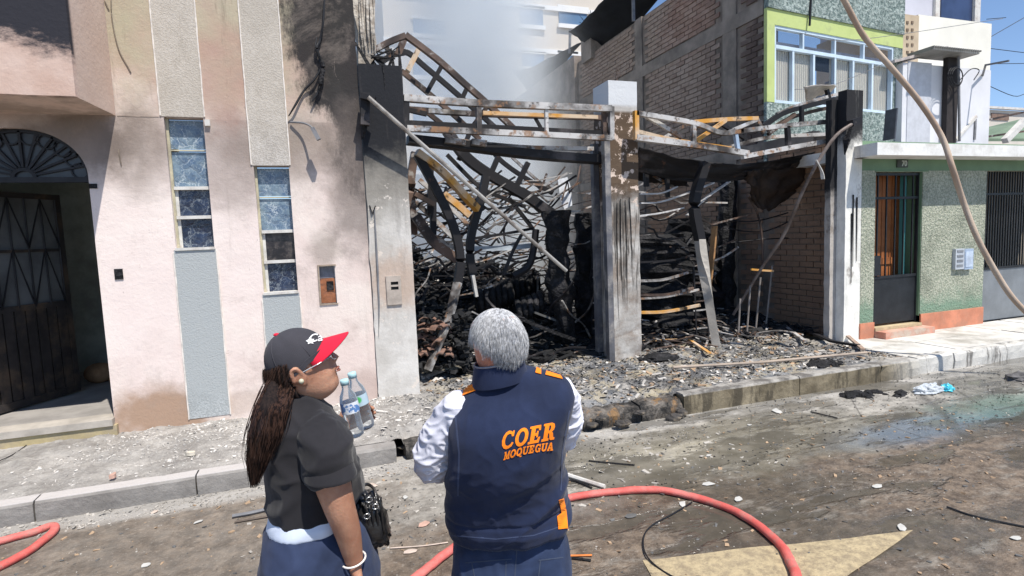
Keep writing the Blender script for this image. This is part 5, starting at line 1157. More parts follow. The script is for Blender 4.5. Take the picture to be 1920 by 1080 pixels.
# lean-to right of the white room
for i, (P, w, m_) in enumerate([([(1792, 262), (1830, 218)], .06, WHITEBAR), ([(1826, 262), (1828, 220)], .05, CONDUIT), ([(1884, 264), (1922, 225)], .12, CONC_W), ([(1838, 228), (1922, 210)], .05, ST_RUST), ([(1840, 258), (1922, 246)], .05, ST_RUST)]):
    M = MB(); M.sweep(pts_(YW + (.0 if i < 3 else 1.5), P), w); one('roof_strut', M, m_, ['white slanting strut on the canopy', 'short grey upright on the canopy', 'thick pale slanting strut at the right edge', 'upper rusty rail of the lean-to roof', 'lower rusty rail of the lean-to roof'][i], 'strut')
M = MB(); a = [PY(1846, 265, 11), PY(1925, 265, 11), PY(1925, 225, 13), PY(1850, 243, 13)]; M.prism(a, (0, 0, .08)); one('lean_to_roof', M, simple('moss_green_roof', (.16, .22, .15), .8, .2, 1, .01), 'dull green sloping roof beyond the canopy at the right edge', 'roof')
fb = empty('far_house', PY(1880, 240, 24), 'small cream far house under the wires at the right edge', 'house')
a = WB(1842, 205, 1990, 262, 24); M = MB(); M.box(a[0], a[1], 24, 30, 0, a[3]); part('wall', M, simple('cream_far_wall', (.62, .57, .50), .8, .1, .5, 0), fb)
a = WB(1858, 212, 1890, 226, 24); M = MB(); M.box(a[0], a[1], 23.95, 24, a[2], a[3]); part('window', M, simple('brown_far_window', (.22, .14, .10), .5), fb)
a = WB(1842, 203, 1990, 207, 23.9); M = MB(); M.box(a[0], a[1], 23.8, 24, a[2], a[3]); part('cornice', M, CONC_W, fb)
# power lines
for i, P in enumerate([[(1850, 36), (1886, 33)], [(1835, 82), (1922, 32)], [(1850, 90), (1922, 99)], [(1838, 120), (1925, 119)], [(1852, 160), (1900, 180), (1922, 176)]]):
    pp = smoothcurve(pts_(14, P), 4) if len(P) > 2 else pts_(14, P); M = MB(); M.sweep(pp, .025, sides=5)
    one('power_line', M, RUBBER, ['short top', 'steep diagonal', 'second', 'third', 'lowest sagging'][i] + ' power line against the blue sky on the right', 'wire')
for i, P in enumerate([[(1500, 62), (1600, 75), (1880, 35)], [(1490, 168), (1560, 160), (1690, 105)]]):
    M = MB(); M.sweep(smoothcurve(pts_(7.0, P), 6), .010, sides=5); one('thin_wire', M, CONDUIT, ['higher', 'lower'][i] + ' thin wire crossing in front of the upstairs window', 'wire')
# hanging thick hose at right
hs = smoothcurve([PY(1565, -30, 4.9), PY(1585, 5, 4.9), PY(1620, 68, 4.9), PY(1672, 128, 4.8), PY(1725, 192, 4.7), PY(1765, 255, 4.6), PY(1785, 312, 4.5), PY(1805, 375, 4.5), PY(1832, 445, 4.4), PY(1868, 512, 4.3), PY(1900, 560, 4.2), PY(1945, 606, 4.1)], 8)
M = MB(); M.sweep(hs, .062, sides=14)
t = NT('canvas_hose'); HOSEC = t.fin(t.mix(t.rng(t.noise(2.2, 5, .6), .35, .65), (.42, .30, .22), (.52, .42, .33)), .75, t.bump(t.noise(80, 3), .003), spec=.25)
one('hanging_hose', M, HOSEC, 'tan hose hanging in an arc from the upper edge down to the right edge', 'hose', smooth=True)

# ================================================================== FAR BUILDINGS AND SMOKE
FW = simple('far_cream_wall', (.60, .54, .47), .9, .06, .2, 0, obj=False); FG = simple('far_blue_glass', (.10, .19, .32), .3, .2, .3, 0, obj=False); FT = simple('far_white_trim', (.75, .74, .72), .8, .05, 1, 0)
fa = empty('apartment_block', (9, 30, 0), 'tall cream apartment block seen dimly through the smoke', 'building')
YF = 30
a0, a1 = PY(722, 100, YF).x, PY(1180, 100, YF).x
part('wall', MB().box(a0, a1, YF, YF + 10, 0, PY(900, -60, YF).z + 2), FW, fa)
for (x, y, x2, y2) in [(774, 35, 836, 68), (974, 14, 1018, 50), (1047, 14, 1100, 50), (978, 100, 1020, 128), (1047, 100, 1080, 125), (774, 115, 836, 145), (915, 70, 950, 78), (880, 10, 930, 44), (774, 200, 836, 232), (880, 110, 930, 140), (774, 290, 830, 320), (880, 290, 930, 320), (974, 290, 1020, 320)]:
    a = WB(x, y, x2, y2, YF); w = empty('window', (0, 0, 0)); w.parent = fa; w.location = Vector((a[0], YF, a[2])) - fa.location
    part('pane', MB().box(a[0], a[1], YF - .06, YF - .01, a[2], a[3]), FG, w); part('frame', MB().box(a[0] - .1, a[1] + .1, YF - .16, YF - .07, a[2] - .22, a[2]), FT, w); part('frame', MB().box(a[0] - .1, a[1] + .1, YF - .12, YF - .07, a[3], a[3] + .12), FT, w)
for z in (PY(900, 88, YF).z, PY(900, 3, YF).z): part('floor_band', MB().box(a0 - .05, a1, YF - .12, YF - .001, z - .12, z + .12), FT, fa)
fb2 = empty('low_block', (0, 19, 0), 'low grey back building seen through smoke behind the heap', 'building')
part('wall', MB().box(0, XR - .2, 19, 22, 0, 3.0), simple('back_grey_wall', (.40, .41, .43), .9, .15, .6, 0, obj=False), fb2)

sm = NT('smoke'); sm.n.remove(sm.b); v = sm.n.new('ShaderNodeVolumePrincipled'); sm.t.links.new(v.outputs[0], sm.out.inputs['Volume'])
v.inputs['Color'].default_value = (.95, .98, 1.0, 1); v.inputs['Anisotropy'].default_value = 0.0
X, Y, Z = sm.xyz()
nn = sm.noise(.22, 4, .6, sm.scale(sm.pos, (1, 1, .6)), .6)
dens = sm.rng(nn, .42, .62, .05, .20)
plume = sm.blob((3.9, 13.0, 7.0), (1.25, 2.0, 7.5), 1.0, .45, .7, 5); dens = sm.math('ADD', dens, sm.math('MULTIPLY', plume, .95))
low = sm.blob((3.6, 13, 2.2), (2.6, 3.4, 2.0), .3, .4, .45, 3); dens = sm.math('ADD', dens, sm.math('MULTIPLY', low, .18))
dens = sm.math('MULTIPLY', dens, sm.math('MULTIPLY', sm.rng(sm.math('SUBTRACT', X, sm.math('MULTIPLY', Y, .12)), 4.6, 2.7), sm.rng(X, -.8, 1.6, .0, 1.0)))
dens = sm.math('MULTIPLY', dens, sm.rng(Y, 9.2, 11.5))
sm.lk(dens, v.inputs['Density'])
MB().box(-1.5, 7.35, 9.2, 18.9, .6, 15).obj('smoke', sm.m, kind='stuff')
# ================================================================== ROAD THINGS
def rz(x, y): return roadz(x, y)
RED = NT('red_fire_hose'); vv = RED.pos
cH = RED.mix(RED.rng(RED.noise(5, 5, .65), .35, .7), (.56, .10, .085), (.64, .19, .165)); cH = RED.mix(RED.rng(RED.noise(9, 6, .75), .5, .66, 0, .7), cH, (.34, .20, .16)); cH = RED.mix(RED.rng(RED.noise(30, 5, .7), .62, .7, 0, .7), cH, (.20, .13, .10))
RED = RED.fin(cH, .62, RED.bump(RED.noise(140, 3), .003), spec=.3)
def hose(name, P, w, label, z=None):
    pts = []
    for q in P:
        zz_ = q[2] if len(q) > 2 else 0.0
        p = PZ(q[0], q[1], w / 2 + zz_ + .004); p.z = rz(p.x, p.y) + w * .42 + zz_; pts.append(p)
    pts = smoothcurve(pts, 14); pts = [q + Vector((.006 * nz(q.x * 6, q.y * 6, 1), .006 * nz(q.x * 6, q.y * 6, 9), 0)) for q in pts]; M = MB(); M.sweep(pts, w, w * .86, sides=20, taper=[1 + .05 * nz(q.x * 8, q.y * 8, 4) for q in pts]); return one(name, M, RED, label, 'fire hose', smooth=True)
hose('fire_hose', [(700, 1150), (780, 1078), (850, 1026), (940, 972), (1060, 934), (1150, 920), (1240, 918), (1330, 936), (1400, 968), (1455, 1010), (1487, 1060), (1500, 1120)], .057, 'red fire hose arching over the road from behind the grey haired man')
hose('fire_hose', [(-80, 1040), (0, 1013), (60, 997), (94, 984), (101, 993), (60, 1027), (0, 1060), (-80, 1100)], .056, 'folded end of red fire hose at the left edge of the road')
def roadline(name, P, w, mt, label, cat, z=.004, fl=1.0):
    pts = [];
    for q in P: p = PZ(q[0], q[1], 0); p.z = max(rz(p.x, p.y), 0) + w / 2 * fl + z; pts.append(p)
    pts = smoothcurve(pts, 8) if len(pts) > 2 else pts; M = MB(); M.sweep(pts, w, w * fl, sides=6); return one(name, M, mt, label, cat)
roadline('road_cable', [(1298, 944), (1262, 966), (1222, 988), (1207, 1010), (1210, 1040), (1235, 1068), (1290, 1100)], .010, RUBBER, 'thin black cable curling on the road inside the arch of the red hose', 'cable')
roadline('road_cable', [(1775, 955), (1830, 972), (1935, 994)], .012, RUBBER, 'thin black cable lying on the road near the right edge', 'cable')
roadline('white_lath', [(1052, 893), (1090, 905), (1134, 918)], .032, WHITEBAR, 'thin white lath lying beside the grey haired man above the red hose', 'lath')
roadline('metal_tube', [(436, 972), (470, 966), (508, 957)], .026, CONDUIT, 'pale metal tube poking out behind the long haired woman', 'tube'); roadline('metal_tube', [(440, 982), (508, 970)], .014, simple('brown_tube', (.12, .09, .07), .6), 'dark tube lying just below the pale metal tube behind the woman', 'tube')
roadline('black_stick', [(1050, 908), (1075, 905), (1110, 918)], .014, CHAR, 'thin black stick beside the white lath', 'stick'); roadline('black_stick', [(1104, 866), (1145, 870), (1190, 874)], .012, CHAR, 'bent black stick on the wet road before the broken kerb', 'stick')
roadline('black_stick', [(1520, 774), (1545, 780), (1570, 786)], .014, CHAR, 'black twig on the road in front of the tall kerb', 'stick')
roadline('orange_stick', [(1070, 1046), (1110, 1045)], .012, simple('orange_plastic', (.70, .22, .05), .5), 'short orange stick lying by the grey haired man\'s trousers', 'stick'); roadline('black_stick', [(1072, 1050), (1108, 1054)], .014, CHAR, 'short black stick under the orange stick', 'stick')
roadline('pale_string', [(732, 1030), (790, 1026), (840, 1020)], .008, simple('pale_string', (.55, .45, .38), .8), 'thin pale string on the road between the two people', 'string')
roadline('crack_wire', [(0, 900), (30, 885), (62, 860)], .008, RUBBER, 'thin dark wire lying on the left sidewalk', 'wire', .16)
# flat scraps one could count
def scrap(px, py, s, mt, label, z=0.0, thick=.003, asp=1.0, name='scrap', cat='scrap', group=None):
    p = PZ(px, py, z); zb = (rz(p.x, p.y) if z == 0 else z) + .004; n = 7; a0 = random.uniform(0, 6.28); ring = []
    for i in range(n): a = 2 * pi * i / n; r = s * random.uniform(.6, 1.1); ring.append(Vector((p.x + r * cos(a) * asp * cos(a0) - r * sin(a) * sin(a0) * .6, p.y + r * cos(a) * asp * sin(a0) + r * sin(a) * .6 * cos(a0), zb + random.uniform(0, .006))))
    M = MB(); M.prism(ring, (0, 0, thick)); return one(name, M, mt, label, cat, group)
PAPER = simple('torn_paper', (.50, .49, .46), .8, .15, 6); PLAS = simple('plaster_piece', (.54, .44, .37), .9, .2, 5, .003); PINKP = simple('pink_brick_piece', (.52, .33, .26), .9, .25, 7, .003)
for (x, y, s, m_, lab) in [(1457, 773, .09, PAPER, 'white crumpled paper on the road near the tall kerb'), (1330, 855, .03, PAPER, 'small white scrap on the wet road'), (1330, 908, .06, PAPER, 'white scrap just above the top of the hose arch'), (1280, 945, .05, PAPER, 'white scrap inside the hose arch, left'), (1385, 938, .05, PAPER, 'white scrap touching the outside of the hose arch'), (1183, 968, .045, CH_GREY, 'grey flake of plaster left inside the hose arch'),
                           (796, 986, .055, PINKP, 'pinkish plaster piece on the road between the two people'), (770, 1035, .045, PLAS, 'pale stone with a thin string between the two people'), (760, 935, .035, PAPER, 'pale pebble above the pinkish plaster piece'), (372, 980, .035, PAPER, 'pale chip on the road left of the metal tube'), (275, 1060, .035, PAPER, 'pale chip at the bottom edge left of the woman'), (290, 962, .03, PLAS, 'tan chip on the road in front of the grey kerb'),
                           (60, 958, .04, PAPER, 'white lump at the foot of the kerb on the left'), (1645, 914, .05, PAPER, 'white scrap on the brown wet road on the right'), (1690, 992, .05, PAPER, 'white crumbs at the tip of the yellow road marking'), (1905, 1012, .04, PAPER, 'pale scrap at the bottom right edge of the road'), (1240, 925, .05, CH_GREY, 'grey scrap under the top of the hose arch'), (1405, 798, .03, PAPER, 'small white scrap on the grey silt'), (1705, 960, .02, PAPER, 'tiny white chip by the thin black cable')]:
    scrap(x, y, s, m_, lab)
scrap(358, 855, .045, simple('cream_pebble', (.62, .56, .46), .85, .2), 'cream stone near the edge of the left sidewalk', .165, .03)
scrap(213, 897, .04, PINKP, 'pinkish stone on the left kerb edge', .165, .03)
for (x, y, s) in [(700, 912, .05), (680, 955, .04)]: scrap(x, y, s, PLAS, 'tan plaster flake behind the handbag' if y < 930 else 'tan plaster flake beside the handbag', 0)
CH_ROADP = simple('dusty_chips', (.40, .37, .33), .9, .35, 1.5, .002, 30)
def road_p(x0, x1, y0, y1, bias=None):
    def f():
        while True:
            x, y = random.uniform(x0, x1), random.uniform(y0, y1)
            if bias is None or bias(x, y): return (x, y, rz(x, y))
    return f
chips('road_grit', CH_ROADP, 2600, road_p(-3, 8, 1.2, 4.75, lambda x, y: nz(x * 1.5, y * 1.5, 8) > -.1), lambda: random.choice([.004, .006, .008, .014]), .3)
chips('road_grit', CH_TAN, 1000, road_p(-3, 6, 1.2, 4.7), lambda: random.choice([.006, .01, .02, .028]), .35)
chips('road_grit', CH_GREY, 2200, road_p(-3, 8, 1.8, 4.75), lambda: random.choice([.005, .009, .014, .024]), .3)
chips('road_grit', CH_BLACK, 1300, road_p(0, 8, 3.4, 4.78, lambda x, y: nz(x * 1.2, y * 2, 3) > .0), lambda: random.choice([.004, .007, .014]), .5)
chips('road_grit', CH_ROADP, 420, road_p(-.6, 3.4, 3.4, 4.75), lambda: random.choice([.01, .014, .02, .035]), .2, None, 2.2)
chips('gutter_grit', CH_ROADP, 1500, road_p(-3.2, .6, 4.5, 4.76), lambda: random.choice([.005, .008, .012, .02]), .5)
# plastic bag by the kerb
t = NT('clear_plastic_film'); t.b.inputs['Base Color'].default_value = (.62, .66, .70, 1); t.b.inputs['Roughness'].default_value = .25; t.b.inputs['Alpha'].default_value = .75; t.lk(t.bump(t.noise(30, 4), .02), t.b.inputs['Normal']); FILM = t.m
bag = empty('plastic_bag', PZ(1750, 735, 0), 'crumpled clear plastic bag with a blue end lying in the gutter on the right', 'plastic bag')
def crumple(p, s, sc, seed):
    M = MB(); seg, rg = 26, 16; vs = []
    for i in range(rg + 1):
        for j in range(seg):
            th = pi * i / rg; ph = 2 * pi * j / seg; d = Vector((sin(th) * cos(ph), sin(th) * sin(ph), cos(th))); k = 1 + .5 * mnoise.noise(d * 2.3 + Vector((seed, 0, 0))) + .25 * mnoise.noise(d * 6 + Vector((0, seed, 0)))
            vs.append(Vector(p) + Vector((d.x * sc[0], d.y * sc[1], max(-.1, d.z) * sc[2])) * s * k)
    M.add(vs, [(i*seg+j, (i+1)*seg+j, (i+1)*seg+(j+1)%seg, i*seg+(j+1)%seg) for i in range(rg) for j in range(seg)]); return M
part('bag_body', crumple(PZ(1742, 736, 0) + Vector((0, 0, .02)), .10, (1.9, .9, .7), 3), FILM, bag)
part('bag_end', crumple(PZ(1776, 733, 0) + Vector((0, 0, .02)), .065, (1, .9, .8), 8), simple('cyan_plastic', (.08, .52, .66), .3, .25, 12), bag)
M = MB(); rock(M, PZ(1908, 712, 0) + Vector((0, 0, .02)), .11, 5, (1.5, .9, .6)); one('stone', M, simple('dark_stone', (.12, .115, .115), .85, .3, 9, .01), 'dark grey stone in the gutter at the right edge', 'stone')
for k in range(14):
    M = MB(); rock(M, PZ(1655 + random.uniform(-35, 45), 742 + random.uniform(-7, 5), 0), random.uniform(.025, .06), k + 40, (1.4, 1, .6)); one('gutter_lump', M, CHAR, 'black burnt lump in the gutter at the foot of the tall kerb', 'rubble', 'burnt lumps in the gutter by the tall kerb')
# ================================================================== PEOPLE
from mathutils.bvhtree import BVHTree
class View:
    """horizontal frame at a person: r to the right, d away, u up"""
    def __init__(s, px, py):
        d = ray(px, py); s.d = Vector((d.x, d.y, 0)).normalized(); s.r = Vector((s.d.y, -s.d.x, 0)); s.u = Vector((0, 0, 1))
    def P(s, px, py, h): d = ray(px, py); return CAM + d * (h / d.dot(s.d))
def ringpts(c, ax, ay, a, b, n=28, e=2.3, az=None):
    out = []
    for i in range(n):
        t = 2 * pi * i / n; cs, sn = cos(t), sin(t); out.append(c + ax * (a * math.copysign(abs(cs) ** (2 / e), cs)) + ay * (b * math.copysign(abs(sn) ** (2 / e), sn)))
    return out
def limb(M, pts, rads, n=14, k=6, flat=1.0, upv=None):
    P = smoothcurve(pts, k); R = smoothcurve([Vector((r, 0, 0)) for r in rads], k)
    L = []
    for i, p in enumerate(P):
        a = P[max(0, i-1)]; b = P[min(len(P)-1, i+1)]; t = (b - a).normalized(); u = Vector(upv) if upv is not None else Vector((0, 1, .3)); u = (u - t * u.dot(t)).normalized(); r = t.cross(u)
        L.append([p + r * (R[i].x * cos(2*pi*j/n)) + u * (R[i].x * flat * sin(2*pi*j/n)) for j in range(n)])
    # rounded ends
    e0 = [[P[0] + (q - P[0]) * .6 - (P[1] - P[0]).normalized() * R[0].x * .5 for q in L[0]]]; e1 = [[P[-1] + (q - P[-1]) * .6 + (P[-1] - P[-2]).normalized() * R[-1].x * .5 for q in L[-1]]]
    M.loft(e0 + L + e1)
def torso(M, V, rows, h, e=2.4, k=5, n=36):
    """rows: (py, xl, xr, half depth, tilt degrees, h offset)"""
    T = smoothcurve([Vector(r[:3]) for r in rows], k); T2 = smoothcurve([Vector(r[3:6]) for r in rows], k); L = []
    for a, b in zip(T, T2):
        hh = h + b.z; c = V.P((a.y + a.z) / 2, a.x, hh); hw = (V.P(a.z, a.x, hh) - V.P(a.y, a.x, hh)).length / 2; th = radians(b.y)
        L.append(ringpts(c, V.r * cos(th) + V.u * sin(th), V.d, hw, b.x, n, e))
    M.loft(L)
def organic(name, M, vox, mat, parent, smooth=6, disp=None, label=None):
    me = M.mesh('tmp'); o = bpy.data.objects.new('tmp', me); COL.objects.link(o)
    rm = o.modifiers.new('r', 'REMESH'); rm.mode = 'VOXEL'; rm.voxel_size = vox
    if smooth: s = o.modifiers.new('s', 'SMOOTH'); s.factor = .5; s.iterations = smooth
    bpy.context.view_layer.update(); dg = bpy.context.evaluated_depsgraph_get(); m2 = bpy.data.meshes.new_from_object(o.evaluated_get(dg)); bpy.data.objects.remove(o)
    m2.name = name; m2.materials.clear(); m2.materials.append(mat); nv = len(m2.vertices)
    if disp:
        co = np.empty(nv * 3); m2.vertices.foreach_get('co', co); no = np.empty(nv * 3); m2.vertex_normals.foreach_get('vector', no); co = co.reshape(-1, 3); no = no.reshape(-1, 3)
        d = np.array([disp(Vector(c), Vector(q)) for c, q in zip(co, no)]); co = co + no * d[:, None]; m2.vertices.foreach_set('co', co.ravel())
    off = Vector((0, 0, 0)); p = parent
    while p is not None: off += p.location; p = p.parent
    bv = BVHTree.FromPolygons([v.co.copy() for v in m2.vertices], [tuple(f.vertices) for f in m2.polygons])
    m2.transform(Matrix.Translation(-off)); m2.polygons.foreach_set('use_smooth', [True] * len(m2.polygons)); m2.update()
    ob = link(name, m2, None, parent)
    if label: ob['label'] = label
    return ob, bv
def rid(v): return 1 / (1 + (v * 6.5) ** 2)
def head_mesh(M, c, f, up, s=1.0, chin=1.0, ears=True, wide=1.0, captop=False):
    """face-bearing head: f forward, up; 1.0 = 225 mm tall"""
    f = f.normalized(); up = (up - f * up.dot(f)).normalized(); rt = f.cross(up)
    zs = [-.118, -.112, -.10, -.085, -.07, -.055, -.045, -.035, -.022, -.008, .008, .022, .04, .06, .08, .095, .106, .112]
    fr = [.045, .064, .076, .080, .079, .084, .085, .084, .086, .086, .084, .087, .090, .087, .074, .055, .03, .008]
    bk = [-.01, -.02, -.035, -.050, -.062, -.072, -.080, -.086, -.093, -.098, -.102, -.104, -.103, -.098, -.086, -.066, -.04, -.01]
    hw = [.022, .034, .046, .055, .061, .065, .067, .069, .071, .073, .075, .076, .077, .074, .064, .048, .03, .008]
    n = 48; L = []
    if captop: fr = [q if z < .035 else q - .9 * (z - .035) for q, z in zip(fr, zs)]; fr[-1] = fr[-2] = .0; bk = [q if z < -.02 else q * .84 for q, z in zip(bk, zs)]; hw = [q if z < .045 else q * .88 for q, z in zip(hw, zs)]; hw[-1] = .008
    for z, a, b, w in zip(zs, fr, bk, hw):
        if z < -.05: a = a - (1 - chin) * .5 * (-.05 - z)
        cy = (a + b) / 2; ry = (a - b) / 2; rg = []
        for i in range(n):
            t = 2 * pi * i / n; x = w * wide * math.copysign(abs(sin(t)) ** .92, sin(t)); y = cy + ry * cos(t); az = abs((t + pi) % (2 * pi) - pi)
            nose = math.exp(-(az / .16) ** 2) * np.interp(z, [-.05, -.036, -.026, -.018, .0, .02, .03], [0, .004, .026, .025, .014, .005, 0])
            lip = math.exp(-(az / .30) ** 2) * np.interp(z, [-.078, -.066, -.060, -.055, -.049, -.042, -.034], [0, .006, .007, -.001, .007, .006, 0])
            eye = -math.exp(-((az - .36) / .17) ** 2) * np.interp(z, [-.01, .004, .014, .024, .034], [0, .007, .009, .006, 0])
            brow = math.exp(-((az - .3) / .3) ** 2) * np.interp(z, [.018, .03, .042], [0, .004, 0])
            chinb = math.exp(-(az / .35) ** 2) * np.interp(z, [-.112, -.1, -.088, -.08], [0, .004, .005, 0])
            rg.append(c + (rt * x + f * (y + nose + lip + eye + brow + chinb) + up * z) * s)
        L.append(rg)
    M.loft(L)
    if ears:
        for sg in (-1, 1):
            ec = c + (rt * sg * (.074 * wide) + f * (-.010) + up * (-.012)) * s
            R = Matrix((rt, f, up)).transposed(); pts = [ec + (rt * sg * (.006 + .006 * sin(q)) + f * (.016 * cos(q) - .004) + up * (.030 * sin(q))) * s for q in np.linspace(-1.4, 3.9, 14)]
            limb(M, pts[::2], [.006 * s] * 7, 8, 2); M.ball(ec, .023 * s, 10, 8, (.45, .8, 1.25), R)
    return rt, f, up
def hand(M, w, dirn, palmn, curl=.5, s=1.0, side=1, spread=.1):
    """w wrist, dirn pointing along the hand, palmn palm normal (fingers curl to it)"""
    x = dirn.normalized(); n = (palmn - x * palmn.dot(x)).normalized(); y = x.cross(n) * side
    L = []
    for t, hw, th in ((0, .026, .02), (.03, .036, .016), (.06, .042, .015), (.09, .041, .013)): L.append(ringpts(w + x * t * s, y, n, hw * s, th * s, 14, 2.6))
    M.loft(L)
    for i, (off, ln) in enumerate(((.031, .072), (.011, .081), (-.010, .075), (-.030, .058))):
        p = w + (x * .082 + y * off) * s; a = 0; pts = [p - x * .02 * s, p]; 
        for k, q in enumerate((.45, .32, .23)):
            a += curl * (1.0 if k else .8); dd = x * cos(a) + n * sin(a) + y * spread * off * 8; p = p + dd * ln * q * s; pts.append(p)
        limb(M, pts, [.0095 * s, .0095 * s, .0088 * s, .008 * s, .0068 * s], 10, 3)
    p0 = w + (x * .022 + y * .028) * s; pts = [p0 - x * .01 * s, p0 + (y * .022 + x * .02 + n * .008) * s, p0 + (y * .034 + x * .048 + n * .02 * (1 + curl)) * s, p0 + (y * .030 + x * .072 + n * .035 * (1 + curl)) * s]
    limb(M, pts, [.013 * s, .0125 * s, .0105 * s, .008 * s], 10, 4)
def mat_skin(name, a, b, rough=.5):
    t = NT(name); c = t.mix(t.rng(t.noise(9, 4, .6), .35, .65), a, b); c = t.mix(t.rng(t.noise(60, 3, .6), .55, .75, 0, .25), c, tuple(k * .6 for k in a))
    t.b.inputs['Subsurface Weight'].default_value = .25; t.b.inputs['Subsurface Radius'].default_value = (.02, .007, .004); t.b.inputs['Subsurface Scale'].default_value = .6
    return t.fin(c, rough, t.bump(t.noise(160, 3), .0012), spec=.4)
def mat_cloth(name, a, var=.25, rough=.85, bsc=500, bd=.0006, sheen=.06, spec=.15):
    t = NT(name); c = t.mix(t.rng(t.noise(6, 5, .6), .3, .7), tuple(k * (1 - var) for k in a), tuple(min(1, k * (1 + var)) for k in a)); t.b.inputs['Sheen Weight'].default_value = sheen; t.b.inputs['Sheen Roughness'].default_value = .5
    return t.fin(c, rough, t.bump(t.noise(bsc, 2), bd), spec=spec)
SKIN_M = mat_skin('skin_red_lit', (.50, .19, .12), (.58, .24, .15)); SKIN_W = mat_skin('skin_brown', (.36, .17, .105), (.50, .27, .175))  # man's skin reddened in colour for sun glowing through the ear
NAVY = mat_cloth('navy_vest_cloth', (.016, .024, .058), sheen=.12); NAVY_P = mat_cloth('navy_trouser_cloth', (.030, .042, .085), .35); DENIM = mat_cloth('blue_jeans', (.026, .040, .085), .4)
WHITE_S = mat_cloth('white_shirt_cloth', (.66, .66, .74), .06); BLACK_T = mat_cloth('faded_black_cotton', (.020, .019, .022), .2, sheen=.15); WHITE_T = mat_cloth('white_cotton', (.62, .68, .80), .06)
ORANGE = mat_cloth('orange_cloth', (.95, .24, .015), .1, bd=.0003); CAPB = mat_cloth('black_cap_cloth', (.050, .048, .056), .15); CAPR = mat_cloth('red_cap_cloth', (.62, .018, .045), .1); CAPW = mat_cloth('white_print', (.75, .75, .75), .05)
def mat_hair(name, a, b, rough=.45):
    t = NT(name); i = t.n.new('ShaderNodeObjectInfo'); c = t.mix(t.rng(t.noise(150, 2, .5, t.scale(t.pos, (1, 1, .12 if 'brown' in name or 'under' in name else .5))), .38, .62), a, b); return t.fin(c, rough, None, spec=.2)

# ---------------------------------------------------------------- the man
V = View(955, 850); HM = 1.66
man = empty('person', Vector((V.P(950, 1040, HM).x, V.P(950, 1040, HM).y, 0)), 'grey haired man seen from behind in a navy vest with orange lettering', 'person')
M = MB()
hc = V.P(930, 641, HM - .01); hf = (V.d * .68 - V.r * .74 - V.u * .16); head_mesh(M, hc, hf, V.u, .865, wide=1.0)
nb = V.P(940, 745, HM); limb(M, [hc + Vector((0, 0, -.03)) - V.d * .02, hc.lerp(nb, .55) - V.d * .01, nb + V.d * .02], [.050, .050, .045], 18)
ROWS_M = [(1100, 850, 1068, .140, 2, .05), (1030, 850, 1060, .148, 2, .072), (978, 843, 1062, .152, 3, .072), (940, 836, 1060, .150, 4, .058), (900, 840, 1057, .148, 5, .032), (850, 842, 1058, .150, 6, -.005), (800, 840, 1070, .148, 8, -.015), (765, 840, 1078, .140, 9, .0), (740, 848, 1070, .122, 10, .015), (722, 862, 1052, .10, 9, .025), (708, 882, 1022, .08, 7, .02), (696, 890, 996, .070, 4, .015)]
inner = [(r[0], r[1] + 12, r[2] - 12, r[3] - .016, r[4], r[5]) for r in ROWS_M]; torso(M, V, inner, HM)
hipc = V.P(955, 1075, HM + .05); foot_z = .0
legs = []
for sg, fx in ((-1, -.10), (1, .10)):
    hp = hipc + V.r * sg * .085 + Vector((0, 0, -.08)); kn = Vector((man.location.x, man.location.y, .50)) + V.r * (fx * 1.05) + V.d * .03; an = Vector((man.location.x, man.location.y, .09)) + V.r * (fx * 1.2) - V.d * .01
    legs.append((hp, kn, an)); limb(M, [hp, kn, an], [.085, .055, .040], 16); limb(M, [an - V.d * .03 + Vector((0, 0, -.04)), an + V.d * .14 + Vector((0, 0, -.055))], [.04, .035], 12)
shL, elL = V.P(858, 762, HM + .01), V.P(812, 866, HM + .05); wrL = V.P(880, 872, HM + .27)
shR, elR = V.P(1056, 738, HM + .01), V.P(1051, 812, HM + .10); wrR = V.P(985, 800, HM + .30)
for a, b, c, sg in ((shL, elL, wrL, -1), (shR, elR, wrR, 1)):
    limb(M, [a, a.lerp(b, .5), b, b.lerp(c, .5), c], [.040, .040, .038, .034, .024], 14); hand(M, c, (V.d * .6 + V.r * (-sg) * .3 + V.u * .5), V.r * (-sg) - V.d * .2, .55, 1.0, sg)
organic('body', M, .0042, SKIN_M, man, 3)
# vest
def vest_fold(c, n):
    q = c - man.location; x = q.dot(V.r); z = q.z; lo = max(0, min(1, (1.34 - z) / .25))
    v = .016 * lo * rid(mnoise.noise(Vector((x * 2.2 + z * 2.2, z * 6.5 - x * 4.5, 1.3)))) + .004 * mnoise.noise(Vector((x * 6, z * 8, q.dot(V.d) * 6)))
    v += .004 * lo * rid(mnoise.noise(Vector((x * 5 - z * 3, z * 12 - x * 7, 4.1)))) + .0018 * rid(mnoise.noise(Vector((x * 16 + z * 9, z * 14 - x * 7, 2.2))))
    v += .010 * math.exp(-((z - 1.015) / .012) ** 2) * .35
    v -= .004 * math.exp(-(abs(z - (1.055 + .05 * x)) / .006) ** 2)
    return v
M = MB(); torso(M, V, ROWS_M[2:], HM); vest, vestbv = organic('vest', M, .0052, NAVY, man, 3, vest_fold)
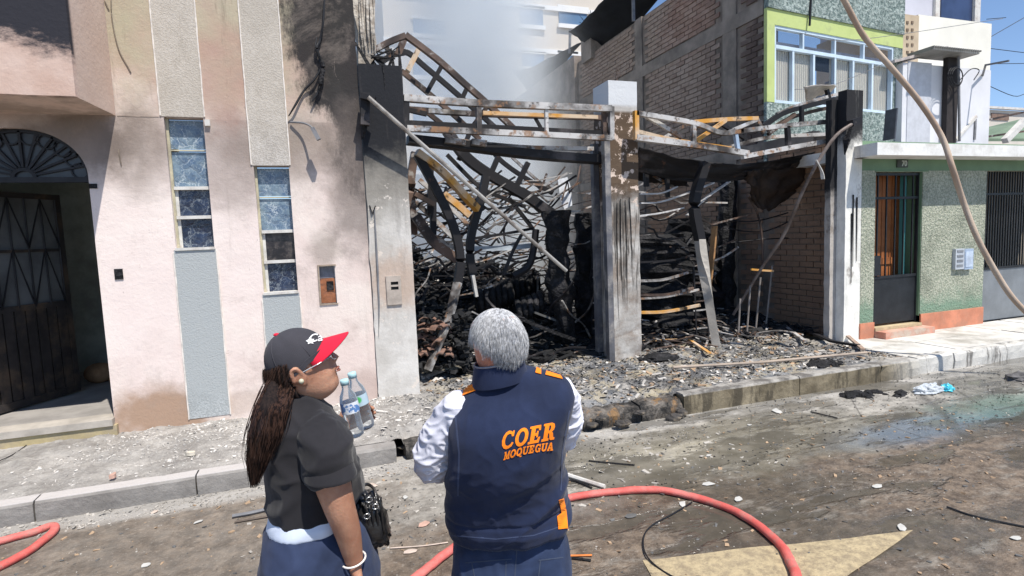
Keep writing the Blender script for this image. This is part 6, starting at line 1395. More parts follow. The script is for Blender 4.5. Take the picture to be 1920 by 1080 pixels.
# collar, with a pale lining edge
cb_ = V.P(938, 712, HM + .01); ct = V.P(935, 684, HM - .002)
cu = (ct - cb_).normalized(); cr_ = (V.r * cos(radians(9)) + V.u * sin(radians(9))); cd = cu.cross(cr_) * -1
M = MB(); outer = []; 
prof = [(-.028, .094, .086), (.0, .088, .080), (.022, .082, .074), (.036, .079, .071), (.040, .076, .068), (.030, .072, .064), (.0, .074, .066), (-.028, .080, .07)]
for z, a, b in prof: outer.append(ringpts(cb_.lerp(ct, .5) + cu * z, cr_, V.d, a * .96, b * 1.06, 36, 2.1))
M.loft(outer, cap=False); part('collar', M, NAVY, man, True)
M = MB(); rg = ringpts(cb_.lerp(ct, .5) + cu * .040, cr_, V.d, .0765 * .96, .069 * 1.06, 36, 2.1); M.sweep(rg + [rg[0]], .005, .006, sides=6); part('collar_edge', M, simple('grey_lining', (.30, .29, .32), .9), man, True)
def cast(bv, px, py, off=.0022):
    d = ray(px, py).normalized(); hit, n, i, dist = bv.ray_cast(CAM, d)
    if hit is None: return None
    if n.dot(d) > 0: n = -n
    return hit + n * off, n
def decal(name, bv, poly, mat, parent, off=.002, step=5, extra=None):
    """flat cloth patch laid on the surface: outline given by sight lines, filled by small quads"""
    xs_ = [p[0] for p in poly]; ys_ = [p[1] for p in poly]
    bm = bmesh.new(); vs = [bm.verts.new((x, y, 0)) for x, y in poly]; bm.faces.new(vs); 
    geom = bm.verts[:] + bm.edges[:] + bm.faces[:]
    for ax, lo, hi in ((0, min(xs_), max(xs_)), (1, min(ys_), max(ys_))):
        k = lo + step
        while k < hi:
            geom = bm.verts[:] + bm.edges[:] + bm.faces[:]; bmesh.ops.bisect_plane(bm, geom=geom, plane_co=(k, 0, 0) if ax == 0 else (0, k, 0), plane_no=(1, 0, 0) if ax == 0 else (0, 1, 0)); k += step
    return lay(name, bv, bm, mat, parent, off)
def lay(name, bv, bm, mat, parent, off=.002):
    bad = []
    off0 = Vector((0, 0, 0)); p = parent
    while p is not None: off0 += p.location; p = p.parent
    for v in bm.verts:
        c = cast(bv, v.co.x, v.co.y, off)
        if c is None: bad.append(v)
        else: v.co = c[0] - off0
    if bad: bmesh.ops.delete(bm, geom=bad, context='VERTS')
    me = bpy.data.meshes.new(name); bm.to_mesh(me); bm.free(); 
    o = link(name, me, mat, parent); sm_ = o.modifiers.new('thickness', 'SOLIDIFY'); sm_.thickness = .0012; sm_.offset = 1; return o
def textdecal(name, s, bv, cx_, cy_, w, h, slope, mat, parent, bold=.02, space=1.0, arc=0.0, off=.0025, font_sx=1.0, jag=0):
    cu = bpy.data.curves.new(name, 'FONT'); cu.body = s; cu.size = 1; cu.offset = bold; cu.space_character = space; cu.resolution_u = 4
    to = bpy.data.objects.new('t', cu); COL.objects.link(to); bpy.context.view_layer.update(); me = bpy.data.meshes.new_from_object(to.evaluated_get(bpy.context.evaluated_depsgraph_get())); bpy.data.objects.remove(to)
    bm = bmesh.new(); bm.from_mesh(me); bmesh.ops.remove_doubles(bm, verts=bm.verts, dist=.0005)
    x0 = min(v.co.x for v in bm.verts); x1 = max(v.co.x for v in bm.verts); y0 = min(v.co.y for v in bm.verts); y1 = max(v.co.y for v in bm.verts)
    for k in range(1, 60):
        X_ = x0 + (x1 - x0) * k / 60; bmesh.ops.bisect_plane(bm, geom=bm.verts[:] + bm.edges[:] + bm.faces[:], plane_co=(X_, 0, 0), plane_no=(1, 0, 0))
    for k in range(1, 10):
        Y_ = y0 + (y1 - y0) * k / 10; bmesh.ops.bisect_plane(bm, geom=bm.verts[:] + bm.edges[:] + bm.faces[:], plane_co=(0, Y_, 0), plane_no=(0, 1, 0))
    for v in bm.verts:
        u = (v.co.x - x0) / (x1 - x0) - .5; t_ = (v.co.y - y0) / (y1 - y0) - .5
        hh = h(u) if callable(h) else h
        v.co = Vector((cx_ + u * w + t_ * hh * .12, cy_ - t_ * hh + u * w * slope - arc * (1 - 4 * u * u), 0))
    return lay(name, bv, bm, mat, parent, off)
# lettering: slab serif capitals built stroke by stroke, in 1x1 cells
SER = {
 'C': [[(.9,.98),(.9,.66),(.74,.66),(.70,.78),(.55,.84),(.36,.78),(.28,.62),(.26,.5),(.28,.36),(.38,.2),(.56,.15),(.74,.22),(.82,.34),(.96,.28),(.86,.1),(.66,0),(.46,-.02),(.24,.06),(.08,.24),(.02,.5),(.08,.76),(.24,.94),(.46,1.02),(.64,.98),(.76,.9),(.78,.98)]],
 'E': [[(0,0),(.86,0),(.92,.32),(.76,.32),(.70,.16),(.46,.16),(.46,.43),(.58,.43),(.60,.32),(.72,.32),(.72,.68),(.60,.68),(.58,.57),(.46,.57),(.46,.84),(.68,.84),(.74,.70),(.88,.70),(.84,1),(0,1),(0,.88),(.14,.86),(.14,.14),(0,.12)]],
 'R': [[(0,0),(.54,0),(.54,.13),(.44,.15),(.44,.42),(.52,.42),(.62,.06),(.74,0),(1,0),(1,.12),(.90,.14),(.82,.40),(.72,.49),(.86,.58),(.90,.74),(.82,.92),(.62,1),(0,1),(0,.88),(.12,.86),(.12,.14),(0,.12)], [(.44,.56),(.44,.86),(.54,.86),(.60,.78),(.60,.64),(.54,.56)]],
 'M': [[(0,0),(.36,0),(.36,.13),(.27,.15),(.27,.68),(.45,.05),(.58,.05),(.74,.68),(.74,.15),(.64,.13),(.64,0),(1,0),(1,.13),(.94,.15),(.94,.85),(1,.87),(1,1),(.72,1),(.52,.38),(.30,1),(0,1),(0,.87),(.10,.85),(.10,.15),(0,.13)]],
 'U': [[(0,1),(.44,1),(.44,.87),(.34,.85),(.34,.36),(.42,.18),(.55,.16),(.68,.24),(.70,.36),(.70,.85),(.60,.87),(.60,1),(1,1),(1,.87),(.90,.85),(.90,.32),(.80,.08),(.55,-.02),(.28,.04),(.12,.22),(.10,.36),(.10,.85),(0,.87)]],
 'A': [[(0,0),(.36,0),(.36,.13),(.30,.15),(.33,.26),(.60,.26),(.64,.15),(.56,.13),(.56,0),(1,0),(1,.13),(.92,.15),(.62,1),(.36,1),(.08,.15),(0,.13)], [(.37,.40),(.47,.72),(.56,.40)]],
 'G': [[(.9,.98),(.9,.66),(.74,.66),(.70,.78),(.55,.84),(.36,.78),(.28,.62),(.26,.5),(.28,.34),(.38,.18),(.54,.14),(.66,.18),(.66,.34),(.54,.36),(.54,.50),(.98,.50),(.98,.38),(.92,.36),(.92,0),(.80,0),(.76,.08),(.62,-.01),(.44,-.02),(.24,.06),(.08,.24),(.02,.5),(.08,.76),(.24,.94),(.46,1.02),(.64,.98),(.76,.9),(.78,.98)]],
}
def circ(cx_, cy_, rx, ry, n=22): return [(cx_ + rx * cos(2*pi*i/n), cy_ + ry * sin(2*pi*i/n)) for i in range(n)]
SER['O'] = [circ(.5, .5, .5, .52), circ(.5, .5, .24, .33)]
SER['Q'] = [circ(.5, .5, .5, .52), circ(.5, .5, .24, .33)]
def serif_text(name, s, bv, cx_, cy_, w, h, slope, mat, parent, gap=.08, arc=0.0):
    """w, h in photo pixels; each letter a filled cloth shape laid on the vest"""
    n = len(s); cell = 1.0; tot = n * cell + (n - 1) * gap
    for i, ch in enumerate(s):
        cu = bpy.data.curves.new('g', 'CURVE'); cu.dimensions = '2D'; cu.fill_mode = 'BOTH'
        loops = [list(l) for l in SER[ch]]
        if ch == 'Q': loops.append([(.50, .22), (.62, .26), (.74, .05), (.90, -.10), (1.05, -.08), (1.02, -.2), (.82, -.24), (.62, -.1)])
        for lp in (loops[:2] if ch == 'Q' else loops):
            sp_ = cu.splines.new('POLY'); sp_.points.add(len(lp) - 1); sp_.use_cyclic_u = True
            for p, (x, y) in zip(sp_.points, lp): p.co = (x, y, 0, 1)
        to = bpy.data.objects.new('t', cu); COL.objects.link(to); bpy.context.view_layer.update(); me = bpy.data.meshes.new_from_object(to.evaluated_get(bpy.context.evaluated_depsgraph_get())); bpy.data.objects.remove(to)
        bm = bmesh.new(); bm.from_mesh(me)
        if ch == 'Q': bm.faces.new([bm.verts.new((x, y, .0)) for x, y in loops[2]])
        for k in range(1, 8):
            bmesh.ops.bisect_plane(bm, geom=bm.verts[:] + bm.edges[:] + bm.faces[:], plane_co=(k / 8, 0, 0), plane_no=(1, 0, 0)); bmesh.ops.bisect_plane(bm, geom=bm.verts[:] + bm.edges[:] + bm.faces[:], plane_co=(0, k / 8, 0), plane_no=(0, 1, 0))
        for v in bm.verts:
            gx = (i * (1 + gap) + v.co.x) / tot - .5; sc_ = 1 - .0 * abs(gx)
            v.co = Vector((cx_ + gx * w + (v.co.y - .5) * h * .18, cy_ + gx * w * slope - (v.co.y - .5) * h - arc * (1 - 4 * gx * gx), 0))
        lay(name, bv, bm, mat, parent, .0009)
serif_text('letter', 'COER', vestbv, 991, 817, 100, 33, -.20, ORANGE, vest, .06)
serif_text('letter', 'MOQUEGUA', vestbv, 991, 846, 92, 15, -.20, ORANGE, vest, .07, 3)
decal('shoulder_stripe', vestbv, [(838, 742), (846, 752), (880, 738), (918, 722), (917, 712), (880, 724)], ORANGE, vest, .003, 4)
decal('shoulder_stripe', vestbv, [(1003, 700), (1014, 703), (1014, 694), (1005, 690)], ORANGE, vest, .003, 4); decal('shoulder_stripe', vestbv, [(1022, 704), (1054, 712), (1050, 705), (1024, 697)], ORANGE, vest, .003, 4)
PIPE = mat_cloth('vest_stitching', (.05, .065, .12), .1)
decal('stitching', vestbv, [(846, 1003), (930, 1010), (1000, 1003), (1058, 984), (1058, 986), (1000, 1005), (930, 1012), (846, 1005)], PIPE, vest, .0006, 6)
decal('stitching', vestbv, [(852, 778), (855, 778), (862, 850), (860, 930), (857, 930), (859, 850)], PIPE, vest, .0006, 6)
decal('stitching', vestbv, [(1068, 770), (1066, 770), (1052, 850), (1050, 920), (1052, 920), (1055, 850)], PIPE, vest, .0006, 6)
decal('side_flash', vestbv, [(1047, 938), (1056, 934), (1061, 960), (1064, 990), (1046, 992), (1044, 968), (1052, 962)], ORANGE, vest, .003, 4)
# shirt sleeves
def sleeve_fold(amp):
    def f(c, n): return amp * (rid(mnoise.noise(Vector((c.x * 9 + c.z * 6, c.y * 9, c.z * 17 - c.x * 8)))) + .6 * rid(mnoise.noise(Vector((c.x * 26 + 5, c.y * 22, c.z * 40)))))
    return f
M = MB(); limb(M, [shL + V.r * .02, shL.lerp(elL, .5) - V.r * .005, elL, elL.lerp(wrL, .5), wrL - (wrL - elL) * .1], [.060, .060, .058, .050, .042], 18); organic('shirt_sleeve', M, .0038, WHITE_S, man, 3, sleeve_fold(.008))
M = MB(); limb(M, [shR - V.r * .02, shR.lerp(elR, .5) + V.r * .004, elR, elR.lerp(wrR, .5), wrR - (wrR - elR) * .1], [.058, .056, .054, .048, .042], 18); organic('shirt_sleeve', M, .0038, WHITE_S, man, 3, sleeve_fold(.007))
# trousers and shoes
def cloth_fold(amp, sx=8, sz=10):
    def f(c, n): return amp * (rid(mnoise.noise(Vector((c.x * sx, c.y * sx, c.z * sz)))) + .5 * mnoise.noise(Vector((c.x * 20, c.y * 20, c.z * 26))))
    return f
def trousers(M, V, rows, h, legs, r0=.105):
    torso(M, V, rows, h)
    for hp, kn, an in legs: limb(M, [hp + Vector((0, 0, .02)), hp.lerp(kn, .5), kn, kn.lerp(an, .6), an + Vector((0, 0, -.02))], [r0, r0 * .88, r0 * .70, r0 * .64, r0 * .66], 20)
M = MB(); trousers(M, V, [(1150, 852, 1070, .130, 0, .05), (1100, 848, 1073, .140, 0, .05), (1040, 850, 1068, .141, 0, .070), (965, 856, 1050, .128, 1, .07)], HM, legs); tr_, trbv = organic('trousers', M, .0055, DENIM, man, 4, cloth_fold(.004))
SEAM = mat_cloth('seam_thread', (.055, .07, .11), .1)
decal('pocket_seam', trbv, [(872, 1054), (960, 1047), (960, 1049), (872, 1056)], SEAM, tr_, .001, 6); decal('centre_seam', trbv, [(968, 1030), (970, 1030), (966, 1088), (964, 1088)], SEAM, tr_, .001, 6)
for q_ in ([(884, 1056), (886, 1056), (892, 1088), (890, 1088)], [(948, 1052), (950, 1052), (949, 1088), (947, 1088)], [(1012, 1052), (1014, 1052), (1010, 1088), (1008, 1088)]): decal('pocket_seam', trbv, q_, SEAM, tr_, .001, 6)
decal('pocket_seam', trbv, [(1010, 1050), (1056, 1044), (1056, 1046), (1010, 1052)], SEAM, tr_, .001, 6)
def shoes(V, legs, person, mt):
    for hp, kn, an in legs:
        M = MB(); c = Vector((an.x, an.y, .035)); L = []
        for t_, w_, z_ in ((-.10, .030, .035), (-.07, .038, .045), (0, .042, .05), (.08, .048, .038), (.14, .045, .03), (.175, .025, .02)): L.append(ringpts(c + V.d * t_ + Vector((0, 0, z_ - .035)), V.r, V.u, w_, z_ , 16, 2.6))
        M.loft(L); part('shoe', M, mt, person, True)
shoes(V, legs, man, simple('black_leather', (.02, .018, .016), .35))
# hair: an under layer and short locks
HG0 = mat_hair('grey_hair_root', (.22, .22, .225), (.32, .32, .325), .7); HG = mat_hair('silver_hair', (.30, .30, .305), (.52, .52, .53), .5)
hb = BVHTree
hrt = hf.normalized().cross(V.u).normalized(); hfw = hf.normalized(); hup = hrt.cross(hfw).normalized()
def hair_ok(x, y, z):     # head frame: x right, y forward, z up
    if z < -.064 - .08 * abs(x) + .006 * math.sin(x * 160): return False
    if y > .055 and z < .052: return False
    if y > -.014 and z < .012 + .35 * max(0, y): return False
    if y > -.040 and z < -.016: return False
    if y > -.050 and z < -.052: return False
    return True
M = MB(); seg, rg = 40, 26; vs = []; keep = []
def skull(th, ph, g=1.0):
    d = Vector((sin(th) * cos(ph), sin(th) * sin(ph), cos(th))); y = d.y; zz_ = d.z
    return Vector((d.x * (.0735 - .010 * max(0, -zz_)), (d.y * .086 - .008), d.z * (.096 if zz_ > 0 else .092))) * g
scalp = []
for i in range(rg + 1):
    for j in range(seg): vs.append(skull(pi * i / rg, 2 * pi * j / seg, 1.03))
fs = []
for i in range(rg):
    for j in range(seg):
        q = (i*seg+j, (i+1)*seg+j, (i+1)*seg+(j+1)%seg, i*seg+(j+1)%seg); c = sum((vs[k] for k in q), Vector()) / 4
        if hair_ok(*c): fs.append(q)
def H2W(v): return hc + hrt * v.x + hfw * v.y + hup * v.z
M.add([H2W(v) for v in vs], fs); hairb = part('hair', M, HG0, man, True); hairb.modifiers.new('thickness', 'SOLIDIFY').thickness = .006
def locks(name, n, basef, lenf, width, mt, parent, dirf, seed=1, seg=4):
    rnd = random.Random(seed); M = MB(); cnt = 0
    while cnt < n:
        b = basef(rnd)
        if b is None: continue
        p, nrm = b; L_ = lenf(rnd); pts = [p]; d = dirf(p, nrm, rnd)
        for k in range(seg): d = (d + Vector((0, 0, -.12)) + nrm * (.05 if k == 0 else -.06) + Vector((rnd.uniform(-.1, .1), rnd.uniform(-.1, .1), 0))).normalized(); pts.append(pts[-1] + d * L_ / seg)
        side = d.cross(nrm).normalized(); b0 = len(M.v)
        for k, q in enumerate(pts):
            w_ = width * (1 - .85 * k / seg) * .5; M.v += [tuple(q + side * w_), tuple(q - side * w_), tuple(q + nrm * w_ * .8)]
        for k in range(seg):
            a = b0 + k * 3
            for (u_, v_) in ((0, 1), (1, 2), (2, 0)): M.f.append((a + u_, a + v_, a + 3 + v_, a + 3 + u_))
        cnt += 1
    o = part(name, M, mt, parent); return o
def man_base(r):
    th = math.acos(r.uniform(-.95, 1)); ph = r.uniform(0, 2 * pi); v = skull(th, ph, 1.045)
    if not hair_ok(*v): return None
    w = H2W(v); c = H2W(Vector((0, -.008, 0))); return w, (w - c).normalized()
crown = H2W(Vector((.01, -.035, .115)))
def man_dir(p, n, r):
    d = (p - crown); d = d - n * d.dot(n); d = (d.normalized() if d.length > .004 else hfw) + Vector((r.uniform(-.10, .10) + .35 * mnoise.noise(p * 22), r.uniform(-.10, .10) + .35 * mnoise.noise(p * 22 + Vector((5, 0, 0))), -.10)) + n * .06; return d.normalized()
locks('hair', 12000, man_base, lambda r: r.uniform(.014, .034), .0018, HG, man, man_dir)['kind'] = 'stuff'
HD = mat_hair('dark_nape_hair', (.02, .02, .022), (.14, .14, .145), .5)
def nape_base(r):
    b = man_base(r)
    if b is None: return None
    z = (b[0] - hc).dot(hup); return b if z < -.045 or r.random() < .10 else None
locks('hair', 1700, nape_base, lambda r: r.uniform(.010, .022), .0018, HD, man, man_dir, 5)['kind'] = 'stuff'

# ---------------------------------------------------------------- the woman
W_ = View(580, 850); HW = 1.75
wom = empty('person', Vector((W_.P(580, 1000, HW).x, W_.P(580, 1000, HW).y, 0)), 'long haired woman in black T-shirt and red brimmed cap, holding water bottles', 'person')
M = MB()
wc = W_.P(567, 687, HW - .01); wf = (W_.r * .95 - W_.d * .07 + W_.u * .38); wrt, wfw, wup = head_mesh(M, wc, wf, W_.u, .96, chin=.7, captop=True)
wn2 = W_.P(562, 752, HW + .005); limb(M, [wc - W_.r * .015 + Vector((0, 0, -.03)), wc.lerp(wn2, .55) - W_.r * .004, wn2], [.052, .050, .058], 18)
ROWS_W = [(975, 508, 655, .135, 0, 0), (950, 509, 672, .140, 0, 0), (915, 507, 680, .145, 0, 0), (880, 501, 668, .145, 0, 0), (845, 498, 664, .145, 0, 0), (815, 499, 650, .145, 0, 0), (790, 501, 634, .140, -2, 0), (770, 505, 620, .125, -3, 0), (756, 517, 606, .10, -4, 0), (747, 528, 596, .075, -4, 0), (741, 536, 590, .06, -4, 0)]
torso(M, W_, [(r[0], r[1] + 10, r[2] - 10, r[3] - .015, r[4], r[5]) for r in ROWS_W], HW)
whip = W_.P(592, 1040, HW); wl = []
wdir = (W_.r * .75 + W_.d * .66).normalized(); wside = Vector((wdir.y, -wdir.x, 0))
for sg in (-1, 1):
    hp = whip + wside * sg * .08 + Vector((0, 0, -.06)); kn = Vector((whip.x, whip.y, .48)) + wside * sg * .09 + wdir * .02; an = Vector((whip.x, whip.y, .09)) + wside * sg * .10; wl.append((hp, kn, an)); limb(M, [hp, kn, an], [.085, .055, .038], 16); limb(M, [an - wdir * .03 + Vector((0, 0, -.04)), an + wdir * .13 + Vector((0, 0, -.055))], [.038, .033], 12)
s0, s1, e1, w1 = W_.P(603, 820, HW - .115), W_.P(617, 880, HW - .16), W_.P(635, 945, HW - .17), W_.P(664, 1052, HW - .14)
limb(M, [s0, s1, e1, e1.lerp(w1, .5) + W_.r * .004, w1], [.052, .052, .043, .036, .026], 18); hand(M, w1 - Vector((0, 0, .012)), Vector((0, 0, -1)) + W_.r * .15, -W_.d * .1 - W_.r, .35, .95, 1)
ls, le = W_.P(545, 775, HW + .10), W_.P(610, 850, HW + .20); lw = W_.P(640, 800, HW + .315)
limb(M, [ls, ls.lerp(le, .5), le, le.lerp(lw, .5), lw], [.055, .048, .040, .034, .025], 16)
hand(M, lw, W_.r * .85 + W_.u * .42 + W_.d * .05, W_.r * .2 - W_.d * .95, .5, .93, -1)
wbody, wbv = organic('body', M, .0040, SKIN_W, wom, 3)
# t shirt with sleeve
def tee_fold(c, n):
    q = c - wom.location; x = q.dot(W_.r); z = q.z
    v = .012 * rid(mnoise.noise(Vector((x * 6 + z * 5, z * 6 - x * 4, 2.3)))) + .006 * rid(mnoise.noise(Vector((x * 11 - z * 7, z * 12 + x * 6, q.dot(W_.d) * 7))))
    return v - .002
M = MB(); torso(M, W_, [(952, 509, 662, .138, 0, 0)] + ROWS_W[2:], HW); limb(M, [W_.P(583, 812, HW - .06), s0, s1], [.058, .066, .069], 20, upv=(0, 1, 0))
tee, teebv = organic('t_shirt', M, .005, BLACK_T, wom, 3, tee_fold)
M = MB(); q0 = s1 - (s1 - s0).normalized() * .004; M.loft([ringpts(q0 + (s1 - s0).normalized() * z, W_.r, W_.d, a, a * .98, 28, 2.1) for z, a in ((-.02, .066), (.018, .071), (.026, .071), (.028, .066), (.0, .060))], cap=False); part('sleeve_hem', M, BLACK_T, wom, True)
M = MB(); rg = ringpts(W_.P(563, 743, HW + .003), W_.r * .99 - W_.u * .10, W_.d, .058, .058, 30, 2); M.sweep(rg + [rg[0]], .010, .014, sides=8); part('neckband', M, BLACK_T, wom, True)
M = MB(); rg = ringpts(W_.P(563, 741, HW + .003) + Vector((0, 0, .004)), W_.r * .99 - W_.u * .10, W_.d, .053, .053, 30, 2); M.sweep(rg + [rg[0]], .007, .010, sides=8); part('undershirt_neck', M, WHITE_T, wom, True)
M = MB(); torso(M, W_, [(974, 503, 657, .142, -1, 0), (960, 505, 660, .143, -1, 0), (930, 512, 655, .132, 0, 0)], HW); organic('undershirt', M, .0055, WHITE_T, wom, 3, cloth_fold(.003, 12, 14))
M = MB(); trousers(M, W_, [(1120, 490, 715, .17, 0, 0), (1060, 490, 708, .165, 0, 0), (995, 498, 685, .153, 0, 0), (965, 506, 655, .136, 0, 0)], HW, wl, .112); organic('trousers', M, .0055, NAVY_P, wom, 4, cloth_fold(.006, 7, 8))
shoes(View(580, 850), wl, wom, simple('dark_trainer', (.03, .03, .035), .6))
# face details: lips, eye, glasses, earring, bracelet
def WH2W(x, y, z, s=.96): return wc + (wrt * x + wfw * y + wup * z) * s
EYEW = simple('eye_white', (.6, .57, .54), .3, .05, 9, 0); IRIS = simple('dark_iris', (.02, .012, .01), .2, .1, 9, 0); LIP = simple('lip_colour', (.26, .10, .075), .5, .1, 20, .0004)
for sg in (-1, 1):
    M = MB(); M.ball(WH2W(.031 * sg, .071, .012), .0115, 14, 10); eb = part('eyeball', M, EYEW, wom, True)
    M = MB(); M.ball(WH2W(.032 * sg, .0795, .012), .0050, 12, 8); part('iris', M, IRIS, wom, True)
    M = MB(); M.sweep([WH2W((.018 + .006 * k) * sg, .088 - .0016 * k * k, .030 + .003 * math.sin(k * .8)) for k in range(5)], .005, .004, taper=[.6, 1, 1, .9, .4]); part('eyebrow', M, IRIS, wom)
    M = MB(); M.sweep([WH2W((.017 + .006 * k) * sg, .0815 - .0014 * k * k, .017 + .002 * math.sin(k * .8)) for k in range(5)], .003, .003); part('eyelid', M, SKIN_W, wom)
for z, zz_ in ((-.050, 1), (-.060, -1)):
    M = MB(); M.sweep([WH2W(.006 * k, .0925 - .0011 * k * k - (.001 if zz_ < 0 else 0), z + .0008 * zz_ * -abs(k)) for k in range(-3, 4)], .009, .007, sides=8, taper=[.2, .7, 1, 1, 1, .7, .2]); part('lip', M, LIP, wom, True)
GLA = simple('clear_grey_glasses', (.35, .36, .38), .3, .1, 9, 0)
gl_ = empty('glasses', WH2W(0, .1, .012), None); gl_.parent = wom; gl_.location = WH2W(0, .1, .012) - wom.location
for sg in (-1, 1):
    M = MB(); M.sweep([WH2W(sg * (.033 + .023 * cos(t)), .103 - .006 * abs(cos(t)) - .004 * (1 if cos(t) > 0 else 0), .000 + .017 * sin(t)) for t in np.linspace(0, 2*pi, 20)], .0022, sides=6); part('rim', M, GLA, gl_)
    M = MB(); M.sweep([WH2W(sg * .057, .095, .0), WH2W(sg * .076, .05, -.002), WH2W(sg * .082, .0, -.003), WH2W(sg * .080, -.018, -.014)], .0045, .0035, sides=6); part('temple_arm', M, GLA, gl_)
M = MB(); M.ball(W_.P(565, 715, HW - .09), .0075, 10, 8); part('earring', M, simple('pearl', (.55, .52, .38), .25, .1, 9, 0), wom, True)
M = MB(); wu = (w1 - e1).normalized(); wa = wu.cross(W_.d).normalized(); wb2 = wu.cross(wa); M.sweep([w1 - wu * .006 + wa * .034 * cos(t) + wb2 * .032 * sin(t) for t in np.linspace(0, 2*pi, 24)], .006, sides=8); part('bracelet', M, simple('pale_bracelet', (.70, .66, .62), .3, .1, 20, 0), wom, True)
# cap: crown shell, brim, button; tipped back with the head
cap = empty('cap', wc + wup * .05, None); cap.parent = wom; cap.location = (wc + wup * .05) - wom.location; cap['label'] = 'black baseball cap with red brim and white lettering'
cup = (wup * .985 - wfw * .16).normalized(); cfw = wrt.cross(cup).normalized() * -1
if cfw.dot(wfw) < 0: cfw = -cfw
ccen = wc + wup * .018 - wfw * .006
def C2W(x, y, z): return ccen + wrt * x + cfw * y + cup * z
def capshell(g, zmin):
    vs = []; fs = []; n, m = 40, 14; g = g * .92
    for i in range(m + 1):
        th = (pi / 2) * i / m * 1.12
        for j in range(n):
            ph = 2 * pi * j / n; x = sin(th) * cos(ph) * .086 * g; y = sin(th) * sin(ph) * (.106 if sin(ph) > 0 else .094) * g; z = cos(th) * .108 * g
            if sin(ph) > .3: z += .006 * sin(th)
            vs.append(C2W(x, y, z))
    for i in range(m):
        for j in range(n): fs.append((i*n+j, (i+1)*n+j, (i+1)*n+(j+1)%n, i*n+(j+1)%n))
    return vs, fs
vs, fs = capshell(1.0, 0); M = MB(); M.add(vs, fs); capo = part('crown', M, CAPB, cap, True); capo.modifiers.new('thickness', 'SOLIDIFY').thickness = .003
capbv = BVHTree.FromPolygons([Vector(v) for v in vs], fs)
M = MB(); M.ball(C2W(0, 0, .100), .009, 12, 8, (1, 1, .6)); part('button', M, CAPR, cap, True)
for k in range(6):
    ph = pi / 6 + k * pi / 3; M = MB(); M.sweep([C2W(sin(th) * cos(ph) * .0796, sin(th) * sin(ph) * (.098 if sin(ph) > 0 else .0869), cos(th) * .0998) for th in np.linspace(.1, 1.7, 12)], .0025, .0015); part('seam', M, CAPB, cap)
nb_, mb_ = 24, 10; M = MB(); rowsB = []
for i in range(nb_ + 1):
    a = pi * (.13 + .74 * i / nb_); bx, by = cos(a) * .0775, sin(a) * .0955
    for j in range(mb_ + 1):
        t_ = j / mb_; ext = .072 * sin(pi * i / nb_) ** .6; x = bx * (1 + .02 * t_); y = by + ext * t_; z = .010 - .020 * t_ - .026 * (abs(x) / .078) ** 2 + .006 * (1 - t_)
        M.v.append(tuple(C2W(x, y, z)))
for i in range(nb_):
    for j in range(mb_): a = i * (mb_ + 1) + j; M.f.append((a, a + 1, a + mb_ + 2, a + mb_ + 1))
br = part('brim', M, CAPR, cap, True); br.modifiers.new('thickness', 'SOLIDIFY').thickness = .004
M = MB(); M.sweep([C2W(cos(a) * .080, sin(a) * (.0985 if sin(a) > 0 else .0873), -.012 if sin(a) < .3 else -.006) for a in np.linspace(0, 2 * pi, 40)], .003, .014, sides=4); part('band', M, CAPB, cap)
textdecal('lettering', 'Cali', capbv, 597, 633, 34, 15, -.12, CAPW, cap, .012, 1.0, 0, .0012)
decal('star', capbv, [(573, 640), (578, 637), (580, 633), (583, 637), (588, 637), (585, 641), (587, 645), (581, 644), (577, 646), (577, 642)], CAPW, cap, .003, 4)
# hair: cover at the back of the head plus long ponytail of many locks
HB0 = mat_hair('black_hair_under', (.010, .007, .007), (.022, .014, .012), .9); HBM = mat_hair('dark_brown_hair', (.012, .008, .007), (.055, .030, .022), .33)
def whair_ok(x, y, z):
    if z > .045 or y > -.022: return False
    if y > -.040 and z < -.0: return False
    return z > -.105
M = MB(); vs = []; seg, rg = 36, 24
for i in range(rg + 1):
    for j in range(seg):
        th = pi * i / rg; ph = 2 * pi * j / seg; d = Vector((sin(th) * cos(ph), sin(th) * sin(ph), cos(th))); k = 1 + .03 * mnoise.noise(d * 5); vs.append(Vector((d.x * .082, d.y * .094 - .010, d.z * (.104 if d.z > 0 else .112))) * k)
fs = [q for i in range(rg) for j in range(seg) for q in [(i*seg+j, (i+1)*seg+j, (i+1)*seg+(j+1)%seg, i*seg+(j+1)%seg)] if whair_ok(*(sum((vs[k] for k in q), Vector()) / 4))]
M.add([WH2W(*v, s=1.0) for v in vs], fs); o = part('hair', M, HB0, wom, True); o.modifiers.new('thickness', 'SOLIDIFY').thickness = .008
M = MB(); rnd = random.Random(3)
cent = [(540, 690, -.03), (522, 725, -.06), (508, 765, -.12), (497, 812, -.14), (486, 856, -.14), (478, 905, -.13)]; wid = [.028, .030, .033, .034, .026, .008]
cps = [W_.P(x, y, HW + h_) for x, y, h_ in cent]
limb(M, cps[:-1] + [cps[-1].lerp(cps[-2], .3)], [w_ * .9 for w_ in wid], 18, 6, .6); organic('hair', M, .006, HB0, wom, 2, lambda c, n: .004 * mnoise.noise(Vector((c.x * 60, c.y * 60, c.z * 6))))
M = MB()
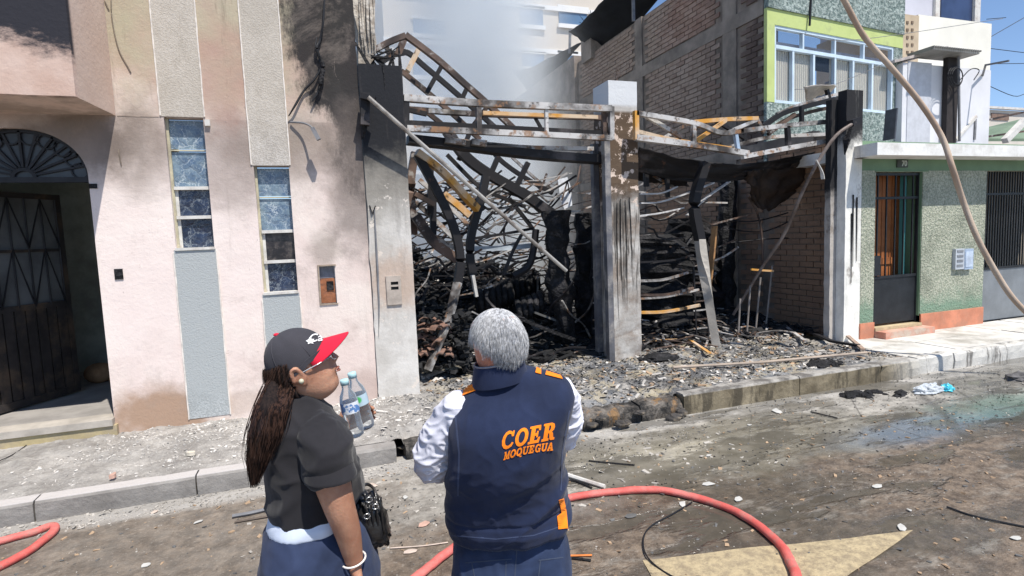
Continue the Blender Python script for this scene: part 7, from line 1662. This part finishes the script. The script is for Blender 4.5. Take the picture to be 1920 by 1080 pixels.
for k in range(1500):
    a, rr = rnd.uniform(0, 2*pi), (.75 + .4 * rnd.random() + (.5 * rnd.random() if rnd.random() < .15 else 0)); L_ = rnd.uniform(.62, 1.04); pts = []; wob = rnd.uniform(-.006, .006); st_ = rnd.uniform(0, .25)
    for q in np.linspace(st_, L_, 9):
        i = min(len(cps) - 2, int(q * (len(cps) - 1))); f_ = q * (len(cps) - 1) - i; p = cps[i].lerp(cps[i + 1], min(f_, 1.4)); w_ = wid[i] + (wid[i + 1] - wid[i]) * min(1, f_)
        pts.append(p + W_.r * (cos(a) * w_ * rr + wob * sin(q * 9 + k)) + W_.d * (sin(a) * w_ * .6 * rr))
    b0 = len(M.v); w0 = rnd.uniform(.0008, .002)
    for q, p in enumerate(pts): ww = w0 * (1 - .7 * q / 8); M.v += [tuple(p + W_.r * ww), tuple(p - W_.r * ww), tuple(p - W_.d * ww)]
    for q in range(8):
        a_ = b0 + q * 3
        for (u_, v_) in ((0, 1), (1, 2), (2, 0)): M.f.append((a_ + u_, a_ + v_, a_ + 3 + v_, a_ + 3 + u_))
part('hair', M, HBM, wom, kind='stuff')
def wb(r):
    th = math.acos(r.uniform(-.95, .9)); ph = r.uniform(0, 2*pi); d = Vector((sin(th) * cos(ph), sin(th) * sin(ph), cos(th))); v = Vector((d.x * .084, d.y * .096 - .010, d.z * .108))
    if not whair_ok(*v): return None
    return WH2W(*v, s=1.0), (wrt * d.x + wfw * d.y + wup * d.z).normalized()
def wdirf(p, n, r): d = (-wup * .6 - wfw * .8); d = d - n * d.dot(n); return (d.normalized() + n * .05).normalized() if d.length > .001 else -wup
locks('hair', 1500, wb, lambda r: r.uniform(.03, .05), .0022, HBM, wom, wdirf, 9, 5)['kind'] = 'stuff'
# bottles in her left hand
t = NT('bottle_plastic'); t.b.inputs['Transmission Weight'].default_value = 1; t.b.inputs['Roughness'].default_value = .04; t.b.inputs['IOR'].default_value = 1.1; t.b.inputs['Base Color'].default_value = (.93, .97, .99, 1); tr2 = t.n.new('ShaderNodeBsdfTransparent'); tr2.inputs[0].default_value = (.95, .97, .98, 1); fr2 = t.n.new('ShaderNodeFresnel'); fr2.inputs[0].default_value = 1.4; ms2 = t.n.new('ShaderNodeMixShader'); t.b.inputs['Transmission Weight'].default_value = 0; t.b.inputs['Base Color'].default_value = (.75, .8, .84, 1); t.b.inputs['Roughness'].default_value = .08; t.t.links.new(t.math('ADD', t.math('MULTIPLY', fr2.outputs[0], 1.2), .10, clamp=True), ms2.inputs[0]); t.t.links.new(tr2.outputs[0], ms2.inputs[1]); t.t.links.new(t.b.outputs[0], ms2.inputs[2]); t.t.links.new(ms2.outputs[0], t.out.inputs[0]); PET = t.m
def lathe(M, base, axis, prof, n=20):
    axis = axis.normalized(); a = axis.cross(Vector((0, 1, .2))).normalized(); b = axis.cross(a); M.loft([[base + axis * z + a * r * cos(2*pi*i/n) + b * r * sin(2*pi*i/n) for i in range(n)] for z, r in prof])
for i, (tx, ty, bx, by, h_, lab, lc1, lc2) in enumerate([(645, 712, 668, 818, HW + .20, 'front clear water bottle with blue and white label in the woman\'s hand', (.10, .22, .48), (.7, .74, .8)), (659, 699, 688, 803, HW + .28, 'rear clear water bottle with green spot on its label in the woman\'s hand', (.45, .58, .66), (.08, .45, .12))]):
    tp_, bt = W_.P(tx, ty, h_), W_.P(bx, by, h_); ax = tp_ - bt; L_ = ax.length; bo = empty('water_bottle', bt, lab, 'bottle', None); k = L_ / .205
    M = MB(); lathe(M, bt, ax, [(0, .018*k), (.006*k, .027*k), (.02*k, .030*k), (.05*k, .029*k), (.055*k, .0275*k), (.06*k, .029*k), (.085*k, .0285*k), (.088*k, .030*k), (.13*k, .030*k), (.15*k, .026*k), (.172*k, .014*k), (.185*k, .0125*k), (.19*k, .0125*k)]); part('bottle_body', M, PET, bo, True)
    M = MB(); lathe(M, bt, ax, [(.187*k, .0145*k), (.205*k, .0145*k), (.207*k, .012*k)], 16); part('bottle_cap', M, simple('pale_cyan_cap' + str(i), (.45, .68, .72), .4, .05), bo, True)
    t = NT('label_print' + str(i)); ww = t.rng(t.noise(45, 3, .6), .48, .54); LM = t.fin(t.mix(ww, lc1, lc2) if i == 0 else t.mix(t.blob(tuple(bt + ax * .55 - W_.d * .03 - W_.r * .005), (.012, .03, .012), .3, 60, .3), lc1, lc2), .5, None)
    M = MB(); lathe(M, bt, ax, [(.090*k, .0306*k), (.128*k, .0306*k)], 20); M.f = [f for f in M.f if len(f) == 4]; part('paper_label', M, LM, bo, True)
# handbag
hbm = NT('glossy_black_leather'); HBM2 = hbm.fin(hbm.mix(hbm.rng(hbm.noise(22, 4), .55, .62), (.012, .012, .013), (.10, .09, .085)), .28, hbm.bump(hbm.noise(18, 4), .006), spec=.7)
bc = W_.P(696, 972, HW + .02); bg_ = empty('handbag', bc - Vector((0, 0, .1)), 'glossy black crumpled handbag hanging in front of the woman\'s hip', 'handbag')
M = MB(); vs = []; seg, rg = 44, 30
for i in range(rg + 1):
    for j in range(seg):
        th = pi * i / rg; ph = 2*pi*j/seg; d = Vector((sin(th)*cos(ph), sin(th)*sin(ph), cos(th))); k = 1 + .16 * rid(mnoise.noise(d * 2.4 + Vector((3, 0, 0)))) + .09 * rid(mnoise.noise(d * 5.5)) + .04 * mnoise.noise(d * 12)
        e_ = .6; x = math.copysign(abs(d.x) ** e_, d.x); z = math.copysign(abs(d.z) ** e_, d.z); vs.append(bc + (W_.r * (x * .044 - z * .016) + W_.d * (d.y * .07) + W_.u * z * .075) * k)
M.add(vs, [(i*seg+j, (i+1)*seg+j, (i+1)*seg+(j+1)%seg, i*seg+(j+1)%seg) for i in range(rg) for j in range(seg)]); part('bag_body', M, HBM2, bg_, True)
for k in range(4):
    M = MB(); x = 684 + 9 * k; M.sweep(smoothcurve([W_.P(x, 925 + 3 * k, HW - .055), W_.P(x + 4, 960, HW - .062), W_.P(x + 9, 1000, HW - .05)], 5), .007, sides=7); part('strap', M, HBM2, bg_, True)
M = MB(); M.sweep(smoothcurve([W_.P(684, 930, HW - .03), W_.P(676, 918, HW - .02), W_.P(688, 908, HW), W_.P(702, 918, HW + .02), W_.P(706, 940, HW)], 5), .010, sides=8); part('handle', M, HBM2, bg_, True)
SILV = simple('silver_buckle', (.65, .64, .62), .25, .1, 9, 0, metal=.9)
for (x, y) in [(692, 937), (704, 950), (688, 968)]:
    M = MB(); c0 = W_.P(x, y, HW - .066); M.sweep([c0 + W_.r * .010 * cos(t_) + W_.u * .008 * sin(t_) for t_ in np.linspace(0, 2*pi, 14)], .003, sides=6); part('buckle', M, SILV, bg_, True)
